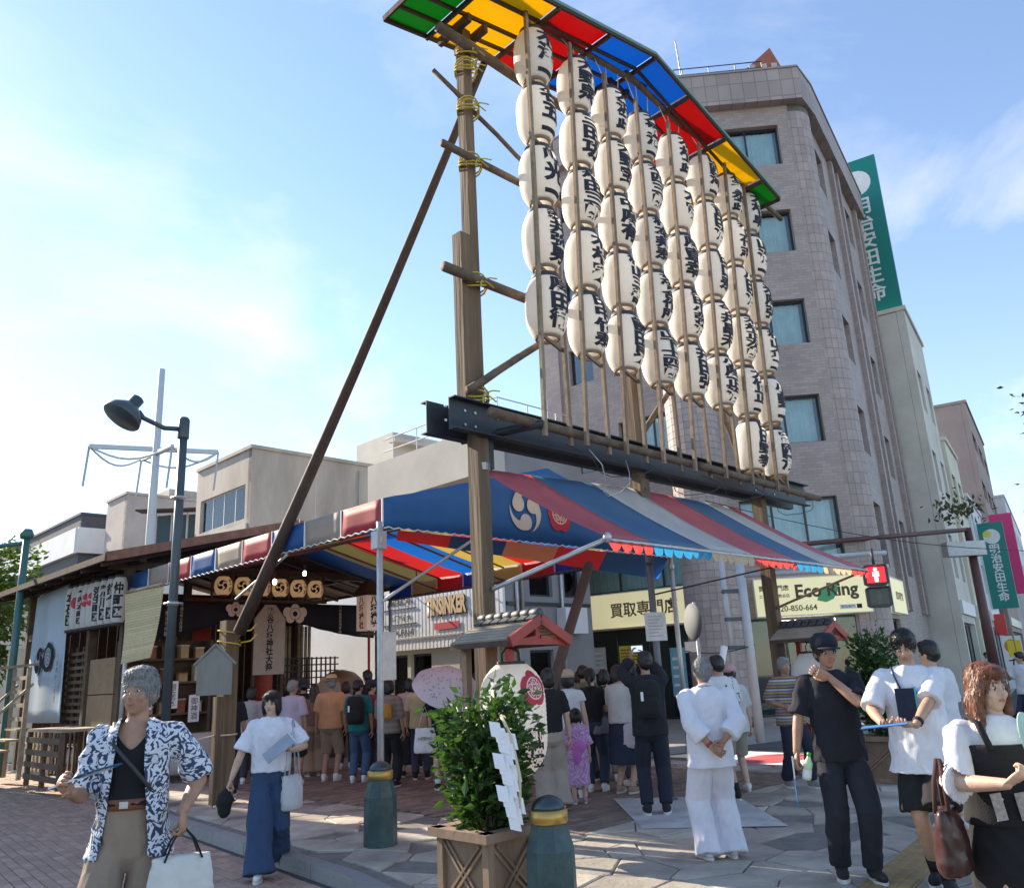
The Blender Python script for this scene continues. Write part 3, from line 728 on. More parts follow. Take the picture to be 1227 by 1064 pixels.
for i, c in enumerate('rbwrbwr'):
    n = max(2, round((eb[i+1]-eb[i])/.19)); q = MB(); wd = (eb[i+1]-eb[i])/n
    for k in range(n):
        x0 = eb[i]+k*wd; m_ = 8
        top = [V((x0+wd*j/m_, -.955, HZ-.015)) for j in range(m_+1)]; bot = [V((x0+wd*j/m_, -.965+.012*sin(3*x0+j), HZ-.075-.085*sin(pi*j/m_)**.6)) for j in range(m_+1)]
        q.add(top+bot, [(j+1, j, m_+1+j, m_+2+j) for j in range(m_)])
    q.build('valance', VAL[c], awn, True)
TUBE('eave_pipe', (eb[0]-.05, -.94, HZ-.03), (eb[-1], -.94, HZ-.03), .022, .022, M_galv, awn, 8)
TUBE('strut', (.02, -.12, 2.5), (eb[0]-.02, -.96, HZ-.02), .026, .026, M_galv, awn, 8)
MB().ell((eb[0]-.03, -.97, HZ-.01), (.05, .05, .06), 10, 6).build('pipe_joint', M_galv, awn, True)
MB().bar((-.02, -.1, 3.86), (.12, -.02, 3.88), .06, .08).build('shackle', M_galv, awn)
TUBE('strut', (6.15, -.1, 2.42), (eb[-1]-.05, -.94, HZ-.03), .02, .02, M_log, awn, 7)
pd_ = Minv @ PD(789, 800, 11.4); pd_.z = 0
pole('pole', pd_.x, pd_.y, 3.25, .045, awn, M_pipe2)
TUBE('guy_rope', (pd_.x, pd_.y, 2.55), (5.3, -.93, HZ-.03), .012, .012, M_wire, awn, 5)
nn_ = thing('paper_notice', 'pale printed notice taped to the dark pole under the awning', 'notice', RP+RU*pd_.x-RN*pd_.y, A45-rad(35))
MB().box((-.15, -.062, 1.95), (.14, -.054, 2.32)).build('sheet', MATS['notice_paper'], nn_)
q = MB()
for i in range(7): q.box((-.11, -.0655, 2.26-i*.042), (.09-(i % 3)*.03, -.063, 2.272-i*.042))
stuff(q.build('print_lines', mat('faint_print', (.35, .33, .35), .9), nn_))
pl_ = thing('prop_log', 'dark brown log leaning up to the tent edge behind the lantern stand', 'log', PD(610, 890, 10.3))
pl_.location.z = 0; PM[pl_.name] = Matrix.Translation(pl_.location)
MB().tube([PM[pl_.name].inverted() @ p for p in (V((pl_.location.x, pl_.location.y, .02)), PD(706, 676, 12.2))], .07, 10).build('log', mat('red_brown_log', (.10, .05, .035), .7, (6, .3)), pl_, True)

# ------------------------------------------------------------------ lantern stand with a small red gabled roof (one at each post)
M_tile = mat('roof_tile_grey', (.055, .058, .062), .55, (8, .25))
M_copper = mat('sheet_roof', (.30, .26, .20), .6, (3, .25), (14, .15))
def stand(loc, label, lantern_label):
    t = thing('lantern_stand', label, 'lantern stand', loc, A45)
    for x in (-.30, .30):
        for y in (.32,): MB().box((x-.035, y-.035, 0), (x+.035, y+.035, 1.98)).build('leg', M_red if x > 0 else M_dark, t)
    MB().box((-.34, .28, 1.9), (.34, .35, 1.97)).build('cross_beam', M_red, t)
    MB().box((-.035, -.38, 1.94), (.035, .40, 2.0)).build('ridge_beam', M_red, t)
    W_, Y_0, Y_1, ze, zr = .42, -.42, .42, 1.93, 2.14
    for sg in (-1, 1):
        nr = 7; st_ = []
        for k in range(nr):                # lapped boards of the small roof
            a, b = k/nr, (k+1)/nr
            xa, xb = sg*W_*(1-a), sg*W_*(1-b); za, zb = ze+(zr-ze)*a, ze+(zr-ze)*b
            p = [V((xa, Y_0, za+.012)), V((xb, Y_0, zb+.004)), V((xb, Y_1, zb+.004)), V((xa, Y_1, za+.012))]
            if sg < 0: p.reverse()
            q = MB(); q.sheet(*[p[i] for i in ((0, 3, 2, 1) if True else (0, 1, 2, 3))], .02); q.build('roof_board', M_copper, t)
        MB().bar((sg*W_, Y_0-.01, ze-.02), (0, Y_0-.01, zr-.02), .04, .09).build('bargeboard', M_red, t)
        MB().bar((sg*W_*.98, Y_0, ze-.03), (sg*W_*.98, Y_1, ze-.03), .03, .05).build('eave_board', M_dark, t)
        MB().bar((sg*.37, Y_0+.03, ze-.04), (sg*.03, Y_0+.03, ze+.01), .03, .05).build('brace', M_red, t)
    MB().box((-.40, Y_0+.02, ze-.05), (.40, Y_0+.06, ze+.01)).build('tie_beam', M_red, t)
    MB().box((-.03, Y_0+.03, ze+.012), (.03, Y_0+.07, zr-.03)).build('king_post', M_red, t)
    q = MB()
    for k in range(7):                     # ridge tiles
        y = Y_0-.02+k*.125; qq = MB(); qq.lathe([(.045, 0), (.052, .01), (.052, .05), (.045, .118)], 10, frame((0, y, zr+.035), (1, 0, 0), (0, 0, 1)) @ Matrix.Rotation(pi, 4, 'X')); qq.build('ridge_tile', M_tile, t, True)
        for sg in (-1, 1):
            MB().bar((sg*.03, y+.05, zr+.015), (sg*.11, y+.05, zr-.03), .1, .03).build('ridge_tile', M_tile, t)
    MB().tube([(0, 0, 2.0), (0, -.02, 1.86), (.09, -.02, 1.83), (.11, -.02, 1.72)], .01, 6).build('hook', M_wire, t)
    # the big round-shouldered lantern
    l = thing('paper_lantern', lantern_label, 'lantern', V(loc)+V((0, 0, 1.20)), A45)
    def rf(x): return LR*(1-.52*abs(2*x-1)**4.2)
    R, H = .325, 1.02
    lantern_shell(R, H, 24, 32, rf, .004).build('shell', M_paper, l, True)
    MB().lathe([(.13, H/2-.01), (.14, H/2-.01), (.14, H/2+.03), (.12, H/2+.03)], 20).build('top_ring', M_ring, l, True)
    MB().lathe([(.13, -H/2-.03), (.14, -H/2-.03), (.14, -H/2+.01), (.12, -H/2+.01)], 20).build('bottom_ring', M_ring, l, True)
    MB().tube([(-.12, 0, H/2+.02), (-.12, 0, H/2+.10), (-.06, 0, H/2+.16), (.06, 0, H/2+.16), (.12, 0, H/2+.10), (.12, 0, H/2+.02)], .009, 6).build('handle', M_wire, l, True)
    me = lantern_text('御神燈', R, H, rf, -.0, .27, .55, .035, .92)
    for v in me.vertices: v.co.z -= .16
    me.materials.clear(); me.materials.append(M_black); link('lettering', me, l)
    ca, cb = crest(.17)
    for qq, mt_, nm in ((ca, M_crimson, 'flower_crest'), (cb, M_paper, 'flower_crest_lines')):
        me = qq.mesh(nm, mt_)
        def f(c):
            y = c.y+.28; r = rf((y+H/2)/H)*(R/LR)+.004+c.z*2; a = c.x/R; return V((r*sin(a), -r*cos(a), y))
        link(nm, wrapped(me, f, .03), l)
stand(RK(-.19, .57), 'little red gabled roof on legs sheltering a big white lantern, nearest the plaza planter', 'big white lantern with red flower crest and black characters behind the leafy planter')
stand(RK(6.25, .5), 'little red gabled roof on legs beside the far brown rack post', 'big white lantern under the little roof by the far rack post')

# ------------------------------------------------------------------ bollards, planters, short post
M_bol = mat('bollard_green_paint', (.018, .055, .062), .42, (5, .35), (30, .12), col2=(.05, .10, .105))
M_dome = mat('bollard_dome', (.06, .085, .09), .3, metal=.6)
def bollard(p, label):
    t = thing('bollard', label, 'bollard', p, .2, 'green bollards along the kerb')
    MB().lathe([(.172, 0), (.172, .02), (.168, .47), (.13, .60), (.127, .63)], 8).build('body', M_bol, t)
    MB().lathe([(.118, .63), (.132, .64), (.132, .715), (.118, .722)], 20).build('band', M_gold, t, True)
    MB().lathe([(.115*cos(a), .722+.09*sin(a)) for a in [i*pi/2/8 for i in range(9)]][:-1]+[(.002, .812)], 20).build('dome', M_dome, t, True)
bollard(G(456, 1013), 'dark green octagonal bollard in front of the tent pole, left of the planter')
bollard(V((.125, 6.12, 0)), 'dark green octagonal bollard right beside the wooden planter box')
M_plank = mat('planter_wood', (.26, .175, .115), .75, (7, .3, (1, 1, .2)), (12, .25), vary=.1)
M_soil = mat('soil', (.06, .045, .03), .95, (20, .3), (30, .6))
def leafmat(nm, c, c2): return mat(nm, c, .45, (3.5, .35), transl=((c[0]*2.6, c[1]*2.4, c[2]*1.5), .3), col2=c2, attr=.62)
def foliage(q, rnd_, pts, size, droop=.3):
    for p, n_ in pts:
        s = size*rnd_.uniform(.45, 1.35); d = (n_+V((rnd_.uniform(-.9, .9), rnd_.uniform(-.9, .9), rnd_.uniform(-.7, .6)))).normalized(); d.z -= droop; d.normalize()
        x = d.cross(V((rnd_.uniform(-1, 1), rnd_.uniform(-1, 1), rnd_.uniform(-.4, 1)))).normalized(); nn = x.cross(d)
        a = p; b = p+d*s; w_ = s*.24
        q.add([a, p+d*s*.45+x*w_+nn*w_*.25, b-nn*s*.12, p+d*s*.45-x*w_+nn*w_*.25], [(0, 1, 2), (0, 2, 3)], rnd_.random())
M_leaf = leafmat('broad_leaf', (.026, .066, .014), (.055, .115, .02))
M_twig = mat('twig_bark', (.10, .075, .05), .85)
def planter(p, rz, label, plabel, sz=.6, seed=1, ht=1.0):
    t = thing('planter_box', label, 'planter', p, rz); h = .56; a = sz/2
    for i in range(4):
        R = Matrix.Rotation(i*pi/2, 4, 'Z')
        MB().box((-a+.03, -a+.02, .06), (a-.03, -a+.04, h-.05), R).build('side_panel', M_plank, t)
        MB().box((-a-.01, -a-.012, 0), (-a+.05, -a+.048, h-.04), R).build('corner_post', M_plank, t)
        for u in (-1, 1):
            for dx in (-.028, .028):
                q = MB().bar((u*(-a+.06)+dx, -a+.008-.006*(u > 0), .09), (u*(a-.06)+dx, -a+.008-.006*(u > 0), h-.07), .018, .014, (0, -1, 0)); q.xf(R); q.build('lattice_strip', M_plank, t)
        MB().box((-a-.06, -a-.055, h-.04), (a+.045, -a+.05, h+.02), R).build('rim_board', M_plank, t)
        MB().box((-a-.03, -a-.02, .0), (a-.05, -a+.03, .06), R).build('base_rail', M_plank, t)
    MB().box((-a+.045, -a+.045, .3), (a-.045, a-.045, h-.03)).build('soil', M_soil, t)
    pt = thing('potted_shrub', plabel, 'shrub', V(p)+V((0, 0, h-.03)), rz); r_ = random.Random(seed); q = MB(); pts = []
    for i in range(48):
        an = r_.uniform(0, 2*pi); b0 = V((r_.uniform(-.12, .12), r_.uniform(-.12, .12), 0)); hh = r_.uniform(.35, 1.0)*ht; sp = r_.uniform(.08, .29)*min(1, .6+.9*sin(pi*min(1, .15+.8*hh/ht)))
        e = V((sp*cos(an), sp*sin(an), hh)); st_ = [b0+(e-b0)*k/5+V((0, 0, -.0))+V((r_.uniform(-.02, .02), r_.uniform(-.02, .02), 0)) for k in range(6)]
        q.tube(st_, [.009-.0013*k for k in range(6)], 5)
        for k in range(1, 6):
            n_l = 21 if k > 1 else 9
            for _ in range(n_l):
                c = st_[k]+V((r_.gauss(0, .065), r_.gauss(0, .065), r_.gauss(0, .07))); o_ = V((c.x, c.y, .25)).normalized(); pts.append((c, o_))
    q.build('stems', M_twig, pt)
    f = MB(); foliage(f, r_, pts, .088, .25); stuff(f.build('foliage', M_leaf, pt))
    return t, pt
PLC = V((-.30, 6.52, 0))
planter(PLC, A45, 'wooden planter box with crossed lattice strips, beside the near bollards', 'bushy green shrub in the planter with a white paper streamer', .52, 3, .95)
p2 = RK(5.9, 1.6)
planter(p2, A45, 'brown wooden planter box behind the man in the black T-shirt', 'dark green shrub with pale ribbons behind the man in black', .62, 9, 1.35)
M_paperw = mat('gohei_paper', (.82, .82, .84), .8)
gh = thing('paper_streamer', 'white zigzag paper streamer hanging on the front of the leafy shrub', 'streamer', PLC+V((.13, -.40, 1.0)), .3)
for sx, seed in ((-.035, 1), (.03, 2), (0.0, 3)):
    z = .33-.06*(seed == 2)-.02*seed; x = sx; r_ = random.Random(seed); prev = 0
    for k in range(6):
        x2 = x+(.022 if (k+seed) % 2 == 0 else -.022)+.006*k; h_ = .12
        p = [V((x2-.035, -.008*k, z)), V((x2+.035, -.03-.01*k, z-.014)), V((x2+.05, -.045-.008*k, z-h_)), V((x2-.025, -.02-.01*k, z-h_+.02))]
        MB().sheet(p[0], p[3], p[2], p[1], .0015).build('paper_fold', M_paperw, gh); z -= h_*.86
MB().tube([(.02, .08, .34), (.06, -.02, .2), (.1, -.05, -.05), (.09, -.06, -.3)], .012, 6).build('straw_cord', mat('straw_cord', (.60, .53, .36), .9), gh, True)
sp = thing('brace_post', 'short weathered timber post tied with yellow rope to the foot of the long brace', 'post', G(266, 962), A45)
MB().box((-.10, -.10, 0), (.12, .12, 2.62)).build('timber', M_wood, sp)
MB().box((-.20, -.10, 0), (-.105, .02, 1.5)).build('side_timber', M_wood, sp)
for z in (2.28, 2.44):
    q = MB(); q.tube([V((.01+.17*cos(a), .01+.17*sin(a), z+.05*sin(a*.5+1))) for a in [2*pi*i/14 for i in range(15)]], .013, 5); q.tube([(.12, -.14, z), (.25, -.2, z+.02), (.36, -.2, z+.12)], .011, 5); q.build('lashing', M_rope, sp, True)
q = MB(); q.tube([V((.01+.165*cos(a), .01+.165*sin(a), .95)) for a in [2*pi*i/14 for i in range(15)]], .012, 5); q.tube([(-.18, -.05, .95), (-.5, -.2, .93)], .01, 5); q.build('cord', M_string, sp, True)
bx = thing('wooden_plaque', 'grey house-shaped wooden plaque hung on the short brace post', 'plaque', RK(-.30, -5.2, 0)+V((0, 0, 0)), rad(12))
bx.location = PD(257, 815, 13.0); bx.location.z = 0; PM[bx.name] = Matrix.Translation(bx.location) @ Matrix.Rotation(rad(12), 4, 'Z')
M_grey = mat('grey_board', (.23, .225, .21), .8, (6, .2, (1, 1, .2)), (9, .2))
MB().prism([(-.24, 1.53), (.24, 1.53), (.24, 1.98), (0, 2.2), (-.24, 1.98)], -.03, .03, Matrix(((1, 0, 0, 0), (0, 0, -1, 0), (0, 1, 0, 0), (0, 0, 0, 1)))).build('board', M_grey, bx)
for sg in (-1, 1): MB().bar((sg*.29, -.0, 1.95), (0, 0, 2.235), .09, .03).build('cap_board', M_grey, bx)
# ------------------------------------------------------------------ corner tower and its street
M_tilew = brickmat('tower_tile', (.39, .315, .29), (.30, .245, .225), .008, .29, .095, .6, .5, .3)
M_tilec = mat('tower_tile_piece', (.385, .31, .287), .55, (1.4, .18), attr=.10)
M_frame = mat('window_frame_dark', (.02, .028, .04), .4)
M_framel = mat('window_frame_light', (.50, .50, .50), .4, metal=.3)
M_curt = mat('curtain', (.66, .74, .76), .9, (2, .15), wave=(1.4, 'X', .6))
M_blind = mat('vertical_blind', (.55, .72, .75), .85, wave=(3.0, 'X', .9))
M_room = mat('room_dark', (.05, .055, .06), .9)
def glassmat():
    m_ = bpy.data.materials.new('clear_glass'); m_.use_nodes = True; t = m_.node_tree; n = t.nodes; l = t.links
    for x in list(n):
        if x.type == 'BSDF_PRINCIPLED': n.remove(x)
    a = n.new('ShaderNodeBsdfTransparent'); a.inputs[0].default_value = (.90, .97, .98, 1); b = n.new('ShaderNodeBsdfGlossy'); b.inputs['Roughness'].default_value = .03
    f = n.new('ShaderNodeFresnel'); f.inputs[0].default_value = 1.55; s = n.new('ShaderNodeMixShader')
    l.new(f.outputs[0], s.inputs[0]); l.new(a.outputs[0], s.inputs[1]); l.new(b.outputs[0], s.inputs[2]); l.new(s.outputs[0], n['Material Output'].inputs[0]); return m_
M_glass = glassmat()
def face_m(a, d):                          # frame on a facade: x along, y into the building, z up
    d = V((d[0], d[1], 0)).normalized(); y = V((-d.y, d.x, 0))
    M = Matrix((d, y, V((0, 0, 1)))).transposed().to_4x4(); M.translation = V((a[0], a[1], 0)); return M
def wall(par, M, L_, z0, z1, wins, mt, th=.3, nm='wall'):
    q = MB(); zs = sorted({z0, z1} | {w_[2] for w_ in wins} | {w_[3] for w_ in wins}); zs = [z for z in zs if z0 <= z <= z1]
    for a, b in zip(zs[:-1], zs[1:]):
        xs = [0.0]
        for w_ in sorted(wins):
            if w_[2] < (a+b)/2 < w_[3]: xs += [w_[0], w_[1]]
        xs.append(L_)
        for i in range(0, len(xs), 2):
            if xs[i+1]-xs[i] > .01: q.box((xs[i], 0, a), (xs[i+1], th, b))
    q.xf(M); q.uv = facade_uv
    return q.build(nm, mt, par, world=True)
def window(par, M, x0, x1, z0, z1, n=2, rec=.16, fr=None, cur=None, fw=.06, part=0, nm='window'):
    fr = fr or M_frame; q = MB(); x0 += .003; x1 -= .003; z0 += .003; z1 -= .003
    q.box((x0, rec, z0), (x1, rec+.06, z0+fw)); q.box((x0, rec, z1-fw), (x1, rec+.06, z1))
    wd = (x1-x0)/n
    for i in range(n+1):
        x = x0+wd*i; a = x if i == 0 else (x-fw if i == n else x-fw/2); q.box((a, rec+.001, z0+fw), (a+fw, rec+.059, z1-fw))
    f = q.xf(M).build(nm, fr, par, world=True)
    for i in range(n):
        xa, xb = x0+wd*i+fw*.6, x0+wd*(i+1)-fw*.6
        MB().box((xa, rec+.025, z0+fw*.6), (xb, rec+.033, z1-fw*.6)).xf(M).build('pane', M_glass, f, world=True)
    if cur:
        q = MB(); k = max(6, int((x1-x0)/.07)); a, b = x0+.02, x1-.02
        top = [V((a+(b-a)*i/k, rec+.17+(.025 if i % 2 else 0)+.01*sin(i*1.7), z1-.05)) for i in range(k+1)]; bot = [V((p.x, p.y, z0+.03)) for p in top]
        q.add(top+bot, [(i, i+1, k+2+i, k+1+i) for i in range(k)]); q.xf(M).build('curtain', cur, f, world=True)
    return f
B0, B1 = V((6.3, 24.25, 0)), V((9.92, 24.0, 0)); A0 = V((1.4, 27.95, 0))
tow = thing('office_tower', 'tall mauve tiled corner office tower with a rounded corner and dark framed windows', 'building', B0)
adir = (B0-A0).normalized(); MA = face_m(A0, adir); LA = (B0-A0).length
MBf = face_m(B0, B1-B0); LB = (B1-B0).length
cdir = V((cos(rad(57.5)), sin(rad(57.5)), 0)); C0 = V((10.62, 24.62, 0)); MC = face_m(C0, cdir); LC = 8.8
sills = [17.47, 14.28, 11.1, 7.92]
ww = [(1.0, 3.15, s, s+1.5) for s in sills]+[(.35, 3.2, 4.42, 6.24), (.2, 3.3, .12, 2.8)]
wall(tow, MBf, LB, 0, 19.7, ww, M_tilew)
for s in sills: window(tow, MBf, 1.0, 3.15, s, s+1.5, 2, .2, cur=M_curt)
window(tow, MBf, .35, 3.2, 4.42, 6.24, 3, .14, cur=M_curt)
wa = [(2.7, 5.1, s, s+1.55) for s in sills]+[(.95, 1.9, s+.1, s+1.4) for s in sills]+[(.62, 5.25, 3.95, 6.1), (.7, 2.0, 6.7, 7.35), (.75, 5.3, .1, 2.8)]
wall(tow, MA, LA, 0, 19.7, wa, M_tilew)
for s in sills:
    window(tow, MA, 2.7, 5.1, s, s+1.55, 2, .2, cur=M_curt); window(tow, MA, .95, 1.9, s+.1, s+1.4, 1, .16)
window(tow, MA, .62, 5.25, 3.95, 6.1, 3, .22, cur=M_blind); window(tow, MA, .7, 2.0, 6.7, 7.35, 1, .1)
wc = [(.75, 2.15, s, s+1.55) for s in sills]+[(5.2, 6.9, s, s+1.55) for s in sills]+[(.7, 2.2, 4.3, 6.3), (5.2, 6.9, 4.3, 6.3), (.4, 2.4, .1, 2.7)]
wall(tow, MC, LC, 0, 19.7, wc, M_tilew)
for x0, x1, z0, z1 in wc[:-1]: window(tow, MC, x0, x1, z0, z1, 1 if x0 < 1 else 2, .2, cur=None if x0 < 1 else M_curt)
q = MB()
for x in (3.3, 4.3, 7.6, 8.5): q.box((x, -.16, 3.0), (x+.32, -.002, 19.7))
q.xf(MC); q.uv = facade_uv; q.build('pilaster', M_tilew, tow, world=True)
q = MB(); q.box((-.02, -.12, 0), (.58, -.002, 19.7)); q.xf(MA); q.uv = facade_uv; q.build('pilaster', M_tilew, tow, world=True)
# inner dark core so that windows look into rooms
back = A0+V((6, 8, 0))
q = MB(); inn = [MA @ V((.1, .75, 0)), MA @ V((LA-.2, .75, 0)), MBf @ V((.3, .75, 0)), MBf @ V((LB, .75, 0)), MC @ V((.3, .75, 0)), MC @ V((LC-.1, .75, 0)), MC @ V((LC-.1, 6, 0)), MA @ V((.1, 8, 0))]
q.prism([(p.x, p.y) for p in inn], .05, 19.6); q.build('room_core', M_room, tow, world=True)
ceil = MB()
# parapet
def ring(z0, z1, o, mt, nm):
    q = MB(); P_ = [MA @ V((-.0, -o, 0)), MA @ V((LA+.1, -o, 0)), MBf @ V((LB+.35, -o, 0)), MC @ V((.2, -o, 0)), MC @ V((LC, -o, 0)), MC @ V((LC, 7, 0)), MA @ V((0, 9, 0))]
    q.prism([(p.x, p.y) for p in P_], z0, z1); q.uv = facade_uv; return q.build(nm, mt, tow, world=True)
for ob in list(tow.children): pass
ring(19.702, 20.9, .34, brickmat('parapet_tile', (.38, .305, .28), (.25, .2, .185), .016, .42, .62, .6, 0.0, .6), 'parapet')
ring(20.903, 20.97, .38, mat('coping', (.30, .27, .26), .6), 'coping')
# rounded corner and the round column at the door: courses of tiles with open joints
def courses(cx, cy, R, a0, a1, z0, z1, h, nt, nm):
    q = MB(); nz = int((z1-z0)/h); g_ = .008
    for k in range(nz):
        za, zb = z0+k*h, z0+(k+1)*h; n = nt; off = 0.5*(k % 2)
        for i in range(n):
            b0 = a0+(a1-a0)*(i)/n; b1 = a0+(a1-a0)*(i+1)/n; tn = random.random(); vs = []
            for r, e in ((R, 0), (R+.012, 1)):
                for b in ((b0+g_/R*e, b1-g_/R*e)):
                    for z in (za+g_*e, zb-g_*e): vs.append(V((cx+r*cos(b), cy+r*sin(b), z)))
            q.add(vs, [(4, 6, 7, 5), (0, 4, 5, 1), (2, 3, 7, 6), (1, 5, 7, 3), (0, 2, 6, 4)], tn)
    o = stuff(q.build(nm, M_tilec, tow, world=True)); return o
ccx, ccy = 10.02, 24.72
MB().lathe([(.74, 0), (.74, 19.7)], 32, Matrix.Translation((ccx, ccy, 0))).build('round_corner', M_joint, tow, True, world=True)
courses(ccx, ccy, .741, rad(-130), rad(0), .3, 19.6, .33, 9, 'corner_tiles')
kx, ky = 5.25, 23.05
MB().lathe([(.72, 0), (.72, 12.5)], 36, Matrix.Translation((kx, ky, 0))).build('round_column', M_joint, tow, True, world=True)
courses(kx, ky, .721, rad(-200), rad(20), .25, 12.4, .2, 14, 'column_tiles')
MB().lathe([(.75, 0), (.75, .24)], 36, Matrix.Translation((kx, ky, 0))).build('column_base', mat('base_stone', (.12, .11, .11), .6), tow, True, world=True)
# shop signs and shopfronts
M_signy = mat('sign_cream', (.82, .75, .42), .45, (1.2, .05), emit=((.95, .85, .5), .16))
M_signtx = mat('sign_brown_ink', (.10, .07, .04), .7)
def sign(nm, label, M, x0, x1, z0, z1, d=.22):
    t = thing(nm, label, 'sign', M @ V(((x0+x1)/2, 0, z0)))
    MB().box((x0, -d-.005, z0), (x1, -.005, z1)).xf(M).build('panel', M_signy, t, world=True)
    q = MB(); e = .03
    q.box((x0-e, -d-.02, z0-e), (x1+e, -d+.05, z0-.002)); q.box((x0-e, -d-.02, z1+.002), (x1+e, -d+.05, z1+e)); q.box((x0-e, -d-.02, z0-.002), (x0-.002, -d+.05, z1+.002)); q.box((x1+.002, -d-.02, z0-.002), (x1+e, -d+.05, z1+.002))
    q.xf(M).build('sign_frame', M_framel, t, world=True); return t
def stext(body, par, M, x, z, y, mt=None, **k):
    T = Matrix(((1, 0, 0, x), (0, 0, -1, y), (0, 1, 0, z), (0, 0, 0, 1)))
    return text(body, parent_m(par).inverted() @ M @ T, mt or M_signtx, par, **k)
s1 = sign('shop_sign', 'cream shop sign with brown characters beside the round column', MA, 1.02, 5.15, 2.85, 3.9)
stext('買取専門店', s1, MA, 3.15, 3.38, -.232, width=2.35, bold=.02)
s2 = sign('shop_sign', 'cream shop sign with a green leaf, English letters and phone number', MBf, .45, 3.64, 2.85, 3.88)
stext('Eco Ring', s2, MBf, 2.45, 3.45, -.234, width=1.75, bold=.03)
stext('買取専門店', s2, MBf, .98, 3.62, -.232, width=.85, bold=.02); stext('エコリング熊谷店', s2, MBf, .98, 3.40, -.232, width=.85, bold=.015)
stext('0120-850-664', s2, MBf, 1.5, 3.04, -.232, width=1.25, bold=.015)
q = MB(); lf = [(0, 0), (.10, .24), (.30, .40), (.62, .46), (.60, .22), (.46, .02), (.25, -.06)]
q.add([V((2.15+x, -.231, 3.22+z)) for x, z in lf], [tuple(range(len(lf)))]); q.xf(MBf).build('leaf_logo', mat('leaf_green', (.10, .42, .16), .6), s2, world=True)
q = MB(); q.box((2.75, -.233, 2.95), (3.2, -.2305, 3.07)); q.xf(MBf).build('search_box', M_white, s2, world=True)
q = MB(); q.box((3.22, -.233, 2.95), (3.36, -.2305, 3.07)); q.xf(MBf).build('search_button', M_black, s2, world=True)
stext('買取専門', s2, MBf, 2.97, 3.01, -.2345, width=.36)
s3 = sign('shop_sign', 'small cream shop sign round the corner on the street side', MC, .15, 2.6, 2.85, 3.85)
stext('買取専門店', s3, MC, 1.5, 3.35, -.232, width=1.3, bold=.02)
window(tow, MA, .75, 5.3, .1, 2.8, 4, .12, nm='shopfront'); window(tow, MBf, .2, 3.3, .12, 2.8, 3, .12, nm='shopfront'); window(tow, MC, .4, 2.4, .1, 2.7, 1, .12, nm='shopfront')
MB().box((.9, -.12, 2.66), (2.6, -.06, 2.72)).xf(MBf).build('strip_light', mat('strip_light', (.9, .9, .9), .5, emit=((1, .97, .9), 3)), tow, world=True)
for i, (x, z, w_, h_, c, lb) in enumerate(((2.0, 1.75, .85, .55, (.75, .60, .08), 'yellow poster behind the shop window'), (3.75, .75, .5, 1.4, (.22, .50, .66), 'pale blue poster on the left of two in the shop window'), (4.4, .75, .5, 1.35, (.22, .50, .66), 'pale blue poster on the right of two in the shop window'), (.9, 1.5, .6, .8, (.6, .6, .58), 'white poster at the left end of the shop window'))):
    p = thing('poster', lb, 'poster', MA @ V((x, .1, z)))
    MB().box((x, .09, z), (x+w_, .1, z+h_)).xf(MA).build('sheet', mat('poster_%d' % i, c, .6, (5, .2)), p, world=True)
    q = MB()
    for k in range(4): q.box((x+.06, .084, z+h_*(.2+.18*k)), (x+w_*(.85-.1*(k % 2)), .0885, z+h_*(.26+.18*k)))
    stuff(q.xf(MA).build('print', mat('poster_print', (.75, .8, .82), .7) if i else mat('poster_print2', (.3, .1, .05), .7), p, world=True))
# rooftop rail, aerials and the brown advertising frame
rt = thing('rooftop_railing', 'thin rooftop railing along the tower parapet', 'railing', B0+V((0, 0, 20.97)))
for z in (21.2, 21.45): MB().tube([MA @ V((2, -.1, z)), MA @ V((LA, -.1, z)), MBf @ V((2.9, -.1, z))], .02, 5).build('rail', M_frame, rt, world=True)
for x in (.2, 1.1, 2.0, 2.9): MB().tube([MBf @ V((x, -.1, 20.97)), MBf @ V((x, -.1, 21.45))], .02, 5).build('baluster', M_frame, rt, world=True)
rs = thing('rooftop_sign', 'reddish brown pointed rooftop sign at the tower corner', 'sign', MBf @ V((3, 1.5, 20.97)))
MB().prism([(0, 0), (1.9, 0), (1.45, 1.25)], -.15, .15, MBf @ Matrix.Translation((1.9, .35, 20.97)) @ Matrix.Rotation(pi/2, 4, 'X')).build('panel', mat('rust_panel', (.36, .12, .07), .6, (3, .2)), rs, world=True)
for h_ in ((.55, .75), (.95, 1.15), (1.3, 1.5)): MB().box((2.0+h_[0], .15, 21.0), (2.0+h_[1], .19, 21.55)).xf(MBf).build('plate', M_signy if 0 else mat('pale_plate', (.5, .42, .38), .6), rs, world=True)
ae = thing('aerial', 'thin mast aerial on the tower roof', 'aerial', MBf @ V((.4, 1.0, 20.97)))
MB().tube([(0, 0, 0), (-.1, 0, 2.6)], .025, 5).build('mast', M_frame, ae)
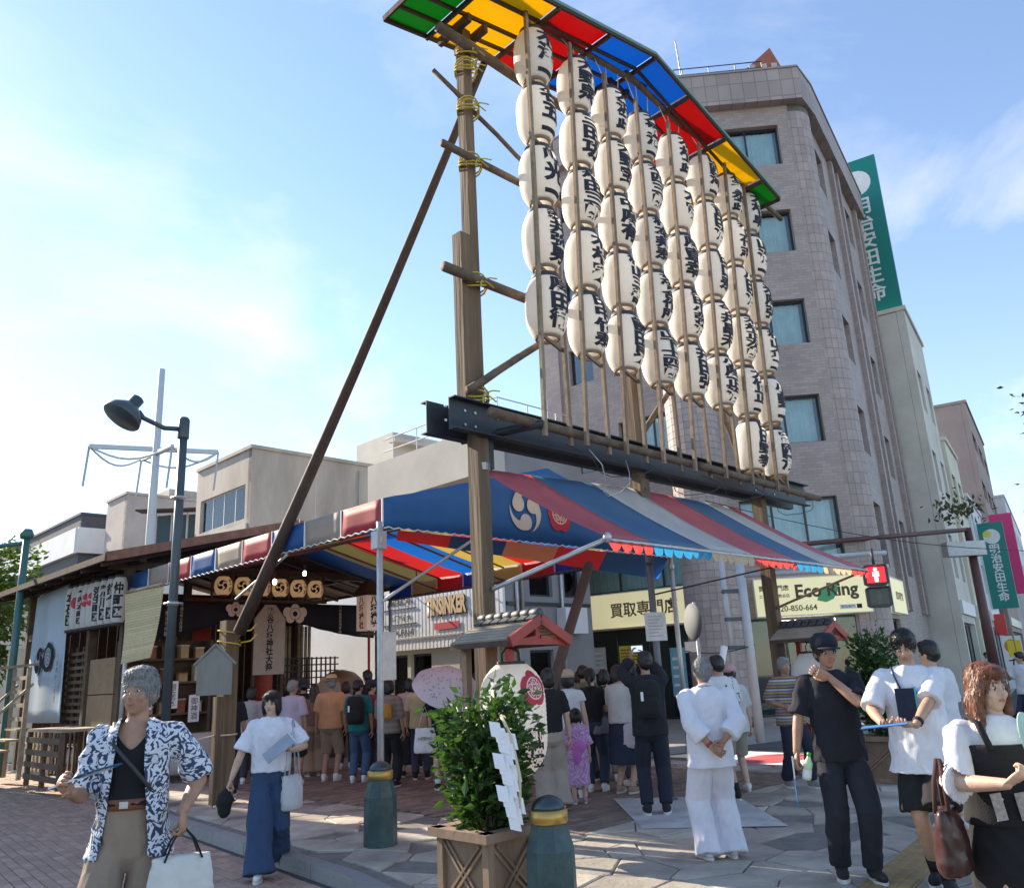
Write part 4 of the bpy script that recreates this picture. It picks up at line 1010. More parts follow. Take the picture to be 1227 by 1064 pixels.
# the other buildings down the street, set along the same line
def cpt(t, o, z=0): p = C0+cdir*t+V((cdir.y, -cdir.x, 0))*o; return V((p.x, p.y, z))
def block(nm, label, t0, t1, o, dep, h, mt, rows, cols, wh=1.5, ww_=1.3, z_first=4.2, pitch=3.3, fr=None, left_win=False, roofbox=None):
    b = thing(nm, label, 'building', cpt((t0+t1)/2, o))
    M = face_m(cpt(t0, o), cdir); L_ = t1-t0; wins = []
    for r in range(rows):
        for c in range(cols):
            x = L_*(c+.5)/cols-ww_/2; wins.append((x, x+ww_, z_first+r*pitch, z_first+r*pitch+wh))
    shop = (.4, L_-.4, .1, 2.7); wall(b, M, L_, 0, h, wins+[shop], mt)
    for w_ in wins: window(b, M, *w_, 2, .14, fr=fr or M_frame)
    window(b, M, *shop, 3, .2, nm='shopfront')
    q = MB(); q.prism([(p.x, p.y) for p in (M @ V((.0, .31, 0)), M @ V((L_, .31, 0)), M @ V((L_, dep, 0)), M @ V((0, dep, 0)))], 0, h-.02)
    q.uv = facade_uv; q.build('side_walls', mt, b, world=True)
    q = MB(); q.box((-.06, -.08, h), (L_+.06, dep, h+.18)).xf(M); q.build('parapet', mt, b, world=True)
    q = MB(); q.box((0, -.1, 3.0), (L_, -.002, 3.5)).xf(M); q.build('fascia', M_framel if rows > 3 else M_white, b, world=True)
    return b, M
M_conc = mat('pale_render', (.64, .60, .52), .85, (.5, .2), (12, .15))
M_cream2 = mat('cream_render', (.68, .64, .50), .85, (.5, .15), (12, .15))
M_whiter = mat('white_render', (.70, .71, .72), .8, (.5, .12), (12, .1))
n1, MN1 = block('tall_block', 'grey-cream concrete block rising just beyond the tiled tower', 8.95, 14.2, 1.15, 9, 15.3, M_conc, 3, 2, 1.7, 1.2, 4.4, 3.4)
n1b, _ = block('low_shop_building', 'lower cream building with a wide dark window beside the concrete block', 14.3, 19.5, 1.3, 9, 10.8, M_cream2, 2, 2, 1.7, 1.6, 4.4, 3.3)
n2, MN2 = block('white_shop_building', 'white shop building further down the street', 19.6, 27.5, 1.4, 9, 9.0, M_whiter, 2, 3, 1.4, 1.3, 4.3, 2.6)
n3, MN3 = block('striped_office_block', 'distant brownish office block with long window bands past the white shops', 32, 46, 1.6, 12, 17.0, mat('brown_pink_wall', (.36, .27, .24), .8, (.5, .15)), 4, 3, 1.2, 3.4, 4.5, 3.2)
n4, MN4 = block('dark_shop_building', 'dark shopfront building beyond the teal blade sign', 27.7, 31.9, 1.2, 9, 6.5, mat('dark_render', (.10, .10, .11), .8, (.6, .2)), 1, 2, 1.3, 1.1, 3.9, 3)
n5, MN5 = block('far_office_block', 'pale office block closing the far end of the street', 47, 75, 2.2, 14, 13.0, M_whiter, 3, 6, 1.3, 2.2, 4.3, 3.0)
M_teal = mat('teal_sign', (.0, .20, .17), .4); M_magenta = mat('magenta_sign', (.62, .03, .16), .45)
def blade(label, a, w_, z0, z1, mt, body, tsz, logo=True, th=.22):
    t = thing('blade_sign', label, 'sign', V((a.x, a.y, z0))); o = V((cdir.y, -cdir.x, 0))
    M = face_m(a, o)                       # x outwards from the facade, facing back up the street towards the plaza
    MB().box((0, -th/2, z0), (w_, th/2, z1)).xf(M).build('panel', mt, t, world=True)
    if logo:
        q = MB(); disc(q, 0, 0, 1, 20); T = Matrix(((.33*w_, 0, 0, w_*.5), (0, 0, -1, -th/2-.004), (0, .33*w_, 0, z1-w_*.62), (0, 0, 0, 1))); q.xf(M @ T).build('round_logo', M_white, t, world=True)
        q = MB(); disc(q, 0, 0, 1, 20); T = Matrix(((.17*w_, 0, 0, w_*.34), (0, 0, -1, -th/2-.008), (0, .15*w_, 0, z1-w_*.5), (0, 0, 0, 1))); q.xf(M @ T).build('logo_leaf', mat('logo_yellow', (.7, .65, .1), .5), t, world=True)
    if body: stext(body, t, M, w_*.52, z0+(z1-z0)*(.41 if logo else .5), -th/2-.004, M_white, vertical=True, height=(z1-z0)*tsz, bold=.02)
    return t
blade('tall teal blade sign standing above the concrete block beside the tower', cpt(9.4, -.75, 0), 1.85, 15.5, 22.9, M_teal, '明治安田生命', .66)
blade('teal blade sign hanging lower over the far street', cpt(22.0, 1.45, 0), 1.15, 3.6, 7.9, M_teal, '明治安田生命', .66)
blade('magenta blade sign behind the lower teal sign', cpt(26.5, 1.85, 0), 1.1, 4.5, 8.9, M_magenta, '', .6, False)
blade('red illuminated shop sign by the far shopfronts', cpt(20.5, 1.45, 0), .5, 2.3, 3.3, mat('red_sign', (.6, .05, .04), .5), '', .5, False)
# wooded hill at the end of the street
hl = MB(); nx_, ny_ = 50, 10
vs = [V((60+i*7, 280+j*14, max(0, 26*sin(pi*j/ny_)*(.35+.65*noise.noise(V((i*.11, j*.2, 3)))+.35*noise.noise(V((i*.5, j*.7, 1))))))) for j in range(ny_+1) for i in range(nx_+1)]
hl.add(vs, [(j*(nx_+1)+i, j*(nx_+1)+i+1, (j+1)*(nx_+1)+i+1, (j+1)*(nx_+1)+i) for j in range(ny_) for i in range(nx_)])
struct(hl.build('hills', mat('wooded_hill', (.035, .06, .022), .9, (.12, .5), (.6, 1.0)), None, True))

# ------------------------------------------------------------------ buildings behind the tent and shrine
def house(nm, label, corner, l_u, l_n, h, mt, wins_u=(), wins_n=(), fr=None, rail=False, cur=None, mu=None):
    """block on the rack's axes; corner is its nearest corner, u face runs right-back, n face left-back"""
    b = thing(nm, label, 'building', (corner.x, corner.y, 0)); c = V((corner.x, corner.y, 0))
    Mn = face_m(c-RN*l_n, RN); Mu = face_m(c, RU)
    wall(b, Mn, l_n-.001, 0, h, list(wins_n), mt)
    wall(b, Mu, l_u, 0, h, list(wins_u), mu or mt)
    for M, ws in ((Mn, wins_n), (Mu, wins_u)):
        for w_ in ws: window(b, M, *w_, max(1, round((w_[1]-w_[0])/1.0)), .12, fr=fr or M_framel, cur=cur)
    q = MB(); i0 = c-RN*.31+RU*.31; P_ = [c-RN*.5+RU*.5, c-RN*.5+RU*l_u, c-RN*l_n+RU*l_u, c-RN*l_n+RU*.5]
    q.prism([(p.x, p.y) for p in P_], 0, h-.05); q.build('core', M_room if 0 else mt, b, world=True)
    q = MB(); o = .1; P_ = [c+RN*o-RU*o, c+RN*o+RU*l_u, c-RN*l_n+RU*l_u, c-RN*l_n-RU*o]
    q.prism([(p.x, p.y) for p in P_], h, h+.16); q.build('coping', mt, b, world=True)
    if rail:
        for z in (h+.55, h+.95): MB().tube([c-RN*l_n+V((0, 0, z)), c+V((0, 0, z)), c+RU*l_u+V((0, 0, z))], .022, 5).build('rail', M_framel, b, world=True)
        for k in range(int(l_n/1.2)+1): p = c-RN*1.2*k; MB().tube([p+V((0, 0, h+.15)), p+V((0, 0, h+.95))], .02, 5).build('baluster', M_framel, b, world=True)
        for k in range(1, int(l_u/1.2)+1): p = c+RU*1.2*k; MB().tube([p+V((0, 0, h+.15)), p+V((0, 0, h+.95))], .02, 5).build('baluster', M_framel, b, world=True)
    return b, Mn, Mu
M_beige = mat('beige_render', (.48, .42, .36), .85, (.5, .34, (1, 1, .25)), (10, .15))
M_beige2 = mat('pale_beige_render', (.52, .49, .43), .85, (.35, .18), (10, .15))
def zat(x, y, D): return PD(x, y, D).z
c1 = PD(300, 600, 37); b1, Mn1, Mu1 = house('beige_building', 'beige flat-roofed building with a blank side wall, behind the diagonal brace', c1, 15, 5.5, zat(300, 537, 37), M_beige, (), ((.5, 5.0, zat(290, 622, 37.5), zat(290, 580, 37.5)),), rail=False, cur=M_curt)
MB().box((.3, -.08, zat(290, 628, 37.5)-.25), (5.3, -.002, zat(290, 628, 37.5))).xf(Mn1).build('ledge', M_beige2, b1, world=True)
q = MB().box((9.5, 2.5, zat(300, 537, 37)), (13.5, 6, zat(300, 537, 37)+3.0)).xf(Mu1).build('roof_room', M_beige2, b1, world=True)
MB().box((9.2, 1.9, zat(300, 537, 37)+2.3), (12.2, 2.5, zat(300, 537, 37)+2.5)).xf(Mu1).build('canopy_slab', M_beige2, b1, world=True)
for x in (3.2, 8.1): MB().box((x, -.012, 0), (x+.05, -.002, zat(300, 537, 37)-.02)).xf(Mu1).build('expansion_joint', M_beige2, b1, world=True)
for x in (5.6, 11.0): MB().tube([Mu1 @ V((x, -.07, 0)), Mu1 @ V((x, -.07, zat(300, 537, 37)-.3))], .05, 7).build('drain_pipe', M_beige2, b1, True, world=True)
MB().box((6.2, -.42, 7.2), (7.1, -.03, 7.9)).xf(Mu1).build('air_conditioner', M_whiter, b1, world=True)
F0 = PD(520, 800, 24.0); F0.z = 0; c2 = F0+RN*3.0
zt2 = zat(553, 527, 22.6)
b2, Mn2, Mu2 = house('restaurant_building', 'white building with a corrugated restaurant sign and rooftop railing behind the tent', c2, 3.4, 5.3, zt2, M_beige2, ((1.0, 1.9, zt2-3.0, zt2-1.9), (.9, 1.8, 3.6, 4.9), (.8, 1.7, .1, 2.2), (2.3, 3.0, 3.6, 4.9)), ((.5, 2.4, zt2-3.1, zt2-1.75), (.3, 1.1, .1, 2.3), (1.25, 2.2, .1, 2.3), (3.4, 4.9, .1, 2.4)), fr=M_frame, rail=True, mu=mat('grey_side_wall', (.26, .26, .27), .85, (.5, .25), (10, .15)))
MB().box((-.1, -.55, zt2-1.25), (5.5, -.003, zt2+.02)).xf(Mn2).build('eave_band', M_beige2, b2, world=True)
M_corr = mat('corrugated_white', (.74, .74, .73), .5, wave=(3.2, 'X', .7))
sg = thing('restaurant_sign', 'white corrugated restaurant sign with black lettering and a cream logo', 'sign', Mn2 @ V((2.6, 0, 2.6)))
sg.rotation_euler = (0, 0, rad(-45)); PM[sg.name] = PM[sg.name] @ Matrix.Rotation(rad(-45), 4, 'Z')
q = MB()
for k in range(66): q.box((.05+k*.08, -.13-.006*(k % 2), 2.42), (.13+k*.08, -.05, 4.05))
stuff(q.xf(Mn2).build('corrugated_sheet', M_white, sg, world=True))
MB().box((.05, -.15, 4.055), (5.33, -.05, 4.75)).xf(Mn2).build('upper_panel', M_white, sg, world=True)
for z in (2.72, 4.05): MB().box((.05, -.17, z), (5.33, -.145, z+.035)).xf(Mn2).build('rail', mat('grey_rail', (.3, .3, .3), .6), sg, world=True)
for z in (3.14, 3.58): MB().box((.1, -.165, z), (1.75, -.148, z+.04)).xf(Mn2).build('rule', M_black, sg, world=True)
for b_, z, w_ in (('AMERICAN', 3.80, 1.25), ('★ STYLE ★', 3.37, 1.1), ('RESTAURANT', 2.93, 1.4)): stext(b_, sg, Mn2, .95, z, -.152, M_black, width=w_, bold=.03)
stext('TINSINKER', sg, Mn2, 3.05, 3.55, -.168, mat('logo_cream', (.62, .42, .22), .6), width=1.75, height=.52, bold=.05); stext('TINSINKER', sg, Mn2, 3.08, 3.52, -.160, M_black, width=1.82, height=.56, bold=.07)
q = MB(); q.box((2.55, -.165, 2.9), (3.6, -.150, 3.08)); q.xf(Mn2).build('red_ribbon', M_crimson, sg, world=True)
for x in (.7, 3.4): MB().tube([Mn2 @ V((x, -.1, 4.4)), Mn2 @ V((x, -.6, 4.5)), Mn2 @ V((x, -.75, 4.35))], .02, 6).build('sign_lamp', M_black, sg, world=True)
for x, z0, z1 in ((.35, 0, zt2-1.3), (.55, 2.5, zt2-1.3), (2.1, 0, 6.5)): MB().tube([Mu2 @ V((x, -.07, z0)), Mu2 @ V((x, -.07, z1))], .045, 8).build('drain_pipe', M_galv, b2, True, world=True)
MB().box((1.9, -.35, 2.6), (2.8, -.02, 3.3)).xf(Mu2).build('air_conditioner', M_whiter, b2, world=True)
for z in (3.35, 5.2): MB().box((.0, -.06, z), (3.3, -.003, z+.09)).xf(Mu2).build('string_course', M_frame, b2, world=True)
c3 = PD(603, 800, 26.5)+RU*2.6; b3, Mn3, Mu3 = house('grey_building', 'narrow grey building with pipes between the restaurant and the tower', c3, 4.0, 5, 8.2, mat('grey_render', (.27, .27, .28), .85, (.5, .2)), ((.6, 1.3, 4.6, 5.8), (1.7, 2.6, 4.6, 5.8)), (), fr=M_frame)
for x in (.3, 1.5): MB().tube([Mu3 @ V((x, -.08, 0)), Mu3 @ V((x, -.08, 7))], .05, 6).build('drain_pipe', M_framel, b3, world=True)
c0_ = F0-RN*2.5; b0, _, _ = house('white_wall_building', 'plain white walled building behind the shrine stage', c0_, 5, 9, 5.0, M_whiter, (), ((1.5, 3.0, .9, 2.2),), fr=M_frame)
c4 = PD(152, 600, 56); b4, Mn4_, Mu4 = house('concrete_tower_house', 'beige concrete block with a small square window left of the lamp post', c4, 8, 3.4, zat(152, 592, 56), mat('concrete_pinkish', (.42, .37, .34), .85, (.3, .25), (8, .2)), ((2.6, 3.2, zat(152, 620, 56)-.2, zat(152, 612, 56)),), (), fr=M_frame)
MB().box((3.0, 1.0, zat(152, 592, 56)), (7.5, 3.2, zat(152, 575, 56))).xf(Mu4).build('roof_room', M_beige, b4, world=True)
h5 = zat(60, 615, 62); c5 = PD(96, 640, 62)
b5, Mn5_, Mu5 = house('dark_brick_building', 'dark grey building with a pale cornice band at the far left', c5, 6, 24, h5, mat('dark_grey_wall', (.085, .085, .10), .8, (.5, .2)), (), ((13, 14.5, h5-5.5, h5-3.6), (18, 19.5, h5-5.5, h5-3.6)), fr=M_frame)
for M, l_ in ((Mn5_, 24), (Mu5, 6)): MB().box((-.2 if l_ == 6 else 0, -.3, h5-2.6), (l_ if l_ == 6 else l_+.0, -.003, h5-.9)).xf(M).build('cornice', M_whiter, b5, world=True)
# glazed roof terrace beside the far pole
gt = thing('roof_terrace', 'small glazed roof terrace with a dark lean-to roof behind the lamp post', 'roof terrace', PD(212, 640, 45))
T_ = PM[gt.name] @ Matrix.Rotation(A45*0, 4, 'Z'); gt_z = 0
for x in (-1.1, -.3, .5, 1.3): MB().box((x-.04, -.04, -1.2), (x+.04, .04, 1.1)).build('mullion', M_framel, gt)
MB().box((-1.1, .05, -1.2), (1.3, .06, 1.0)).build('pane', M_glassy, gt); MB().bar((-1.9, -.3, 1.2), (1.6, -.3, 1.15), .8, .08).build('lean_to_roof', M_dark, gt)
MB().box((-1.6, .2, -9), (1.6, 3, -1.2)).build('base_block', M_whiter, gt)

# ------------------------------------------------------------------ lamp posts, far pole, traffic signal
M_lampp = mat('lamp_post_paint', (.075, .10, .115), .45, (3, .2), metal=.2)
lp = thing('street_lamp', 'grey-green street lamp with a big shallow dish shade over the shrine roof', 'street lamp', G(192, 968))
LPO = PM[lp.name].inverted(); D_ = hypot(lp.location.x, lp.location.y)
tp = LPO @ PD(215, 505, D_+.1); tp.x *= .0; tp.y *= 0
MB().tube([(0, 0, 0), (0, 0, 1.0)], .095, 12).tube([(0, 0, 1.0), (0, 0, tp.z)], .068, 12).build('pole', M_lampp, lp, True)
MB().lathe([(.085, tp.z-.32), (.09, tp.z-.3), (.09, tp.z), (.06, tp.z+.04)], 12).build('cap', M_lampp, lp, True)
hd = LPO @ PD(150, 500, D_-.2); ar = V((hd.x, hd.y, 0)).normalized()
MB().tube([(0, 0, tp.z-.16), ar*.30+V((0, 0, tp.z-.18)), ar*.62+V((0, 0, tp.z-.06)), ar*.70+V((0, 0, tp.z+.04))], .04, 8).build('arm', M_lampp, lp, True)
T_ = Matrix.Translation(ar*.88+V((0, 0, tp.z-.0))) @ V((0, 0, 1)).rotation_difference((V((0, 0, 1))*.86-ar*.50+V((0, .12, 0))).normalized()).to_matrix().to_4x4()
MB().lathe([(.30, -.13), (.31, -.11), (.27, .0), (.15, .12), (.10, .14), (.10, .30), (.07, .32)], 24, T_).build('shade', M_lampp, lp, True)
MB().lathe([(.02, -.10), (.28, -.105)], 24, T_, cap=False).build('lamp_glass', mat('lamp_glass', (.05, .055, .06), .3), lp, True)
for z in (2.9, 4.55): MB().tube([(-.11, -.06, z), (-.02, -.12, z), (.1, -.08, z), (.16, -.02, z)], .016, 6).lathe([(.085, z-.03), (.085, z+.03)], 12).build('clamp', M_galv, lp, True)
lf_ = thing('street_lamp', 'green street lamp at the far left edge in front of the tree', 'street lamp', PD(8, 860, 22)); lf_.location.z = 0; PM[lf_.name] = Matrix.Translation(lf_.location)
zt = PD(22, 640, 22).z
MB().tube([(0, 0, 0), (0, 0, zt)], .08, 10).build('pole', mat('green_post', (.05, .14, .13), .45), lf_, True)
MB().lathe([(.13, zt-.1), (.15, zt), (.1, zt+.12)], 12).build('cap', MATS['green_post'], lf_, True); MB().tube([(0, 0, zt-.2), (-1.2, .1, zt-.25)], .05, 8).build('arm', MATS['green_post'], lf_, True)
fp = thing('festival_pole', 'slim white pole with crossed arms and hanging streamers behind the shrine', 'pole', (-9.82, 21.9, 0))
M_polew = mat('pole_white', (.55, .57, .58), .6)
MB().tube([(0, 0, 0), (0, 0, 10.4)], [.14, .09], 10).build('pole', M_polew, fp, True)
q = V((1.5, .65, 0))
MB().bar((-1.55, -.6, 8.05), (1.5, .6, 8.05), .09, .12).build('arm', M_polew, fp); MB().bar((-.95, 1.2, 8.12), (.95, -1.2, 7.75), .09, .12).build('arm', M_polew, fp)
ends = [V((-1.55, -.6, 8.05)), V((.95, -1.2, 7.75)), V((1.5, .6, 8.05)), V((-.95, 1.2, 8.12))]
for a, b in zip(ends, ends[1:]+ends[:1]): MB().tube([a+(b-a)*k/8+V((0, 0, -.35*sin(pi*k/8))) for k in range(9)], .03, 5).build('garland', M_polew, fp, True)
for e in ends: MB().bar(e, e+V((-.08, 0, -1.1)), .09, .02).build('streamer', mat('streamer_cloth', (.5, .52, .54), .8), fp)
# signal pole group on the far kerb
M_grypipe = mat('pale_grey_pole', (.52, .54, .56), .45, (2, .1))
up = thing('signal_pole', 'pale grey steel signal pole with clamped pipes beside the round column', 'pole', PD(908, 858, 19.0)); up.location.z = 0; PM[up.name] = Matrix.Translation(up.location)
UI = PM[up.name].inverted(); zt = PD(900, 668, 19).z
MB().tube([(0, 0, 0), (0, 0, zt+.3)], .10, 12).build('pole', M_grypipe, up, True)
MB().tube([(-.38, .05, 1.6), (-.38, .05, zt+.1)], .06, 8).build('conduit', M_grypipe, up, True)
for z in (1.9, 2.5, 3.1): MB().box((-.44, -.02, z), (.1, .12, z+.08)).build('clamp', M_lampp, up)
for dz in (0, -.28): MB().tube([(0, 0, zt-.1+dz), UI @ (PD(1062, 662, 18.4)+V((0, 0, dz)))], .045, 8).build('arm', M_grypipe, up, True)
sp_ = PD(1051, 702, 18.2)
ps = thing('pedestrian_signal', 'pedestrian signal showing a red standing figure, hung from the signal arm', 'traffic signal', sp_, rad(-18))
M_hous = mat('signal_housing', (.05, .05, .055), .5)
for i, z in enumerate((.215, -.215)):
    MB().prism([(.24*cos(a)*1.0*(1 if abs(cos(a)) < .75 else .92), .205*sin(a)) for a in [2*pi*k/24 for k in range(24)]] and [(-.23, -.17), (-.17, -.205), (.17, -.205), (.23, -.17), (.23, .17), (.17, .205), (-.17, .205), (-.23, .17)], -.1, .1, frame((0, 0, z), (1, 0, 0), (0, 0, 1))).build('housing', M_hous, ps)
    MB().box((-.175, -.108, z-.155), (.175, -.101, z+.155)).build('lens', mat('lens_red', (.45, .01, .01), .3, emit=((1, .02, .03), .55)) if i == 0 else mat('lens_off', (.03, .035, .035), .2), ps)
    q = MB(); T_ = frame((0, -.110, z), (1, 0, 0), (0, 0, 1)); disc(q, 0, .105, .035, 12)
    q.add([V(p) for p in ((-.055, .06, 0), (.055, .06, 0), (.06, -.03, 0), (.035, -.03, 0), (.03, -.14, 0), (.004, -.14, 0), (.0, -.05, 0), (-.004, -.14, 0), (-.03, -.14, 0), (-.035, -.03, 0), (-.06, -.03, 0))], [tuple(range(10, -1, -1))])
    q.xf(T_); q.build('figure', mat('lens_white', (.9, .8, .75), .4, emit=((1, .8, .75), 1.1)) if i == 0 else mat('figure_off', (.10, .11, .11), .4), ps)
    MB().box((-.2, -.26, z+.17), (.2, -.1, z+.185)).build('visor', M_hous, ps)
MB().tube([(0, 0, .42), (0, 0, .75)], .03, 8).build('hanger', M_hous, ps, True)
nr = thing('road_sign', 'round road sign seen from behind on a thin white pole by the round column', 'road sign', PD(845, 855, 18.2)); nr.location.z = 0; PM[nr.name] = Matrix.Translation(nr.location)
NI = PM[nr.name].inverted(); zc = PD(843, 744, 18.2).z
MB().tube([(0, 0, 0), (0, 0, zc+.4)], .035, 8).build('pole', M_grypipe, nr, True)
MB().lathe([(.01, -.004), (.38, -.004), (.38, .004), (.01, .004)], 28, frame((-.06, 0, zc), V((.30, -.95, 0)), (0, 0, 1))).build('disc', mat('sign_back_grey', (.15, .16, .17), .8), nr, True)
MB().box((-.3, -.02, zc-.62), (.05, .0, zc-.4)).xf(Matrix.Rotation(rad(-40), 4, 'Z')).build('plate', M_galv, nr)
rp_ = thing('utility_pole', 'reddish brown street pole with a long thin arm reaching left', 'pole', PD(1192, 800, 30)); rp_.location.z = 0; PM[rp_.name] = Matrix.Translation(rp_.location)
RI = PM[rp_.name].inverted(); M_rust = mat('red_brown_steel', (.12, .05, .045), .5, (3, .2))
ztop = PD(1165, 632, 30).z
MB().tube([(0, 0, 0), (0, 0, ztop)], [.17, .11], 12).build('pole', M_rust, rp_, True)
MB().tube([(0, 0, ztop-.05), RI @ PD(960, 652, 24)], .07, 8).build('arm', M_rust, rp_, True)
MB().box((-.9, -.3, ztop-.9), (.3, .1, ztop-.45)).build('lamp_box', M_galv, rp_)
r_ = random.Random(4); q = MB(); foliage(q, r_, [(V((r_.gauss(-.2, .4), r_.gauss(0, .3), ztop+.55+r_.gauss(0, .22))), V((0, 0, 1))) for _ in range(150)], .22); stuff(q.build('flower_basket', mat('basket_leaf', (.10, .09, .03), .7, attr=.4), rp_))
# overhead wires
for i, (a, b, s_) in enumerate(((PD(845, 600, 22), PD(1230, 660, 30), .3), (PD(820, 780, 18.2), PD(905, 772, 19), .1))):
    wv = thing('overhead_wire', ('thin black overhead wire crossing in front of the tower', 'black cable looped between the road sign and the signal pole')[i], 'wire', a)
    MB().tube([a+(b-a)*k/10+V((0, 0, -s_*sin(pi*k/10))) for k in range(11)], .012, 5).build('cable', M_wire, wv, True, world=True)
# trees and hedges
M_tleaf = leafmat('tree_leaf', (.05, .095, .016), (.10, .15, .02))
def tree(p, h, r, label, seed, nm='street_tree', n=1500, ls=.16, cz=.62):
    t = thing(nm, label, 'tree', p); rr = random.Random(seed); q = MB(); q.tube([(0, 0, 0), (.05, .02, h*.3), (0, .05, h*.6), (.05, 0, h*.85)], [h*.026, h*.02, h*.014, h*.006], 8); tips = []
    for i in range(22):
        z = h*rr.uniform(.3, .8); a = rr.uniform(0, 2*pi); l_ = r*rr.uniform(.5, 1.0); e = V((cos(a)*l_, sin(a)*l_, z+rr.uniform(.0, .25)*h)); q.tube([(0, 0, z), e*.5+V((0, 0, z*.52)), e], [h*.008, h*.005, h*.002], 5); tips.append(e); tips.append(e*.6+V((0, 0, z*.42)))
    q.build('trunk', M_twig, t, True); f = MB(); pts = []
    for e in tips:
        for _ in range(n//len(tips)): gz = lambda: max(-1.6, min(1.6, rr.gauss(0, 1))); c = e+V((gz()*r*.17, gz()*r*.17, gz()*r*.15)); pts.append((c, (c-V((0, 0, h*cz))).normalized()))
    foliage(f, rr, pts, ls); stuff(f.build('crown', M_tleaf, t)); return t
tree(V((-21.3, 31, 0)), 7.4, 2.6, 'leafy green street tree at the far left behind the shrine', 2, n=9000, ls=.27)
tree(V((-25.5, 33, 0)), 8.0, 2.9, 'green tree cut by the left edge of the view', 3, n=6000, ls=.27)
tree(V((15.3, 21.6, 0)), 10.0, 1.6, 'tree whose twigs reach in from the right edge', 5, n=1300, ls=.17)
tree(V((47, 82, 0)), 9, 4, 'distant street tree at the end of the street', 6, n=900, ls=.5)
shade_block = thing('tall_block', 'tall plain block added unseen beyond the left edge to shade the foreground', 'building', RK(-4.6, -26), A45)  # added out of view, only to cast shade over the foreground
q = MB()
for z in range(5): q.box((-14, 0, z*3.0), (0, 9, z*3.0+1.1)); q.box((-14, .15, z*3.0+1.1), (-.001, 9, z*3.0+3.19))
q.build('wall', M_beige, shade_block); MB().box((-14.1, -.1, 15.05), (.1, 9.1, 15.2)).build('parapet', M_beige2, shade_block)
for z in range(5):
    for x in range(5): MB().box((-13.2+x*2.7, .09, z*3.2+1.15), (-11.4+x*2.7, .148, z*3.2+2.6)).build('window', M_glassy, shade_block)
hd_ = thing('hedge', 'low trimmed hedge beside the far crossing', 'hedge', cpt(27, 5.2))
q = MB(); r_ = random.Random(8); pts = [(V((r_.uniform(-1.8, 1.8), r_.uniform(-.6, .6), r_.uniform(.2, 1.25))), V((0, -.5, .6))) for _ in range(900)]; foliage(q, r_, pts, .2); stuff(q.build('foliage', M_tleaf, hd_)); MB().box((-1.9, -.7, -.12), (1.9, .7, .15)).build('kerb_edge', M_kerb, hd_)
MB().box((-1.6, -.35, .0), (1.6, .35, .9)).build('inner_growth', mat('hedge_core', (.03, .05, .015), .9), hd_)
bn = thing('banner_stand', 'white upright banner with an orange emblem on the far pavement', 'banner', cpt(12.5, 2.4), rad(-25))
MB().box((-.35, -.01, .15), (.35, .01, 2.15)).build('cloth', M_white, bn); MB().tube([(-.38, 0, 0), (-.38, 0, 2.3)], .02, 6).build('pole', M_black, bn)
q = MB(); disc(q, 0, 0, .27, 20); q.xf(frame((0, -.013, 1.75), (1, 0, 0), (0, 0, 1))).build('orange_emblem', mat('orange_print', (.62, .24, .04), .7), bn)
stuff(MB().bar((-.2, -.012, 1.2), (.16, -.012, 1.24), .05, .004, (0, 1, 0)).bar((-.02, -.0135, 1.28), (-.1, -.0135, .9), .05, .004, (0, 1, 0)).bar((-.2, -.012, .8), (.2, -.012, .82), .05, .004, (0, 1, 0)).bar((.08, -.0135, .98), (.02, -.0135, .55), .05, .004, (0, 1, 0)).build('brush_strokes', M_black, bn))
yf = thing('yellow_flag', 'small yellow flag on a pole by the far shopfront', 'flag', cpt(10.3, 2.6), rad(-20))
MB().tube([(0, 0, 0), (0, 0, 2.4)], .03, 8).build('pole', mat('tan_pole', (.35, .24, .14), .7), yf); MB().box((-.24, -.02, 1.35), (.2, .02, 1.95)).build('cloth', mat('yellow_cloth', (.75, .55, .03), .7), yf)
# ------------------------------------------------------------------ shrine stage under its own gabled roof
shr = thing('shrine_stage', 'open timber shrine stage with a dark gabled roof behind the tent', 'shrine', RP, A45)
Y0s, Y1s = 10.25, 17.6
M_plk = mat('stage_plank', (.13, .085, .055), .75, (5, .35, (1, .15, 1)), (9, .3), vary=.18)
M_batten = mat('pale_batten', (.40, .31, .21), .75, (7, .3), vary=.12)  # paler timber for some slats, the steps and the bench top
def sroof(s): return 4.06+(s+.78)*.245 if s <= 3.1 else 4.98-(s-3.1)*.235
for k in range(17):                       # roof boards, lapped
    y = 9.25+k*.53
    for s0, s1 in ((-.78, 3.1), (7.2, 3.1)):
        q = MB(); a, b = V((s0, y, sroof(s0))), V((s1, y, sroof(s1))); c, d = V((s1, y+.525, sroof(s1))), V((s0, y+.525, sroof(s0)))
        (q.sheet(a, b, c, d, .05) if s0 < 3 else q.sheet(a, d, c, b, .05)); q.build('roof_board', M_board, shr)
for s0, s1 in ((-.81, 3.1), (7.23, 3.1)):
    MB().bar((s0, 9.22, sroof(s0)-.03), (s1, 9.22, sroof(s1)-.03), .05, .17).build('bargeboard', mat('bargeboard_wood', (.24, .12, .08), .7, (6, .3), (10, .2)), shr)
    MB().bar((s0, 9.2, sroof(s0)-.04), (s0, 18.3, sroof(s0)-.04), .06, .12).build('eave_board', M_dark, shr)
    for k in range(8): MB().bar((s0+.05 if s0 < 3 else s0-.05, 9.6+k*1.1, sroof(s0)-.12), (s1, 9.6+k*1.1, sroof(s1)-.12), .07, .09).build('rafter', M_dark, shr)
for x, y in ((0, Y0s), (0, 12.1), (0, 13.9), (0, 16.5), (5.95, Y0s), (5.95, 14), (3.05, 14.6)):
    MB().box((x-.08, y-.08, 0), (x+.08, y+.08, 4.2 if x < 1 else 4.3)).build('post', M_plk, shr)
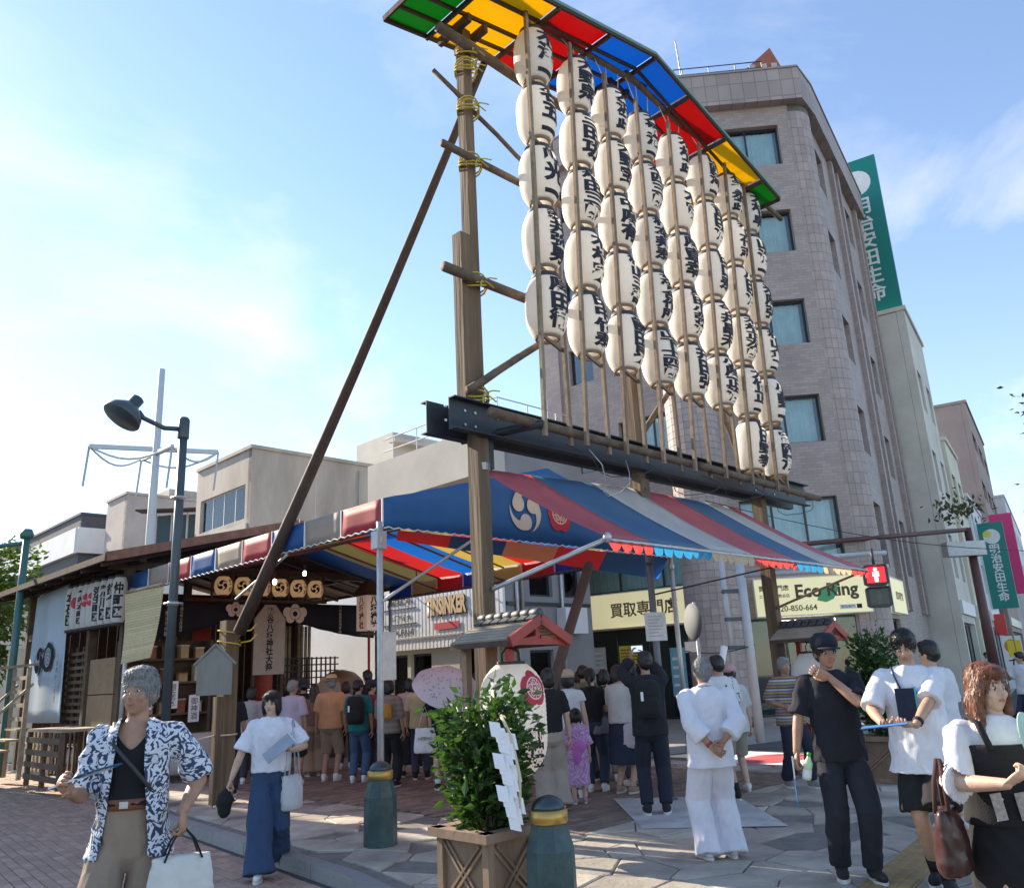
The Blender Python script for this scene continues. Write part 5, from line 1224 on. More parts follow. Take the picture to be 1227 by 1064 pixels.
for a, b in (((0, 9.6, 4.1), (0, 17.5, 4.1)), ((5.95, 9.6, 4.2), (5.95, 17.5, 4.2)), ((-.4, Y0s, 4.02), (6.3, Y0s, 4.02)), ((0, Y0s, 3.0), (0, 16.5, 3.0))):
    MB().bar(a, b, .12, .16).build('beam', M_plk, shr)
for k in range(24): MB().box((.1, 11.0+k*.27, .52), (5.9, 11.262+k*.27, .57)).build('floor_board', M_plk, shr)
for k in range(26): MB().box((.25+k*.225, 16.5, .5), (.47+k*.225, 16.53, 4.2)).build('back_board', M_board, shr)
MB().box((5.88, 14, .5), (5.92, 16.5, 4.1)).build('side_boards', M_board, shr)
MB().box((.3, 10.3, 3.97), (5.6, 10.34, 4.35)).build('front_board', M_dark, shr)
# slatted wall along the road side
for k in range(22): MB().box((-.06, 10.5+k*.27, .04), (-.03, 10.6+k*.27, .92)).build('slat', M_batten if k > 11 else M_plk, shr)
for z in (.12, .85): MB().box((-.03, 10.4, z), (.0, 16.4, z+.07)).build('rail', M_plk, shr)
for k in range(11): MB().box((-.05, 12.15, .98+k*.145), (-.01, 13.85, 1.045+k*.145)).build('slat', M_plk, shr)
for y in (12.5, 12.9, 13.3, 13.6): MB().box((-.01, y, .95), (.03, y+.05, 2.6)).build('slat', M_plk, shr)
MB().box((-.02, 10.6, 1.0), (.02, 12.0, 1.6)).build('side_panel', mat('plywood', (.30, .20, .12), .8, (4, .2)), shr); MB().box((-.021, 10.6, 1.62), (.02, 12.0, 2.3)).build('side_panel', MATS['plywood'], shr)
# red columns of the inner gate
for x in (1.95, 3.45):
    MB().lathe([(.19, .0), (.19, 3.5)], 14, Matrix.Translation((x, 11.2, 0))).build('red_column', M_red, shr, True)
MB().box((1.6, 11.0, 3.3), (3.9, 11.35, 3.52)).build('red_beam', M_red, shr)
# lattice screen on the right
for k in range(13): MB().box((4.0+k*.13, 11.6, .9), (4.03+k*.13, 11.63, 2.25)).build('lattice_bar', M_dark, shr)
for k in range(9): MB().box((3.95, 11.56, 1.0+k*.15), (5.65, 11.59, 1.03+k*.15)).build('lattice_bar', M_dark, shr)
for k in range(6): MB().box((4.25+k*.1+(.25 if k > 2 else 0), 11.9, 1.5), (4.31+k*.1+(.25 if k > 2 else 0), 11.95, 3.0)).build('lattice_bar', M_batten, shr)
# lantern row on the front beam
lf = thing('hanging_rack', 'long dark timber frame holding the row of six round lanterns', 'rack', RP, A45)
for z in (3.36, 3.96): MB().box((1.5, 9.98, z), (4.3, 10.06, z+.05)).build('rail', M_dark, lf)
for k in range(7): MB().box((1.57+k*.44, 9.99, 3.41), (1.60+k*.44, 10.05, 3.96)).build('divider', M_dark, lf)
M_ylan = mat('yellow_lantern_paper', (.82, .66, .42), .8, (3, .08), transl=((.9, .7, .4), .35), emit=((1, .72, .4), .08))
LAB = ['leftmost', 'second from the left', 'third from the left', 'third from the right', 'second from the right', 'rightmost']
rl_me = None
def rr_(t): return LR*(1-.42*abs(2*t-1)**2.6)
for k in range(6):
    t = thing('round_lantern', f'small yellow lantern with black swirl crest, {LAB[k]} of six', 'lantern', RK(1.81+k*.438, -9.98, 3.67), A45, 'six round lanterns under the tent')
    if rl_me is None:
        rl_me = lantern_shell(.182, .38, 9, 22, rr_, .003).mesh('shell', M_ylan, True); rr_me = MB().lathe([(.10, .19), (.11, .19), (.11, .225), (.09, .225)], 16).lathe([(.09, -.225), (.11, -.225), (.11, -.19), (.10, -.19)], 16).mesh('ring', M_ring, True)
        me = tomoe(.105).mesh('swirl_crest', M_black)
        def f(c):
            r = rr_((c.y+.19)/.38)*(.182/LR)+.005; a = c.x/.182-.55; return V((r*sin(a), -r*cos(a), c.y))
        tm_me = wrapped(me, f, .035)
    link('shell', rl_me, t); stuff(link('ring', rr_me, t)); link('swirl_crest', tm_me, t)
    me = lantern_text(['鎌倉町', '本町', '仲町区', '銀座', '伊勢町', '荒川'][k], .183, .38, rr_, .52, .11, .26, .02); me.materials.clear(); me.materials.append(M_black); link('lettering', me, t)
# dark entrance curtain, gathered in the middle
M_navy = mat('navy_cloth', (.010, .011, .020), .85, (3, .2))
cu_ = thing('entrance_curtain', 'dark navy entrance curtain gathered up in the middle, with white flower prints', 'curtain', RP, A45)
def drape(s0, s1, zt, b0, b1):
    def fn(u, v):
        s = s0+(s1-s0)*u; b = b0+(b1-b0)*(u**1.6 if b1 > b0 else 1-(1-u)**1.6); return V((s, 10.13-.03*sin(s*13)*v, zt-(zt-b)*v))
    return fn
cloth(drape(.1, 2.72, 3.36, 2.55, 3.24), 30, 5, 'drape', M_navy, cu_, .004); cloth(drape(2.74, 5.72, 3.36, 3.2, 2.60), 30, 5, 'drape', M_navy, cu_, .004)
fb = lambda x, z, y=10.06: frame((x, y, z), (1, 0, 0), (0, 0, 1))
for x, z, r in ((3.55, 3.13, .27), (2.15, 3.2, .20)):
    q = MB()
    for k in range(5): a = pi/2+2*pi*k/5; disc(q, .55*r*cos(a)*1.3, .5*r*sin(a)*.8, .42*r, 14, .0006*k)
    q.xf(fb(x, z, 10.07)).build('flower_print', M_cream, cu_)
    q = MB(); disc(q, 0, 0, .22*r, 12, .0); disc(q, 0, 0, .5*r, 20, -.0, .46*r); q.xf(fb(x, z, 10.065)).build('flower_lines', M_navy, cu_)
text('八木橋御祭禮奉納', fb(4.72, 3.02, 10.07), M_cream, cu_, vertical=True, height=.62)
text('平成七年七月吉日', fb(1.0, 3.02, 10.07), M_cream, cu_, vertical=True, height=.55); text('熊谷市仲町', fb(.72, 2.9, 10.07), M_cream, cu_, vertical=True, height=.5); text('若連一同', fb(.45, 2.85, 10.07), M_cream, cu_, vertical=True, height=.4)
vb = thing('name_board', 'tall pale board with a vertical line of black characters in the shrine entrance', 'sign', RK(2.87, -9.93), A45)
MB().prism([(-.36, 1.85), (.36, 1.85), (.36, 3.0), (.12, 3.3), (-.12, 3.3), (-.36, 3.0)], -.015, .015, Matrix(((1, 0, 0, 0), (0, 0, 1, 0), (0, 1, 0, 0), (0, 0, 0, 1)))).build('board', mat('pale_board', (.36, .33, .28), .8, (5, .12)), vb)
text('熊谷八坂神社大祭', frame((0, -.02, 2.58), (1, 0, 0), (0, 0, 1)), M_black, vb, vertical=True, height=1.32, bold=.03)
for x in (-.33, .33): MB().box((x-.03, .02, 0), (x+.03, .08, 2.9)).build('leg', M_dark, vb)
lb = thing('standing_lantern', 'tall paper lantern on a pole with a little dark roof and black characters', 'lantern', RK(5.05, -9.4), A45)
MB().tube([(0, 0, 0), (0, 0, 2.75)], .03, 8).build('pole', M_red, lb, True); MB().box((-.2, -.2, 2.72), (.2, .2, 3.52)).build('paper_box', mat('box_paper', (.70, .62, .55), .8, emit=((1, .8, .6), .05)), lb)
text('八坂神社', frame((0, -.203, 3.12), (1, 0, 0), (0, 0, 1)), M_black, lb, vertical=True, height=.72, bold=.05); text('八坂神社', frame((-.203, 0, 3.12), (0, -1, 0), (0, 0, 1)), M_crimson, lb, vertical=True, height=.72, bold=.04)
MB().lathe([(.36, 3.56), (.30, 3.64), (.08, 3.86), (.03, 3.9)], 4, ph=pi/4).build('roof', M_dark, lb); MB().box((-.24, -.24, 3.5), (.24, .24, 3.555)).build('roof_base', M_dark, lb); MB().box((-.26, -.05, 2.62), (.26, .05, 2.68)).build('crossbar', M_dark, lb)
dr = thing('festival_drum', 'big brown barrel drum lying on its stand behind the queue', 'drum', RK(5.1, -10.6, 1.45), A45+.35)
prof = [(.34, -.45), (.42, -.28), (.46, 0), (.42, .28), (.34, .45)]
MB().lathe(prof, 24, Matrix.Rotation(pi/2, 4, 'Y')).build('barrel', mat('drum_wood', (.20, .10, .05), .45, (4, .3)), dr, True)
for s in (-1, 1): MB().lathe([(.02, .455), (.345, .455)], 24, Matrix.Rotation(s*pi/2, 4, 'Y'), cap=False).build('drum_head', mat('drum_hide', (.55, .45, .32), .7), dr, True)
for x in (-.3, .3): MB().box((x-.05, -.4, -1.44), (x+.05, .4, -.36)).build('stand_leg', M_dark, dr)
M_bulb = mat('lit_bulb', (1, .9, .7), .4, emit=((1, .80, .55), 9))
for (x, y, D), lb_ in zip(((329, 697, 14.0), (365, 687, 15.5)), ('left one of two bare lit bulbs strung under the tent', 'right one of two bare lit bulbs strung under the tent')):
    p = PD(x, y, D); t = thing('light_bulb', lb_, 'light bulb', p)
    MB().ell((0, 0, 0), (.034, .034, .045), 10, 8).build('glass', M_bulb, t, True); MB().lathe([(.022, .05), (.03, .06), (.025, .14), (.01, .15)], 8).build('socket', M_black, t, True); MB().tube([(0, 0, .15), (0, 0, .5)], .008, 5).build('cord', M_black, t, True)
# pale blue curtain on the corner of the stage
bc = thing('crest_curtain', 'pale blue hanging curtain with two round dark crests on the side of the shrine', 'curtain', RP, A45)
tl, tr, br, bl_ = PS(45, 716, -.22), PS(84, 699, -.22), PS(70, 866, -.22), PS(26, 866, -.22)
def fn(u, v):
    a = tl+(tr-tl)*u; b = bl_+(br-bl_)*u; p = a+(b-a)*v; p.x += .03*sin(u*9)*v; return p
cloth(fn, 24, 10, 'cloth', mat('pale_blue_cloth', (.62, .72, .80), .8, (2, .1), transl=((.5, .62, .75), .3)), bc, .004)
cm = (tl+tr+br+bl_)/4; fs = lambda y, z: frame((-.275, y, z), (0, -1, 0), (0, 0, 1))
tomoe(.31).xf(fs(cm.y+.33, cm.z-.12)).build('swirl_crest', M_navy, bc); ca, cb = crest(.33); ca.xf(fs(cm.y-.30, cm.z-.05)).build('flower_crest', M_navy, bc)
cb.xf(frame((-.2762, cm.y-.30, cm.z-.05), (0, -1, 0), (0, 0, 1))).build('flower_crest_lines', MATS['pale_blue_cloth'], bc)
text('八坂神社御祭禮', fs(cm.y-1.0, cm.z-.5), M_navy, bc, vertical=True, height=1.0)
# tall paper lanterns with district names
M_tall = mat('tall_lantern_paper', (.74, .72, .69), .8, (2, .06), transl=((.8, .72, .6), .35))
def tall(i, s, y, z, R, H, body, tint, label):
    t = thing('tall_lantern', label, 'lantern', RK(s, -y, z), A45, 'tall white lanterns on the side of the shrine')
    rf = lambda q: LR*(1-.25*abs(2*q-1)**6)
    lantern_shell(R, H, 14, 20, rf, .003).build('shell', M_tall, t, True)
    MB().lathe([(R*.7, H/2), (R*.75, H/2), (R*.75, H/2+.05), (R*.6, H/2+.05)], 14).build('top_ring', M_ring, t, True); MB().lathe([(R*.6, -H/2-.05), (R*.75, -H/2-.05), (R*.75, -H/2), (R*.7, -H/2)], 14).build('bottom_ring', M_ring, t, True)
    if body:
        me = lantern_text(body, R, H, rf, -.55, .19, H*.80, .035); me.materials.clear(); me.materials.append(M_black); link('lettering', me, t)
    if tint:
        me = (tomoe(.15).mesh('red_crest', M_crimson) if tint == 1 else (lambda q: (disc(q, 0, 0, .12, 20), q.mesh('red_crest', M_crimson))[1])(MB()))
        def f(c):
            r = rf((c.y+.1+H/2)/H)*(R/LR)+.004; a = c.x/R-.55; return V((r*sin(a), -r*cos(a), c.y+.1))
        link('red_crest', wrapped(me, f, .04), t)
tl_ = [('本石区', 0), (None, 2), ('第四本町区', 0), (None, 1), (None, 1), ('弥生町区', 0), ('荒川区', 0), ('鎌倉区', 0), ('仲町区', 0)]
for i, (b, tn) in enumerate(tl_):
    x = 87+6.6*i if i < 5 else 119+8.2*(i-5)
    zt, zb = PS(x, 704-(x-86)*.24, -.3), PS(x, 756-(x-86)*.16, -.3)
    lab = 'tall white lantern %s, %s' % ('with black characters' if not tn else ('with a red disc' if tn == 2 else 'with a red swirl crest'), ['first from the blue curtain', 'second from the blue curtain', 'third from the blue curtain', 'fourth from the blue curtain', 'fifth from the blue curtain', 'fourth from the straw screen', 'third from the straw screen', 'second from the straw screen', 'nearest the straw screen'][i])
    tall(i, -.28, zt.y, (zt.z+zb.z)/2, .135, zt.z-zb.z-.06, b, tn, lab)
MB().box((-.33, 9.6, 4.02), (-.28, 13.95, 4.08)).build('lantern_rail', M_dark, shr)
ss = thing('straw_screen', 'hanging woven straw screen at the near corner of the shrine', 'straw screen', RP, A45)
tl, tr, br, bl_ = PS(150, 712, -.32), PS(196, 702, -.32), PS(178, 788, -.32), PS(143, 796, -.32)
M_straw = mat('woven_straw', (.66, .54, .31), .9, (12, .2, (1, 1, 6)), vary=.12)
n = 26
for k in range(n):                        # reeds laid one under the other
    v0, v1 = k/n, (k+.9)/n; a, b = tl+(bl_-tl)*v0, tr+(br-tr)*v0; c, d = tl+(bl_-tl)*v1, tr+(br-tr)*v1; o = V((.04*sin(v0*2.6), 0, 0))
    MB().sheet(a+o, c+o, d+o, b+o, .012).build('reed', M_straw, ss)
MB().tube([tl+V((-.02, 0, .03)), tr+V((-.02, 0, .03))], .03, 6).build('hanging_rod', M_batten, ss, True)
ob_ = thing('red_banner', 'narrow orange and white banner behind the straw screen', 'banner', RK(-.05, -9.9), A45)
MB().box((-.05, -.01, 2.3), (.45, .01, 3.55)).build('cloth', mat('orange_cloth', (.60, .40, .25), .8), ob_)
# steps and handrails up to the stage
stp = thing('wooden_steps', 'pale wooden steps with handrails at the side of the shrine', 'steps', RK(-.62, -14.1), A45)
for y in (-.55, .55):
    for x in (-.75, -.1): MB().box((x-.04, y-.04, 0), (x+.04, y+.04, 2.25-(.0 if x > -.5 else .1))).build('post', M_batten, stp)
    MB().bar((-.85, y, 2.22), (.05, y, 2.3), .10, .05).build('handrail', M_batten, stp); MB().bar((-.8, y, 1.1), (.0, y+.001, 1.9), .05, .05).build('brace', M_batten, stp)
for k in range(5): MB().box((-.95+k*.19, -.5, .16+k*.2), (-.68+k*.19, .5, .20+k*.2)).build('tread', M_batten, stp)
for k in range(4): MB().box((-.13, -.52, 1.15+k*.28), (-.09, .52, 1.23+k*.28)).build('rail', M_batten, stp)
fr_ = thing('slatted_bench', 'low slatted timber bench with a light top in front of the shrine wall', 'bench', RK(-.62, -11.3), A45)
MB().box((-.35, -1.0, .98), (.35, 1.0, 1.03)).build('top', M_batten, fr_)
for y in (-.95, 0, .95):
    for x in (-.3, .3): MB().box((x-.04, y-.04, 0), (x+.04, y+.04, .97)).build('leg', M_plk, fr_)
for k in range(4): MB().box((-.36, -1.0, .12+k*.22), (-.335, 1.0, .22+k*.22)).build('slat', M_plk, fr_)
# offering shelves, table and papers in the left bay
sf = thing('offering_shelf', 'crowded timber shelf of small offerings and paper slips beneath the curtain', 'shelf', RK(.95, -10.55), A45)
for z in (1.15, 1.75, 2.2): MB().box((-.85, -.2, z), (.85, .25, z+.04)).build('shelf_board', M_plk, sf)
for x in (-.85, .85): MB().box((x-.03, -.2, 0), (x+.03, .25, 2.6)).build('side', M_plk, sf)
MB().box((-.85, .22, 0), (.85, .25, 2.6)).build('back', M_board, sf)
r_ = random.Random(12); cs = [(.55, .5, .42), (.4, .28, .15), (.5, .38, .22), (.32, .12, .06), (.6, .58, .54)]
oc = 0; words = ['first', 'second', 'third', 'fourth', 'fifth', 'sixth', 'seventh']
for zi, z in enumerate((1.19, 1.79, 2.24)):
    for k in range(5):
        x = -.68+k*.33; h_ = r_.uniform(.12, .3); w_ = r_.uniform(.07, .12); c = cs[r_.randrange(5)]
        t = thing('offering_box', f'small offering box, {words[k]} from the left on the {["lower", "middle", "upper"][zi]} shelf board', 'box', RK(.95+x, -10.5, z), A45+r_.uniform(-.2, .2), 'offerings on the shelf')
        MB().box((-w_, -.07, 0), (w_, .07, h_)).build('box_body', mat('offering_%d' % cs.index(c), c, .7, (5, .2)), t); MB().box((-w_-.008, -.078, h_), (w_+.008, .078, h_+.03)).build('lid', mat('offering_%d' % ((cs.index(c)+2) % 5), cs[(cs.index(c)+2) % 5], .7, (5, .2)), t)
for k, (x, z, b) in enumerate(((-.45, 1.28, '奉納'), (.05, 1.28, '銀座区'), (.5, 1.0, '御神酒'))):
    p = thing('paper_slip', f'white paper slip with black characters, {words[k]} from the left on the offering shelf', 'paper slip', RK(.95+x, -10.28, z), A45, 'paper slips on the offering shelf')
    MB().box((-.11, -.004, 0), (.11, .004, .52)).build('sheet', M_paperw, p); text(b, frame((0, -.007, .26), (1, 0, 0), (0, 0, 1)), M_black, p, vertical=True, height=.42)
tb = thing('offering_table', 'cloth-covered table with a paper notice beside the short brace post', 'table', RK(1.1, -9.75), A45)
MB().box((-.75, -.3, .78), (.75, .3, .82)).build('top', M_plk, tb)
cloth(lambda u, v: V((-.77+1.54*u, -.31-.012*sin(u*22)*v, .825-.7*v)), 40, 4, 'tablecloth', mat('table_cloth', (.5, .49, .47), .85, (4, .1)), tb, .003)
for x in (-.7, .7):
    for y in (-.25, .25): MB().box((x-.025, y-.025, 0), (x+.025, y+.025, .78)).build('leg', M_dark, tb)
MB().box((-.35, -.345, .35), (-.05, -.335, .75)).build('notice', M_paperw, tb)
# far left street: cone, bicycles, booth
cn = thing('traffic_cone', 'orange traffic cone standing by the bicycles at the far left', 'traffic cone', G(22, 868))
M_cone = mat('cone_orange', (.72, .07, .03), .5)
MB().box((-.22, -.22, 0), (.22, .22, .04)).build('base', M_cone, cn); MB().lathe([(.16, .04), (.11, .28)], 14).lathe([(.075, .46), (.03, .72), (.02, .72)], 14).build('cone', M_cone, cn, True); MB().lathe([(.11, .28), (.075, .46)], 14, cap=False).build('band', M_white, cn, True)
def bicycle(p, rz, label, c):
    t = thing('bicycle', label, 'bicycle', p, rz)
    for x in (-.52, .52):
        w_ = link('wheel', MB().lathe([(.31, -.02), (.335, -.02), (.335, .02), (.31, .02), (.31, -.02)], 24, frame((x, 0, .335), (1, 0, 0), (0, 0, 1)), cap=False).mesh('wheel', M_black, True), t); PM[w_.name] = PM[t.name]
        stuff(MB().tube([(x-.31, 0, .335), (x+.31, 0, .335)], .004, 4).tube([(x, 0, .03), (x, 0, .64)], .004, 4).tube([(x-.22, 0, .115), (x+.22, 0, .555)], .004, 4).tube([(x-.22, 0, .555), (x+.22, 0, .115)], .004, 4).build('spokes', M_galv, w_))
    MB().tube([(-.52, 0, .335), (-.15, 0, .3), (-.28, 0, .85)], .018, 6).tube([(-.52, 0, .335), (-.24, 0, .7), (.36, 0, .78)], .018, 6).tube([(-.15, 0, .3), (.38, 0, .7), (.35, 0, .98)], .02, 6).tube([(.38, 0, .7), (.52, 0, .335)], .018, 6).build('bicycle_frame', c, t, True)
    MB().ell((-.29, 0, .9), (.14, .08, .04), 10, 6).build('saddle', M_black, t, True); MB().tube([(.25, -.25, 1.02), (.35, -.1, 1.0), (.35, .1, 1.0), (.25, .25, 1.02)], .014, 6).build('handlebar', M_galv, t, True)
    MB().box((.40, -.16, .72), (.68, .16, .95)).build('basket', M_wire, t)
bicycle(G(34, 885), 2.2, 'parked bicycle nearest the shrine steps at the far left', mat('bike_silver', (.35, .36, .38), .4, metal=.6)); bicycle(G(12, 872), 2.4, 'second parked bicycle, just left of the orange cone', mat('bike_navy', (.03, .04, .08), .4)); bicycle(G(2, 895), 2.0, 'parked bicycle cut by the left edge of the view', M_black)
bo = thing('storage_cabinet', 'cream upright storage cabinet behind the pale blue curtain', 'cabinet', PD(34, 860, 27)); bo.location.z = 0; PM[bo.name] = Matrix.Translation(bo.location)
MB().box((-.5, -.4, 0), (.5, .4, 2.9)).build('body', M_cream2, bo); MB().box((-.55, -.45, 2.9), (.55, .45, 3.0)).build('top', M_whiter, bo); MB().box((-.45, -.415, .1), (-.01, -.402, 2.8)).build('door', M_cream2, bo); MB().box((.01, -.415, .1), (.45, -.402, 2.8)).build('door', M_cream2, bo)
# ------------------------------------------------------------------ people
def remesh(mb, voxel, sm=2, name='body', mt=None):
    me = bpy.data.meshes.new('r'); me.from_pydata([tuple(p) for p in mb.v], [], mb.f); o = bpy.data.objects.new('r', me)
    m_ = o.modifiers.new('a', 'REMESH'); m_.mode = 'VOXEL'; m_.voxel_size = voxel; m_.use_smooth_shade = True
    if sm: s_ = o.modifiers.new('b', 'SMOOTH'); s_.iterations = sm; s_.factor = .5
    r = evaluate(o); r.name = name; r.materials.clear()
    if mt: r.materials.append(mt)
    r.polygons.foreach_set('use_smooth', [True]*len(r.polygons)); return r
def loft(q, rings, n=18):                  # rings: (centre, rx, ry, optional tilt)
    vs = []; fs = []
    for c, rx, ry in rings:
        for j in range(n): a = 2*pi*j/n; vs.append(V(c)+V((rx*cos(a), ry*sin(a), 0)))
    k = len(rings)
    for i in range(k-1):
        for j in range(n): fs.append((i*n+j, i*n+(j+1) % n, (i+1)*n+(j+1) % n, (i+1)*n+j))
    fs.append(tuple(range(n-1, -1, -1))); fs.append(tuple((k-1)*n+j for j in range(n))); q.add(vs, fs)
def cap(q, pts, rs, n=12):
    q.tube(pts, rs, n)
    for p, r in ((pts[0], rs[0]), (pts[-1], rs[-1])): q.ell(p, (r*.98, r*.98, r*.98), 10, 6)
def ik(a, b, l1, l2, hint):
    a, b = V(a), V(b); d = b-a; L_ = d.length; mx_ = (l1+l2)*.998
    if L_ > mx_: b = a+d*(mx_/L_); d = b-a; L_ = mx_
    L_ = max(L_, abs(l1-l2)+.02); x = (l1*l1-l2*l2+L_*L_)/(2*L_); h = math.sqrt(max(0, l1*l1-x*x)); dn = d.normalized(); hv = V(hint); hv = (hv-dn*hv.dot(dn)).normalized()
    return a+dn*x+hv*h, b
def crumple(me, amp, sc, zs=.45, keep=None):
    n = len(me.vertices); co = np.empty(n*3, 'f'); no = np.empty(n*3, 'f'); me.vertices.foreach_get('co', co); me.vertices.foreach_get('normal', no)
    co = co.reshape(-1, 3); no = no.reshape(-1, 3); f = np.empty(n, 'f'); N_ = noise.noise
    for i, (x, y, z) in enumerate((co*sc).tolist()): f[i] = .8*N_((x, y, z*zs))+.75*(.45-abs(N_((x*1.5+z*.5+7, y*1.5, z*zs*1.9)))*1.5)+.3*N_((x*3.1, y*3.1+3, z*zs*4))
    co += no*(f*amp)[:, None]; me.vertices.foreach_set('co', co.ravel()); me.update()
def hand(q, w, d, n, k, side, curl=.5, spread=1.0):
    """palm and five fingers: w wrist, d pointing direction, n palm normal"""
    d = V(d).normalized(); n = V(n); n = (n-d*n.dot(d)).normalized(); t = d.cross(n)*side
    T_ = Matrix((t, n, d)).transposed().to_4x4(); T_.translation = V(w)
    q.lathe([(.024*k, -.015*k), (.030*k, .01*k), (.040*k, .05*k), (.041*k, .085*k), (.032*k, .098*k)], 12, T_ @ Matrix.Diagonal((1, .42, 1, 1)))
    for i, (x, ln) in enumerate(((-.030, .058), (-.0105, .070), (.0095, .076), (.029, .068))):
        p = V(w)+d*.086*k+t*x*k*spread; pts = [p-d*.012*k, p]; a = curl*.75; dd = d+t*x*2.0*spread
        for s_ in (.44, .31, .25):
            dd_ = (dd*cos(a)+n*sin(a)).normalized(); p = p+dd_*ln*s_*k; pts.append(p); a += curl*1.15
        q.tube(pts, [.0088*k, .0088*k, .0082*k, .0078*k, .0060*k], 7)
    p = V(w)+d*.024*k+t*.030*k+n*.006*k; dd = (d*.62+t*.62+n*.42).normalized(); p2 = p+dd*.036*k; p3 = p2+(d*.8+t*.15+n*(.35+.6*curl)).normalized()*.030*k; p4 = p3+(d*.75-t*.15+n*(.4+.8*curl)).normalized()*.025*k
    q.tube([p-dd*.012*k, p, p2, p3, p4], [.012*k, .0125*k, .0110*k, .0098*k, .0070*k], 7)
SK = [mat('skin_warm', (.50, .29, .19), .5, (14, .2), (160, .12)), mat('skin_tan', (.40, .22, .14), .5, (14, .2), (160, .12)), mat('skin_fair', (.58, .37, .27), .5, (14, .2), (160, .12))]
HR = {'black': mat('hair_black', (.012, .010, .010), .42, (30, .4), (45, .6, (1, 1, .15))), 'brown': mat('hair_brown', (.16, .055, .025), .42, (30, .4), (45, .6, (1, 1, .15))), 'grey': mat('hair_grey', (.22, .22, .22), .6, (30, .3), (45, .5, (1, 1, .2))), 'dark': mat('hair_dark_brown', (.035, .02, .014), .42, (30, .4), (45, .6, (1, 1, .15)))}
def clothmat(nm, c, sc=5): return mat('cloth_'+nm, c, .9, (sc, .14), (140, .22))
M_eyew = mat('eye_white', (.75, .73, .70), .3); M_iris = mat('iris', (.02, .012, .01), .2); M_lip = mat('lips', (.38, .15, .13), .5)
M_sole = mat('shoe_sole', (.6, .6, .58), .7)
def person(label, pos, yaw, h=1.68, fem=False, skin=0, hair=('short', 'black'), top=None, bot=None, shoes=('white', (.7, .7, .7)), RH=None, LH_=None, feet=None, lean=0.0, look=(0, 0), hat=None, near=False, face=None, hk=1.0, build=1.0, socks=None, hints=None, handcfg=None, belt=None, tank=None, extra=None):
    k = h/1.70; t = thing('person', label, 'person', pos, yaw); b = build; vox = .0085 if near else .0145
    sk = SK[skin]; sw = (.165 if fem else .185)*k*(.5+.5*b)
    feet = feet or ((-.10, .0, 0), (.10, .03, 0)); lf = Matrix.Rotation(lean, 4, 'X')
    hip = V((0, 0, .90*k)); mid = V(((feet[0][0]+feet[1][0])*.35, (feet[0][1]+feet[1][1])*.5, 0)); hip += mid*k
    def up(x, y, z): return hip+(lf @ V((x*k, y*k, (z-.90)*k)))
    shs = [up(-sw/k, .01, 1.385), up(sw/k, .01, 1.385)]
    wr = []; el = []; hints = hints or (None, None)
    for i, tg_ in enumerate((RH, LH_)):
        s = -1 if i == 0 else 1
        tg_ = V(tg_)*k if tg_ else hip+V((s*.255*k*b, -.03*k, -.09*k))
        e, w_ = ik(shs[i], tg_, .285*k, .25*k, hints[i] or (s*.45, .7, -.45)); el.append(e); wr.append(w_)
    ank = []; kn = []; hj = []
    for i, f in enumerate(feet):
        s = -1 if i == 0 else 1; a = V((f[0]*k, f[1]*k, .085*k+(f[2] if len(f) > 2 else 0))); hh = hip+V((s*.088*k, 0, -.03*k)); kk, a = ik(hh, a, .43*k, .415*k, (s*.08, -1, 0)); ank.append(a); kn.append(kk); hj.append(hh)
    # body: one continuous skin
    q = MB(); tw = .9 if fem else 1.0
    loft(q, [(up(0, .0, z), rx*k*b, ry*k*b) for z, rx, ry in ((.82, .12, .09), (.90, .158, .11), (1.03, .132*tw, .098), (1.12, .135*tw, .098), (1.26, .158*tw, .108), (1.36, .165*tw, .088), (1.41, .115, .07), (1.45, .058, .056))])
    hc = up(0, -.012, 1.585); cap(q, [up(0, .005, 1.41), hc-V((0, -.01*k, .05*k))], [.052*k, .050*k], 12)
    HM = Matrix.Translation(hc) @ Matrix.Rotation(look[0], 4, 'Z') @ Matrix.Rotation(look[1], 4, 'X') @ Matrix.Scale(k*hk, 4)
    q.ell((0, .012, .018), (.074, .092, .100), 18, 12, HM); q.ell((0, -.022, -.045), (.056, .062, .066), 14, 10, HM); q.ell((0, -.048, -.092), (.026, .026, .020), 10, 6, HM)
    q.ell((0, -.090, -.022), (.0125, .018, .016), 8, 6, HM); q.ell((0, -.081, .0), (.0085, .012, .026), 8, 6, HM)
    for s in (-1, 1): q.ell((s*.073, .018, -.012), (.011, .020, .031), 8, 6, HM); q.ell((s*.036, -.058, -.030), (.024, .022, .02), 8, 6, HM)
    for i in (0, 1):
        cap(q, [shs[i], shs[i]+(el[i]-shs[i])*.5, el[i]], [.046*k*b, .045*k*b, .039*k], 12); cap(q, [el[i], el[i]+(wr[i]-el[i])*.35, wr[i]], [.040*k, .040*k, .026*k], 12)
        cap(q, [hj[i], kn[i]], [.085*k*b, .056*k], 12); cap(q, [kn[i], kn[i]+(ank[i]-kn[i])*.35, ank[i]], [.054*k, .056*k, .036*k], 12)
        q.ell(ank[i]+V((0, -.06*k, -.05*k)), (.036*k, .10*k, .034*k), 10, 6)
    me = remesh(q, vox, 2, 'body', sk)
    hq = MB()
    for i in (0, 1):
        s = -1 if i == 0 else 1; c_ = (handcfg or {}).get(i, {}); d = V(c_['d']) if 'd' in c_ else (wr[i]-el[i]).normalized(); n = c_.get('n', (-s, .1, 0)); hand(hq, wr[i], d, n, k, -s if c_.get('flip') else s, c_.get('curl', .45))
    hm_ = hq.mesh('h', sk, True); bm = bmesh.new(); bm.from_mesh(me); bm.from_mesh(hm_); bm.to_mesh(me); bm.free(); bpy.data.meshes.remove(hm_)
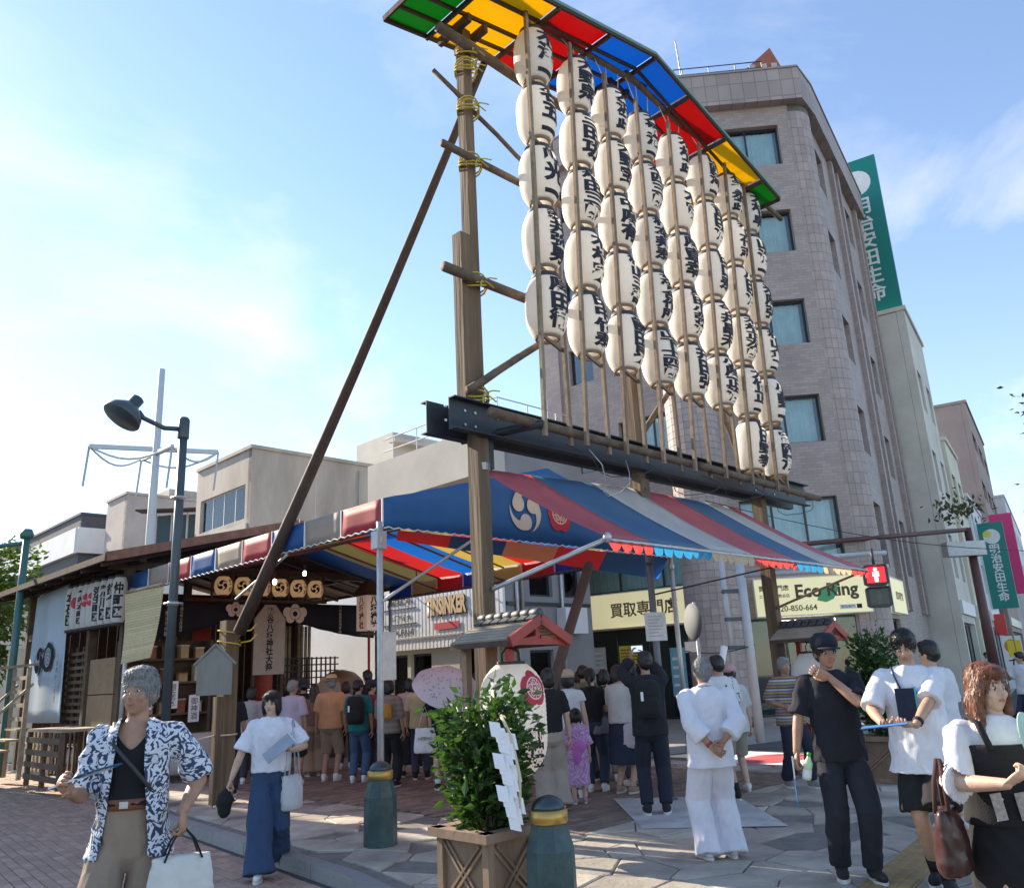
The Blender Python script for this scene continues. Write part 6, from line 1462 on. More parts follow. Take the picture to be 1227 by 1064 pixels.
    me.polygons.foreach_set('use_smooth', [True]*len(me.polygons)); link('body', me, t)
    # top
    top = top or {}; tc = top.get('mat') or clothmat('t_'+label[:18], top.get('c', (.6, .6, .6))); ft = top.get('fit', .018); hem = top.get('hem', .86); sl = top.get('sleeve', .75); fl = top.get('flare', 0)
    def shirt(ft, hem, sl, sr, tc, nm, cut=None, neck=1.455, amp=.007):
        q = MB(); rs = [(z, rx, ry) for z, rx, ry in ((.74, .162, .118), (.82, .162, .118), (.90, .162, .115), (1.03, .140*tw+.012, .104), (1.14, .142*tw+.008, .104), (1.26, .160*tw, .110), (1.34, .170*tw, .100), (1.39, .150, .085), (1.425, .095, .07), (neck, .056, .058)) if z > hem+.02]
        first = rs[0]; rs = [(hem, first[1]+fl, first[2]+fl*.8)]+rs
        loft(q, [(up(0, .0, z), (rx*b+ft)*k, (ry*b+ft)*k) for z, rx, ry in rs], 22)
        for i in (0, 1):
            a, e, w_ = shs[i], el[i], wr[i]; r0 = (.058*b+ft*.42)*k
            if sl <= 1: pts = [a+V((-.02*k if i else .02*k, 0, .0)), a+(e-a)*sl*.5, a+(e-a)*sl]; rr = [r0, r0*.98, r0*(1+(sr-1)*.8)]
            else: pts = [a, a+(e-a)*.6, e, e+(w_-e)*(sl-1)]; rr = [r0, r0*.96, r0*.92*sr**.5, r0*.85*sr]
            if sl > 0: q.tube(pts, rr, 14)
            q.ell(a+V((.020*k if i == 0 else -.020*k, 0, -.010*k)), (r0*.98, r0*.98, r0*.93), 12, 8)
        m2 = remesh(q, vox*1.1, 3, nm, tc); crumple(m2, amp*k*(1.6 if near else 1.15), 7.5/k, .6)
        if cut:
            bm = bmesh.new(); bm.from_mesh(m2); bmesh.ops.delete(bm, geom=[f for f in bm.faces if cut((f.calc_center_median()-hip)/k+V((0, 0, .90)))], context='FACES'); bd = [v for v in bm.verts if v.is_boundary]
            for _ in range(14):
                nw = [(v, sum((e.other_vert(v).co for e in v.link_edges if e.is_boundary), V((0, 0, 0)))/max(1, sum(e.is_boundary for e in v.link_edges))) for v in bd]
                for v, c in nw: v.co = v.co.lerp(c, .5)
            bm.to_mesh(m2); bm.free()
        link(nm, m2, t)
    if near and top.get('name', 'shirt') == 'shirt':
        MB().tube([up(.068*cos(a), .004+.066*sin(a), 1.447-.016*(sin(a) < 0)*abs(sin(a))) for a in [2*pi*i/20 for i in range(21)]], .0075*k, 7).build('neck_rib', tc, t, True)
    if tank: shirt(.006, 1.05, 0, 1, clothmat('tank', tank), 'tank_top', lambda p: p.z > 1.30+abs(p.x)*1.1*(p.y < 0) or (p.z > 1.40), amp=.003)
    shirt(ft, hem, sl, top.get('sr', 1.08), tc, top.get('name', 'shirt'), top.get('cut'), amp=top.get('amp', .007))
    # lower garment
    bot = bot or {}; bc_ = bot.get('mat') or clothmat('b_'+label[:18], bot.get('c', (.05, .05, .06))); kind = bot.get('kind', 'trousers'); wd = bot.get('w', 1.0); lo = bot.get('lo', .10); q = MB(); wz = bot.get('waist', 1.04)
    if kind in ('skirt', 'dress'):
        loft(q, [(up(0, 0, wz), (.136*tw*b+.014)*k, (.10*b+.014)*k), (up(0, 0, .92), (.165*b+.016)*k, (.118*b+.016)*k)]+[(hip+(V(((ank[0].x+ank[1].x)/2, (ank[0].y+ank[1].y)/2, 0))-V((hip.x, hip.y, 0)))*(1-z/.9)*.8+V((0, 0, (z-.9)*k)), (.17*b+.02+(.9-z)*.14*wd)*k, (.125*b+.02+(.9-z)*.15*wd)*k) for z in (.75, .6, .4, .2) if z > lo+.05]+[(hip+V((0, 0, (lo-.9)*k)), (.17*b+.02+(.9-lo)*.14*wd)*k, (.125*b+.02+(.9-lo)*.15*wd)*k)], 26)
    else:
        loft(q, [(up(0, 0, wz), (.136*tw*b+.012)*k, (.10*b+.012)*k), (hip+V((0, 0, .02*k)), (.160*b+.012)*k, (.112*b+.014)*k), (hip+V((0, 0, -.08*k)), (.158*b+.012)*k, (.105*b+.016)*k), (hip+V((0, 0, -.14*k)), .10*k, .07*k)], 20)
        for i in (0, 1):
            a, e, w_ = hj[i]+V((0, 0, .02)), kn[i], ank[i]; r0 = .094*b*k
            if lo > .45: f = min(1, max(.2, (.88-lo)/.40)); pts = [a, a+(e-a)*f*.25, a+(e-a)*f*.6, a+(e-a)*f]; rr = [r0*.86, r0*.93, r0*.97*wd**.6, r0*.96*wd]
            else:
                f = (.48-lo)/.40; pts = [a, a+(e-a)*.5, e, e+(w_-e)*f*.5, e+(w_-e)*f]; rr = [r0*.90, r0*.94*wd**.4, .075*k*wd**.9, .070*k*wd, .066*k*wd*bot.get('cuff', 1)]
            q.tube(pts, rr, 14)
    m2 = remesh(q, vox*1.1, 3, kind, bc_); crumple(m2, (.016 if near else .011)*k, 7/k, .33); link({'trousers': 'trousers', 'shorts': 'shorts', 'skirt': 'skirt', 'dress': 'skirt'}[kind], m2, t)
    if belt:
        q = MB(); q.lathe([(1.0, -.026), (1.06, -.026), (1.06, .024), (1.0, .024), (1.0, -.026)], 30, Matrix.Translation(up(0, 0, wz-.01)) @ Matrix.Diagonal(((.136*tw*b+.022)*k, (.10*b+.022)*k, k, 1)), cap=False); bl = q.build('belt', belt, t, True)
        MB().box((-.022, -.004, -.017), (.022, .004, .017), Matrix.Translation(up(-.01, -(.10*b+.03), wz-.01))).build('buckle', M_galv, bl)
    # shoes and socks
    smt = clothmat('shoe_'+shoes[0], shoes[1])
    for i in (0, 1):
        s = -1 if i == 0 else 1; T_ = Matrix.Translation(ank[i]-V((0, 0, .085*k))) @ Matrix.Rotation(s*.14, 4, 'Z') @ Matrix.Rotation(-feet[i][3] if len(feet[i]) > 3 else 0, 4, 'X') @ Matrix.Scale(k*(.93 if fem else 1.02), 4)
        q = MB(); q.ell((0, -.075, .045), (.046, .125, .042), 12, 8, T_); q.ell((0, .012, .062), (.040, .058, .055), 12, 8, T_); q.tube([T_ @ V((0, .01, .05)), T_ @ V((0, .012, .115))], [.047*k, .045*k], 12)
        sh_ = link('shoe', remesh(q, .009 if near else .013, 1, 'shoe', smt), t); PM[sh_.name] = PM[t.name]
        n_ = 18; MB().prism([(.047*cos(a)*(1.05 if sin(a) < 0 else .9), -.055+.135*sin(a)) for a in [2*pi*j/n_ for j in range(n_)]], .0, .026, T_).build('sole', M_sole, sh_)
        if socks: cap_ = MB().tube([ank[i]+V((0, .0, .0)), ank[i]+(kn[i]-ank[i])*.26], [.046*k, .050*k], 12).build('sock', clothmat('sock_%s' % (socks[0] > .3), socks), t, True)
    # hair
    st, hcol = hair; hm = HR[hcol]; q = MB()
    if st != 'bald':
        q.ell((0, .020, .034), (.088, .098, .098), 18, 12, HM); q.ell((0, .045, .0), (.080, .075, .085), 14, 10, HM)
        if st in ('short',): q.ell((0, -.03, .085), (.070, .060, .038), 12, 8, HM)
        if st in ('bob', 'long', 'bun'):
            q.ell((0, -.036, .078), (.074, .058, .038), 12, 8, HM)
            for s in (-1, 1): q.ell((s*.074, .0, -.02), (.022, .055, .085), 10, 8, HM)
        if st == 'bob': q.ell((0, .045, -.045), (.088, .066, .085), 14, 10, HM)
        if st == 'long':
            q.ell((0, .055, -.07), (.092, .06, .12), 14, 10, HM); q.ell((0, .075, -.19), (.10, .045, .14), 14, 10, HM)
            for s in (-1, 1): q.ell((s*.088, .0, -.13), (.030, .042, .14), 10, 8, HM); q.ell((s*.098, -.03, -.22), (.028, .03, .09), 10, 8, HM)
        if st == 'bun': q.ell((0, .10, .085), (.042, .042, .042), 12, 8, HM)
        if st == 'tail': q.ell((0, .11, .02), (.03, .04, .035), 10, 8, HM); q.ell((0, .135, -.08), (.026, .03, .11), 10, 8, HM)
        hme = remesh(q, .008 if near else .012, 1, 'hair', hm); crumple(hme, (.004 if near else .006)*k, 34/k, .22)
        if near:                           # loose strands lying over the hair
            rs_ = random.Random(11); vs_ = hme.vertices; q = MB()
            for _ in range(900):
                v_ = vs_[rs_.randrange(len(vs_))]; p = v_.co.copy(); nn_2 = v_.normal.copy(); d = V((rs_.uniform(-.3, .3), rs_.uniform(-.2, .4), -1)); pts = []
                d = (d-nn_2*d.dot(nn_2)); 
                if d.length < .05: continue
                d.normalize(); x = d.cross(nn_2).normalized()*.0022*k; L_ = rs_.uniform(.03, .065)*k*(1 if st in ('long', 'bob') else .5)
                a, b_, c = p+nn_2*.001, p+d*L_*.5+nn_2*.006*k, p+d*L_+nn_2*rs_.uniform(-.004, .006)*k
                q.add([a-x, a+x, b_+x, b_-x, c], [(0, 1, 2, 3), (3, 2, 4)], rs_.random())
            hm2 = q.mesh('h', hm); bm = bmesh.new(); bm.from_mesh(hme); bm.from_mesh(hm2); bm.to_mesh(hme); bm.free(); bpy.data.meshes.remove(hm2)
        link('hair', hme, t)
    if hat:
        q = MB(); hmt = clothmat('hat_'+label[:12], hat[1])
        if hat[0] == 'cap':
            q.lathe([(.098, .03), (.101, .07), (.092, .11), (.06, .143), (.004, .152)], 20, HM @ Matrix.Translation((0, .014, 0)), sy=1.14)
            ct = q.build('cap', hmt, t, True); PM[ct.name] = PM[t.name]; MB().lathe([(.01, .04), (.085, .034), (.085, .042), (.01, .05)], 20, HM @ Matrix.Translation((0, -.085, .0)), sy=1.05).build('visor', hmt, ct, True)
        else:
            q.lathe([(.17, .045), (.172, .050), (.10, .062), (.096, .11), (.085, .150), (.05, .162), (.004, .160)], 24, HM @ Matrix.Translation((0, .014, 0)), sy=1.12)
            ct = q.build('straw_hat', hmt, t, True); PM[ct.name] = PM[t.name]; MB().lathe([(.1005, .062), (.099, .085)], 24, HM @ Matrix.Translation((0, .014, 0)), sy=1.12, cap=False).build('hat_band', M_black, ct, True)
    if face is None: face = abs(math.atan2(sin(yaw), cos(yaw))) < 1.6
    if face:
        for s in (-1, 1):
            e = MB().ell((s*.031, -.0755, .004), (.0115, .0075, .0046), 10, 8, HM).build('eye', M_eyew, t, True); PM[e.name] = PM[t.name]
            MB().ell((s*.031, -.0815, .004), (.0056, .0036, .0047), 8, 6, HM).build('iris', M_iris, e, True)
            MB().tube([HM @ V((s*.015, -.086, .026)), HM @ V((s*.032, -.086, .031)), HM @ V((s*.050, -.074, .026))], [.003*k, .004*k, .002*k], 6).build('eyebrow', hm, t, True)
        MB().ell((0, -.0835, -.058), (.021, .0075, .0075), 12, 6, HM).build('mouth', M_lip, t, True)
    # where things that are held or worn can be put
    B = PM[t.name]; t_info = dict(t=t, R=B @ (wr[0]+(V((handcfg or {}).get(0, {}).get('d', wr[0]-el[0])).normalized())*.09*k), L=B @ (wr[1]+(V((handcfg or {}).get(1, {}).get('d', wr[1]-el[1])).normalized())*.09*k), up=lambda x, y, z: B @ up(x, y, z), k=k, HM=B @ HM, sh=[B @ p for p in shs], el=[B @ p for p in el], wr=[B @ p for p in wr])
    return t_info

# ---- things people carry
def fan(label, p, yaw, tilt, c, roll=0.0, cc=None):
    t = thing('hand_fan', label, 'fan', p); t.rotation_euler = (tilt, roll, yaw)
    q = MB(); pts = [(.125*sin(a)*(1.0), .05+.095-.105*cos(a)) for a in [2*pi*i/28 for i in range(28)]]
    M_ = Matrix(((1, 0, 0, 0), (0, 0, 1, 0), (0, 1, 0, 0), (0, 0, 0, 1)))
    q.prism(pts, -.002, .002, M_); q.build('paper_leaf', clothmat('fan_'+label[:16], c), t)
    if cc:
        q = MB(); disc(q, 0, .145, .06, 16); q.xf(frame((0, -.004, 0), (1, 0, 0), (0, 0, 1))); q.build('printed_disc', clothmat('fanprint', cc), t)
    MB().bar((0, 0, -.12), (0, 0, .09), .018, .010, (0, 1, 0)).build('handle', M_white, t)
    for k in range(7): MB().bar((0, -.0035, .04), (.11*sin((k-3)*.36), -.0035, .04+.17*cos((k-3)*.30)), .003, .002, (0, 1, 0)).build('rib', M_white, t)
    return t
def tote(label, top_pt, yaw, w_, h_, c, d=.09, strap=.30, soft=.02, sc=None, name='tote_bag', words=None, body_mat=None):
    t = thing(name, label, 'bag', top_pt, yaw); mt = body_mat or clothmat('bag_'+label[:18], c); q = MB()
    loft(q, [((0, 0, -strap-h_*f), w_/2*r, d/2*s) for f, r, s in ((0, .86, .35), (.15, .92, .7), (.5, 1.0, 1.0), (.85, 1.04, 1.05), (.97, .98, .9), (1.0, .85, .6))], 20)
    me = remesh(q, .012, 2, 'bag_body', mt); crumple(me, .010, 11, .6); link('bag_body', me, t)
    sm = clothmat('strap_'+label[:18], sc or c)
    for y in (-d*.22, d*.22): MB().tube([(-w_*.28, y, -strap-.02), (-w_*.16, y*.7, -strap*.45), (0, y*.2, 0), (w_*.16, y*.7, -strap*.45), (w_*.28, y, -strap-.02)], .010, 6, flat=.5).build('strap', sm, t, True)
    if words: text(words, frame((0, -d*.58-.012, -strap-h_*.42), (1, 0, 0), (0, 0, 1)), M_black, t, width=w_*.62)
    return t
def backpack(label, P, c, name='backpack', w_=.30, h_=.42, d=.17, dy=.185):
    """worn on the back of person info P"""
    p = P['up'](0, dy, 1.20); rz = P['t'].rotation_euler.z; t = thing(name, label, 'backpack', p, rz); mt = clothmat('pack_'+label[:18], c)
    q = MB(); loft(q, [((0, 0, z*h_), w_/2*a, d/2*b_) for z, a, b_ in ((-.5, .75, .7), (-.44, .95, .95), (-.1, 1, 1.05), (.3, .95, .95), (.45, .8, .75), (.5, .5, .5))], 20)
    me = remesh(q, .012, 3, 'pack_body', mt); crumple(me, .006, 10, .8); link('pack_body', me, t)
    q = MB(); loft(q, [((0, d*.45, z*h_), w_/2*a, d/2*b_) for z, a, b_ in ((-.42, .65, .4), (-.3, .8, .6), (-.05, .78, .6), (.05, .6, .4))], 16); link('front_pocket', remesh(q, .012, 2, 'front_pocket', mt), t)
    for s in (-1, 1): MB().tube([(s*.09, -.07, .18), (s*.12, -.13, .21), (s*.125, -.27, .12), (s*.12, -.29, -.02), (s*.13, -.20, -.16), (s*.12, -.08, -.18)], .018, 7, flat=.45).build('strap', mt, t, True)
    MB().box((.06, d*.78, -.02), (.09, d*.80, .08)).build('tag', M_white, t); return t
A_ = pi
def at(x, D, z=0.0):
    p = PD(x, 829-.049*x, D); return V((p.x, p.y, z))
# floral print
def floral(nm, c1, c2, sc=9, th=.52):
    m_ = mat(nm, c1, .85); n = m_.node_tree.nodes; l = m_.node_tree.links; b = n['Principled BSDF']; co = n['Texture Coordinate']
    w_ = n.new('ShaderNodeTexNoise'); w_.inputs['Scale'].default_value = sc*.8; w_.inputs['Detail'].default_value = 1; w_.inputs['Distortion'].default_value = 4.5; l.new(co.outputs['Object'], w_.inputs['Vector'])
    r = n.new('ShaderNodeValToRGB'); r.color_ramp.interpolation = 'LINEAR'; r.color_ramp.elements[0].position = th-.015; r.color_ramp.elements[1].position = th+.015; r.color_ramp.elements[0].color = (*c1, 1); r.color_ramp.elements[1].color = (*c2, 1)
    l.new(w_.outputs['Fac'], r.inputs[0]); l.new(r.outputs[0], b.inputs['Base Color']); return m_
def stripes(nm, cols_, sc):
    m_ = mat(nm, cols_[0], .85); n = m_.node_tree.nodes; l = m_.node_tree.links; b = n['Principled BSDF']; co = n['Texture Coordinate']; s = n.new('ShaderNodeSeparateXYZ'); l.new(co.outputs['Object'], s.inputs[0])
    a = n.new('ShaderNodeMath'); a.operation = 'MULTIPLY'; a.inputs[1].default_value = sc; l.new(s.outputs['Z'], a.inputs[0]); f = n.new('ShaderNodeMath'); f.operation = 'FRACT'; l.new(a.outputs[0], f.inputs[0])
    r = n.new('ShaderNodeValToRGB'); r.color_ramp.interpolation = 'CONSTANT'
    for i, c in enumerate(cols_):
        e = r.color_ramp.elements[i] if i < 2 else r.color_ramp.elements.new(i/len(cols_)); e.position = i/len(cols_); e.color = (*c, 1)
    l.new(f.outputs[0], r.inputs[0]); l.new(r.outputs[0], b.inputs['Base Color']); return m_
WH = (.66, .66, .68); BK = (.012, .012, .015); NV = (.022, .032, .065)

# ---- the people, nearest first
P = person('man in an open white and navy floral shirt over a black top, tan trousers', at(166, 5.3, -.12), rad(12), 1.87, skin=1, hair=('short', 'grey'), near=True, look=(-.25, 0), build=.92,
  top=dict(mat=floral('floral_shirt', (.03, .05, .11), (.60, .64, .70), 15, .49), fit=.030, hem=.82, sleeve=.95, sr=1.2, flare=.03, amp=.013, name='open_shirt', cut=lambda p: p.y < .02 and abs(p.x+.0) < .065+max(0, (1.30-p.z))*.10 and p.z < 1.47), tank=(.008, .008, .012),
  bot=dict(c=(.27, .21, .155), w=1.55, waist=1.07, lo=.06), belt=mat('belt_leather', (.20, .075, .035), .45, (9, .2)), shoes=('brown', (.1, .06, .04)),
  RH=(-.20, -.27, 1.15), LH_=(.27, -.12, 1.02), hints=((-.2, .3, -1), (.3, .7, -.1)), handcfg={0: dict(d=(-.25, -.5, .5), n=(.9, -.3, 0), curl=1.1), 1: dict(d=(.1, -.15, -1), n=(-1, .1, 0), curl=1.0)}, feet=((-.11, -.12, 0), (.12, .16, 0)))
fan('blue round hand fan held by the man in the floral shirt', P['R']+V((.06, -.02, .0)), rad(84), rad(74), (.012, .16, .36), 0)
tote('white handbag with black handles carried by the man in the floral shirt', P['L']+V((0, 0, .02)), rad(35), .34, .30, (.62, .62, .58), .16, .14, sc=(.012, .012, .014), name='handbag')
MB().tube([P['t'] and PM[P['t'].name].inverted() @ P['up'](x, y, z) for x, y, z in ((-.10, -.03, 1.44), (-.075, -.135, 1.34), (.02, -.155, 1.24), (.12, -.15, 1.12))], .011, 6, flat=.5).build('shoulder_strap', M_wire, P['t'], True)
P = person('woman in a white T-shirt and wide blue jeans walking with a paper in hand', G(319, 1046, -.12), rad(14), 1.68, True, 2, ('bob', 'black'), near=True, look=(-.3, .05), top=dict(c=(.68, .69, .76), fit=.05, hem=.93, sleeve=.92, sr=1.2, amp=.010), bot=dict(c=(.030, .062, .135), w=1.75, lo=.05, cuff=1.35), shoes=('white', (.75, .75, .76)),
  RH=(-.37, -.06, .86), LH_=(.23, -.27, 1.14), hints=((-.6, .6, -.2), (.8, .5, -.6)), feet=((-.05, -.30, 0, 0), (.07, .30, .10, .5)), handcfg={1: dict(d=(-.5, -.8, .1), n=(-.2, -.1, 1), curl=.7), 0: dict(curl=.9)})
q = thing('paper_leaflet', 'folded grey leaflet held by the woman in white T-shirt and jeans', 'leaflet', P['L']+V((-.06, -.04, .03)), rad(20)); q.rotation_euler = (rad(35), rad(-38), rad(20)); MB().box((-.17, -.075, -.003), (.13, .09, .003)).build('cover', clothmat('leaflet', (.30, .33, .38)), q); MB().box((-.16, -.07, -.012), (.14, .095, -.006)).build('page', M_paperw, q)
t = thing('black_pouch', 'black drawstring umbrella pouch hanging from the hand of the woman in jeans', 'pouch', P['R']+V((-.02, -.02, 0)), .4); q = MB(); q.ell((0, 0, -.13), (.075, .055, .13), 12, 8); q.tube([(.02, 0, -.03), (.10, -.02, -.12)], [.02, .012], 8); me = remesh(q, .01, 2, 'pouch', clothmat('pouch', BK)); crumple(me, .012, 14, 1); link('pouch', me, t); MB().tube([(0, 0, .02), (.01, 0, -.03)], .006, 5).build('cord', M_black, t)
tote('pale grey shoulder bag hanging beside the woman in blue jeans', P['sh'][1]+V((.07, -.06, .03)), rad(60), .26, .32, (.52, .53, .56), .15, .52, name='shoulder_bag')
P = person('young man in a black T-shirt and cap touching his chin, bottle in the other hand', at(984, 7.4), rad(-8), 1.79, False, 1, ('short', 'black'), near=True, hat=('cap', (.012, .014, .025)), look=(.15, .1), top=dict(c=(.010, .011, .018), fit=.03, hem=.80, sleeve=.9, sr=1.15, amp=.009), bot=dict(c=(.016, .018, .028), w=1.12, lo=.09), shoes=('black', (.02, .02, .022)),
  RH=(-.30, -.10, .87), LH_=(.0, -.17, 1.40), hints=((-.5, .7, -.2), (.9, -.2, -.8)), feet=((-.07, .02, 0), (.13, -.08, 0)), handcfg={0: dict(curl=.8), 1: dict(d=(-.9, -.1, .45), n=(.1, 1, .3), curl=.35)})
t = thing('drink_bottle', 'small green tea bottle with a green cap in the hand of the man in black', 'bottle', P['R']+V((.055, -.045, -.10)), 0); t.rotation_euler = (.12, .2, 0)
MB().lathe([(.031, 0), (.034, .01), (.034, .06), (.030, .075), (.034, .09), (.034, .125), (.014, .165), (.014, .175)], 14).build('bottle_body', mat('pale_green_plastic', (.52, .66, .42), .25), t, True); MB().lathe([(.0165, .175), (.0165, .20), (.004, .202)], 12).build('bottle_cap', mat('green_cap', (.06, .42, .06), .4), t, True); MB().lathe([(.0345, .02), (.0345, .075)], 14, cap=False).build('bottle_label', M_white, t, True)
fan('blue fan hanging edge-on from the hand of the man in black', P['R']+V((-.03, -.03, -.05)), rad(75), rad(180), (.015, .20, .48))
P = person('young man in a white T-shirt and black shorts looking down at a blue paper', at(1084, 7.2), rad(-26), 1.80, False, 0, ('short', 'black'), near=True, look=(-.1, .38), top=dict(c=(.72, .72, .76), fit=.045, hem=.74, sleeve=.95, sr=1.15, amp=.008, flare=.03), bot=dict(kind='shorts', c=(.012, .012, .014), w=1.35, lo=.52), shoes=('black', (.015, .015, .018)), socks=(.012, .012, .014),
  RH=(-.20, -.36, 1.08), LH_=(.0, -.38, 1.07), hints=((-.8, .5, -.5), (.9, .4, -.5)), feet=((-.04, .12, 0), (.03, -.10, 0)), handcfg={0: dict(d=(.2, -1, .0), n=(0, .1, 1), curl=.4), 1: dict(d=(-.6, -.7, .05), n=(-.2, 0, 1), curl=.5)})
t = thing('blue_folder', 'blue sheet held flat by the man in the white T-shirt', 'folder', (P['R']+P['L'])/2+V((-.10, -.10, .01)), rad(-20)); t.rotation_euler = (rad(0), rad(-5), rad(-25)); MB().box((-.17, -.11, -.003), (.13, .11, .003)).build('sheet', clothmat('folder', (.04, .16, .42)), t)
Bi = PM[P['t'].name].inverted()
MB().tube([Bi @ (P['wr'][1]+(P['el'][1]-P['wr'][1])*.10), Bi @ (P['wr'][1]+(P['el'][1]-P['wr'][1])*.20)], [.037, .038], 12).build('wristwatch', M_black, P['t'], True)
t = thing('shoulder_bag', 'dark navy sling bag worn across the chest of the man in white', 'bag', P['up'](.02, -.175, 1.20), P['t'].rotation_euler.z); MB().box((-.13, -.018, -.12), (-.0, .025, .11)).build('pouch', clothmat('sling', (.012, .02, .045)), t); MB().box((.002, -.02, -.10), (.012, .02, .12)).build('teal_edge', clothmat('sling_edge', (.05, .4, .45)), t); MB().tube([(-.09, .01, .11), (-.12, .035, .20), (-.13, .15, .25)], .018, 6, flat=.4).build('strap', clothmat('sling', (.012, .02, .045)), t, True)
P = person('woman with long brown hair in a black corset dress and white puffed blouse', at(1174, 4.6), rad(-6), 1.56, True, 2, ('long', 'brown'), near=True, look=(.35, .05), build=1.12, top=dict(c=(.70, .68, .70), fit=.010, hem=1.02, sleeve=1.02, sr=1.75, amp=.006, name='blouse'), bot=dict(kind='dress', c=(.010, .009, .011), waist=1.16, lo=.22, w=.75), shoes=('black', (.015, .015, .018)),
  RH=(-.13, -.32, 1.17), LH_=(.17, -.32, 1.08), hints=((-.8, .2, -.9), (.8, .5, -.7)), handcfg={0: dict(d=(.6, -.35, .45), n=(.3, .2, .9), curl=1.1), 1: dict(d=(.1, -.9, .2), n=(-1, 0, .2), curl=1.0)})
B = PM[P['t'].name].inverted(); q = MB(); k = P['k']
loft(q, [(B @ P['up'](0, 0, z), rx*k, ry*k) for z, rx, ry in ((.95, .222, .172), (1.03, .206, .164), (1.14, .206, .166), (1.24, .222, .176), (1.32, .218, .168))], 24); me = remesh(q, .011, 2, 'corset', clothmat('corset', (.010, .009, .012))); link('corset', me, P['t'])
for s in (-1, 1): MB().tube([B @ P['up'](s*.10, -.16, 1.30), B @ P['up'](s*.115, -.10, 1.42), B @ P['up'](s*.11, .02, 1.45), B @ P['up'](s*.10, .12, 1.32)], .018, 6, flat=.5).build('dress_strap', clothmat('corset', (.010, .009, .012)), P['t'], True)
for x, z in ((-.10, 1.08), (.02, 1.12), (.02, 1.05), (.10, 1.08)): MB().ell(B @ P['up'](x, -.172, z), (.008, .005, .008), 8, 5).build('button', M_galv, P['t'], True)
for x in (-.13, -.02): MB().bar(B @ P['up'](x, -.182, 1.11), B @ P['up'](x+.015, -.182, .99), .045, .006, (0, 1, 0)).build('lace_ribbon', mat('lace_ribbon', (.35, .33, .30), .8, (60, .4)), P['t'])
fan('pale green fan held up by the woman with long brown hair', P['R']+V((.02, -.03, .02)), rad(38), rad(-8), (.50, .68, .56), rad(42))
fan('yellow fan at the right edge held by the brown-haired woman', P['L']+V((.0, -.03, .02)), rad(70), rad(75), (.60, .40, .04), 0)
t = thing('handheld_fan', 'white electric handheld fan hanging from the neck of the brown-haired woman', 'electric fan', P['up'](.10, -.25, 1.09), rad(-6)); t.rotation_euler = (0, rad(-14), rad(-6))
MB().lathe([(.012, -.014), (.05, -.016), (.055, 0), (.05, .016), (.012, .014)], 20, frame((0, 0, 0), (1, 0, 0), (0, 0, 1))).build('fan_head', M_white, t, True); MB().lathe([(.020, 0), (.020, .002)], 16, frame((0, -.019, 0), (1, 0, 0), (0, 0, 1))).build('hub', M_galv, t); MB().lathe([(.030, .0), (.033, .001), (.033, .003)], 16, frame((0, -.017, 0), (1, 0, 0), (0, 0, 1)), cap=False).build('grille', M_wire, t); MB().tube([(0, 0, -.05), (0, 0, -.19)], [.020, .017], 10).build('grip', M_white, t, True); MB().tube([(.02*sin(a), 0, -.21+.02*cos(a)) for a in [2*pi*i/10 for i in range(11)]], .005, 5).build('loop', M_white, t, True); MB().ell((0, -.019, -.09), (.008, .004, .008), 8, 5).build('switch', M_black, t)
tote('dark brown leather shoulder bag of the woman with long brown hair', P['el'][0]+V((-.06, .03, .10)), rad(50), .25, .27, (.05, .018, .016), .13, .20, name='shoulder_bag', body_mat=mat('brown_leather', (.05, .018, .016), .35, (6, .3)))
P = person('grey-haired man in white festival jacket and trousers seen from behind, hands clasped', at(839, 8.05), A_+.08, 1.67, False, 1, ('short', 'grey'), near=True, top=dict(c=(.70, .70, .76), fit=.04, hem=.76, sleeve=1.62, sr=1.45, flare=.02, amp=.006, name='jacket'), bot=dict(c=(.68, .67, .75), w=1.6, lo=.03, cuff=1.15), shoes=('white', (.7, .7, .72)), build=1.05,
  RH=(-.055, .235, .98), LH_=(.055, .245, .95), hints=((-1, .25, 0), (1, .25, 0)), handcfg={0: dict(d=(.55, .15, -.5), n=(0, 1, .1), curl=.6, flip=True), 1: dict(d=(-.55, .2, -.45), n=(0, 1, .2), curl=.6, flip=True)}, feet=((-.115, 0, 0), (.115, .02, 0)))
Bi = PM[P['t'].name].inverted()
MB().tube([Bi @ P['up'](x, y, z) for x, y, z in ((-.075, -.03, 1.43), (-.055, .06, 1.465), (0, .085, 1.475), (.055, .06, 1.465), (.075, -.03, 1.43))], .022, 8, flat=.6).build('collar', clothmat('jacket_collar', (.70, .70, .76)), P['t'], True)
MB().tube([Bi @ (P['wr'][1]+(P['el'][1]-P['wr'][1])*.05), Bi @ (P['wr'][1]+(P['el'][1]-P['wr'][1])*.14)], [.033, .034], 12).build('bead_bracelet', M_red, P['t'], True)
q = MB(); loft(q, [(Bi @ P['up'](0, 0, z), .208*P['k'], .160*P['k']) for z in (1.015, 1.035)], 24)
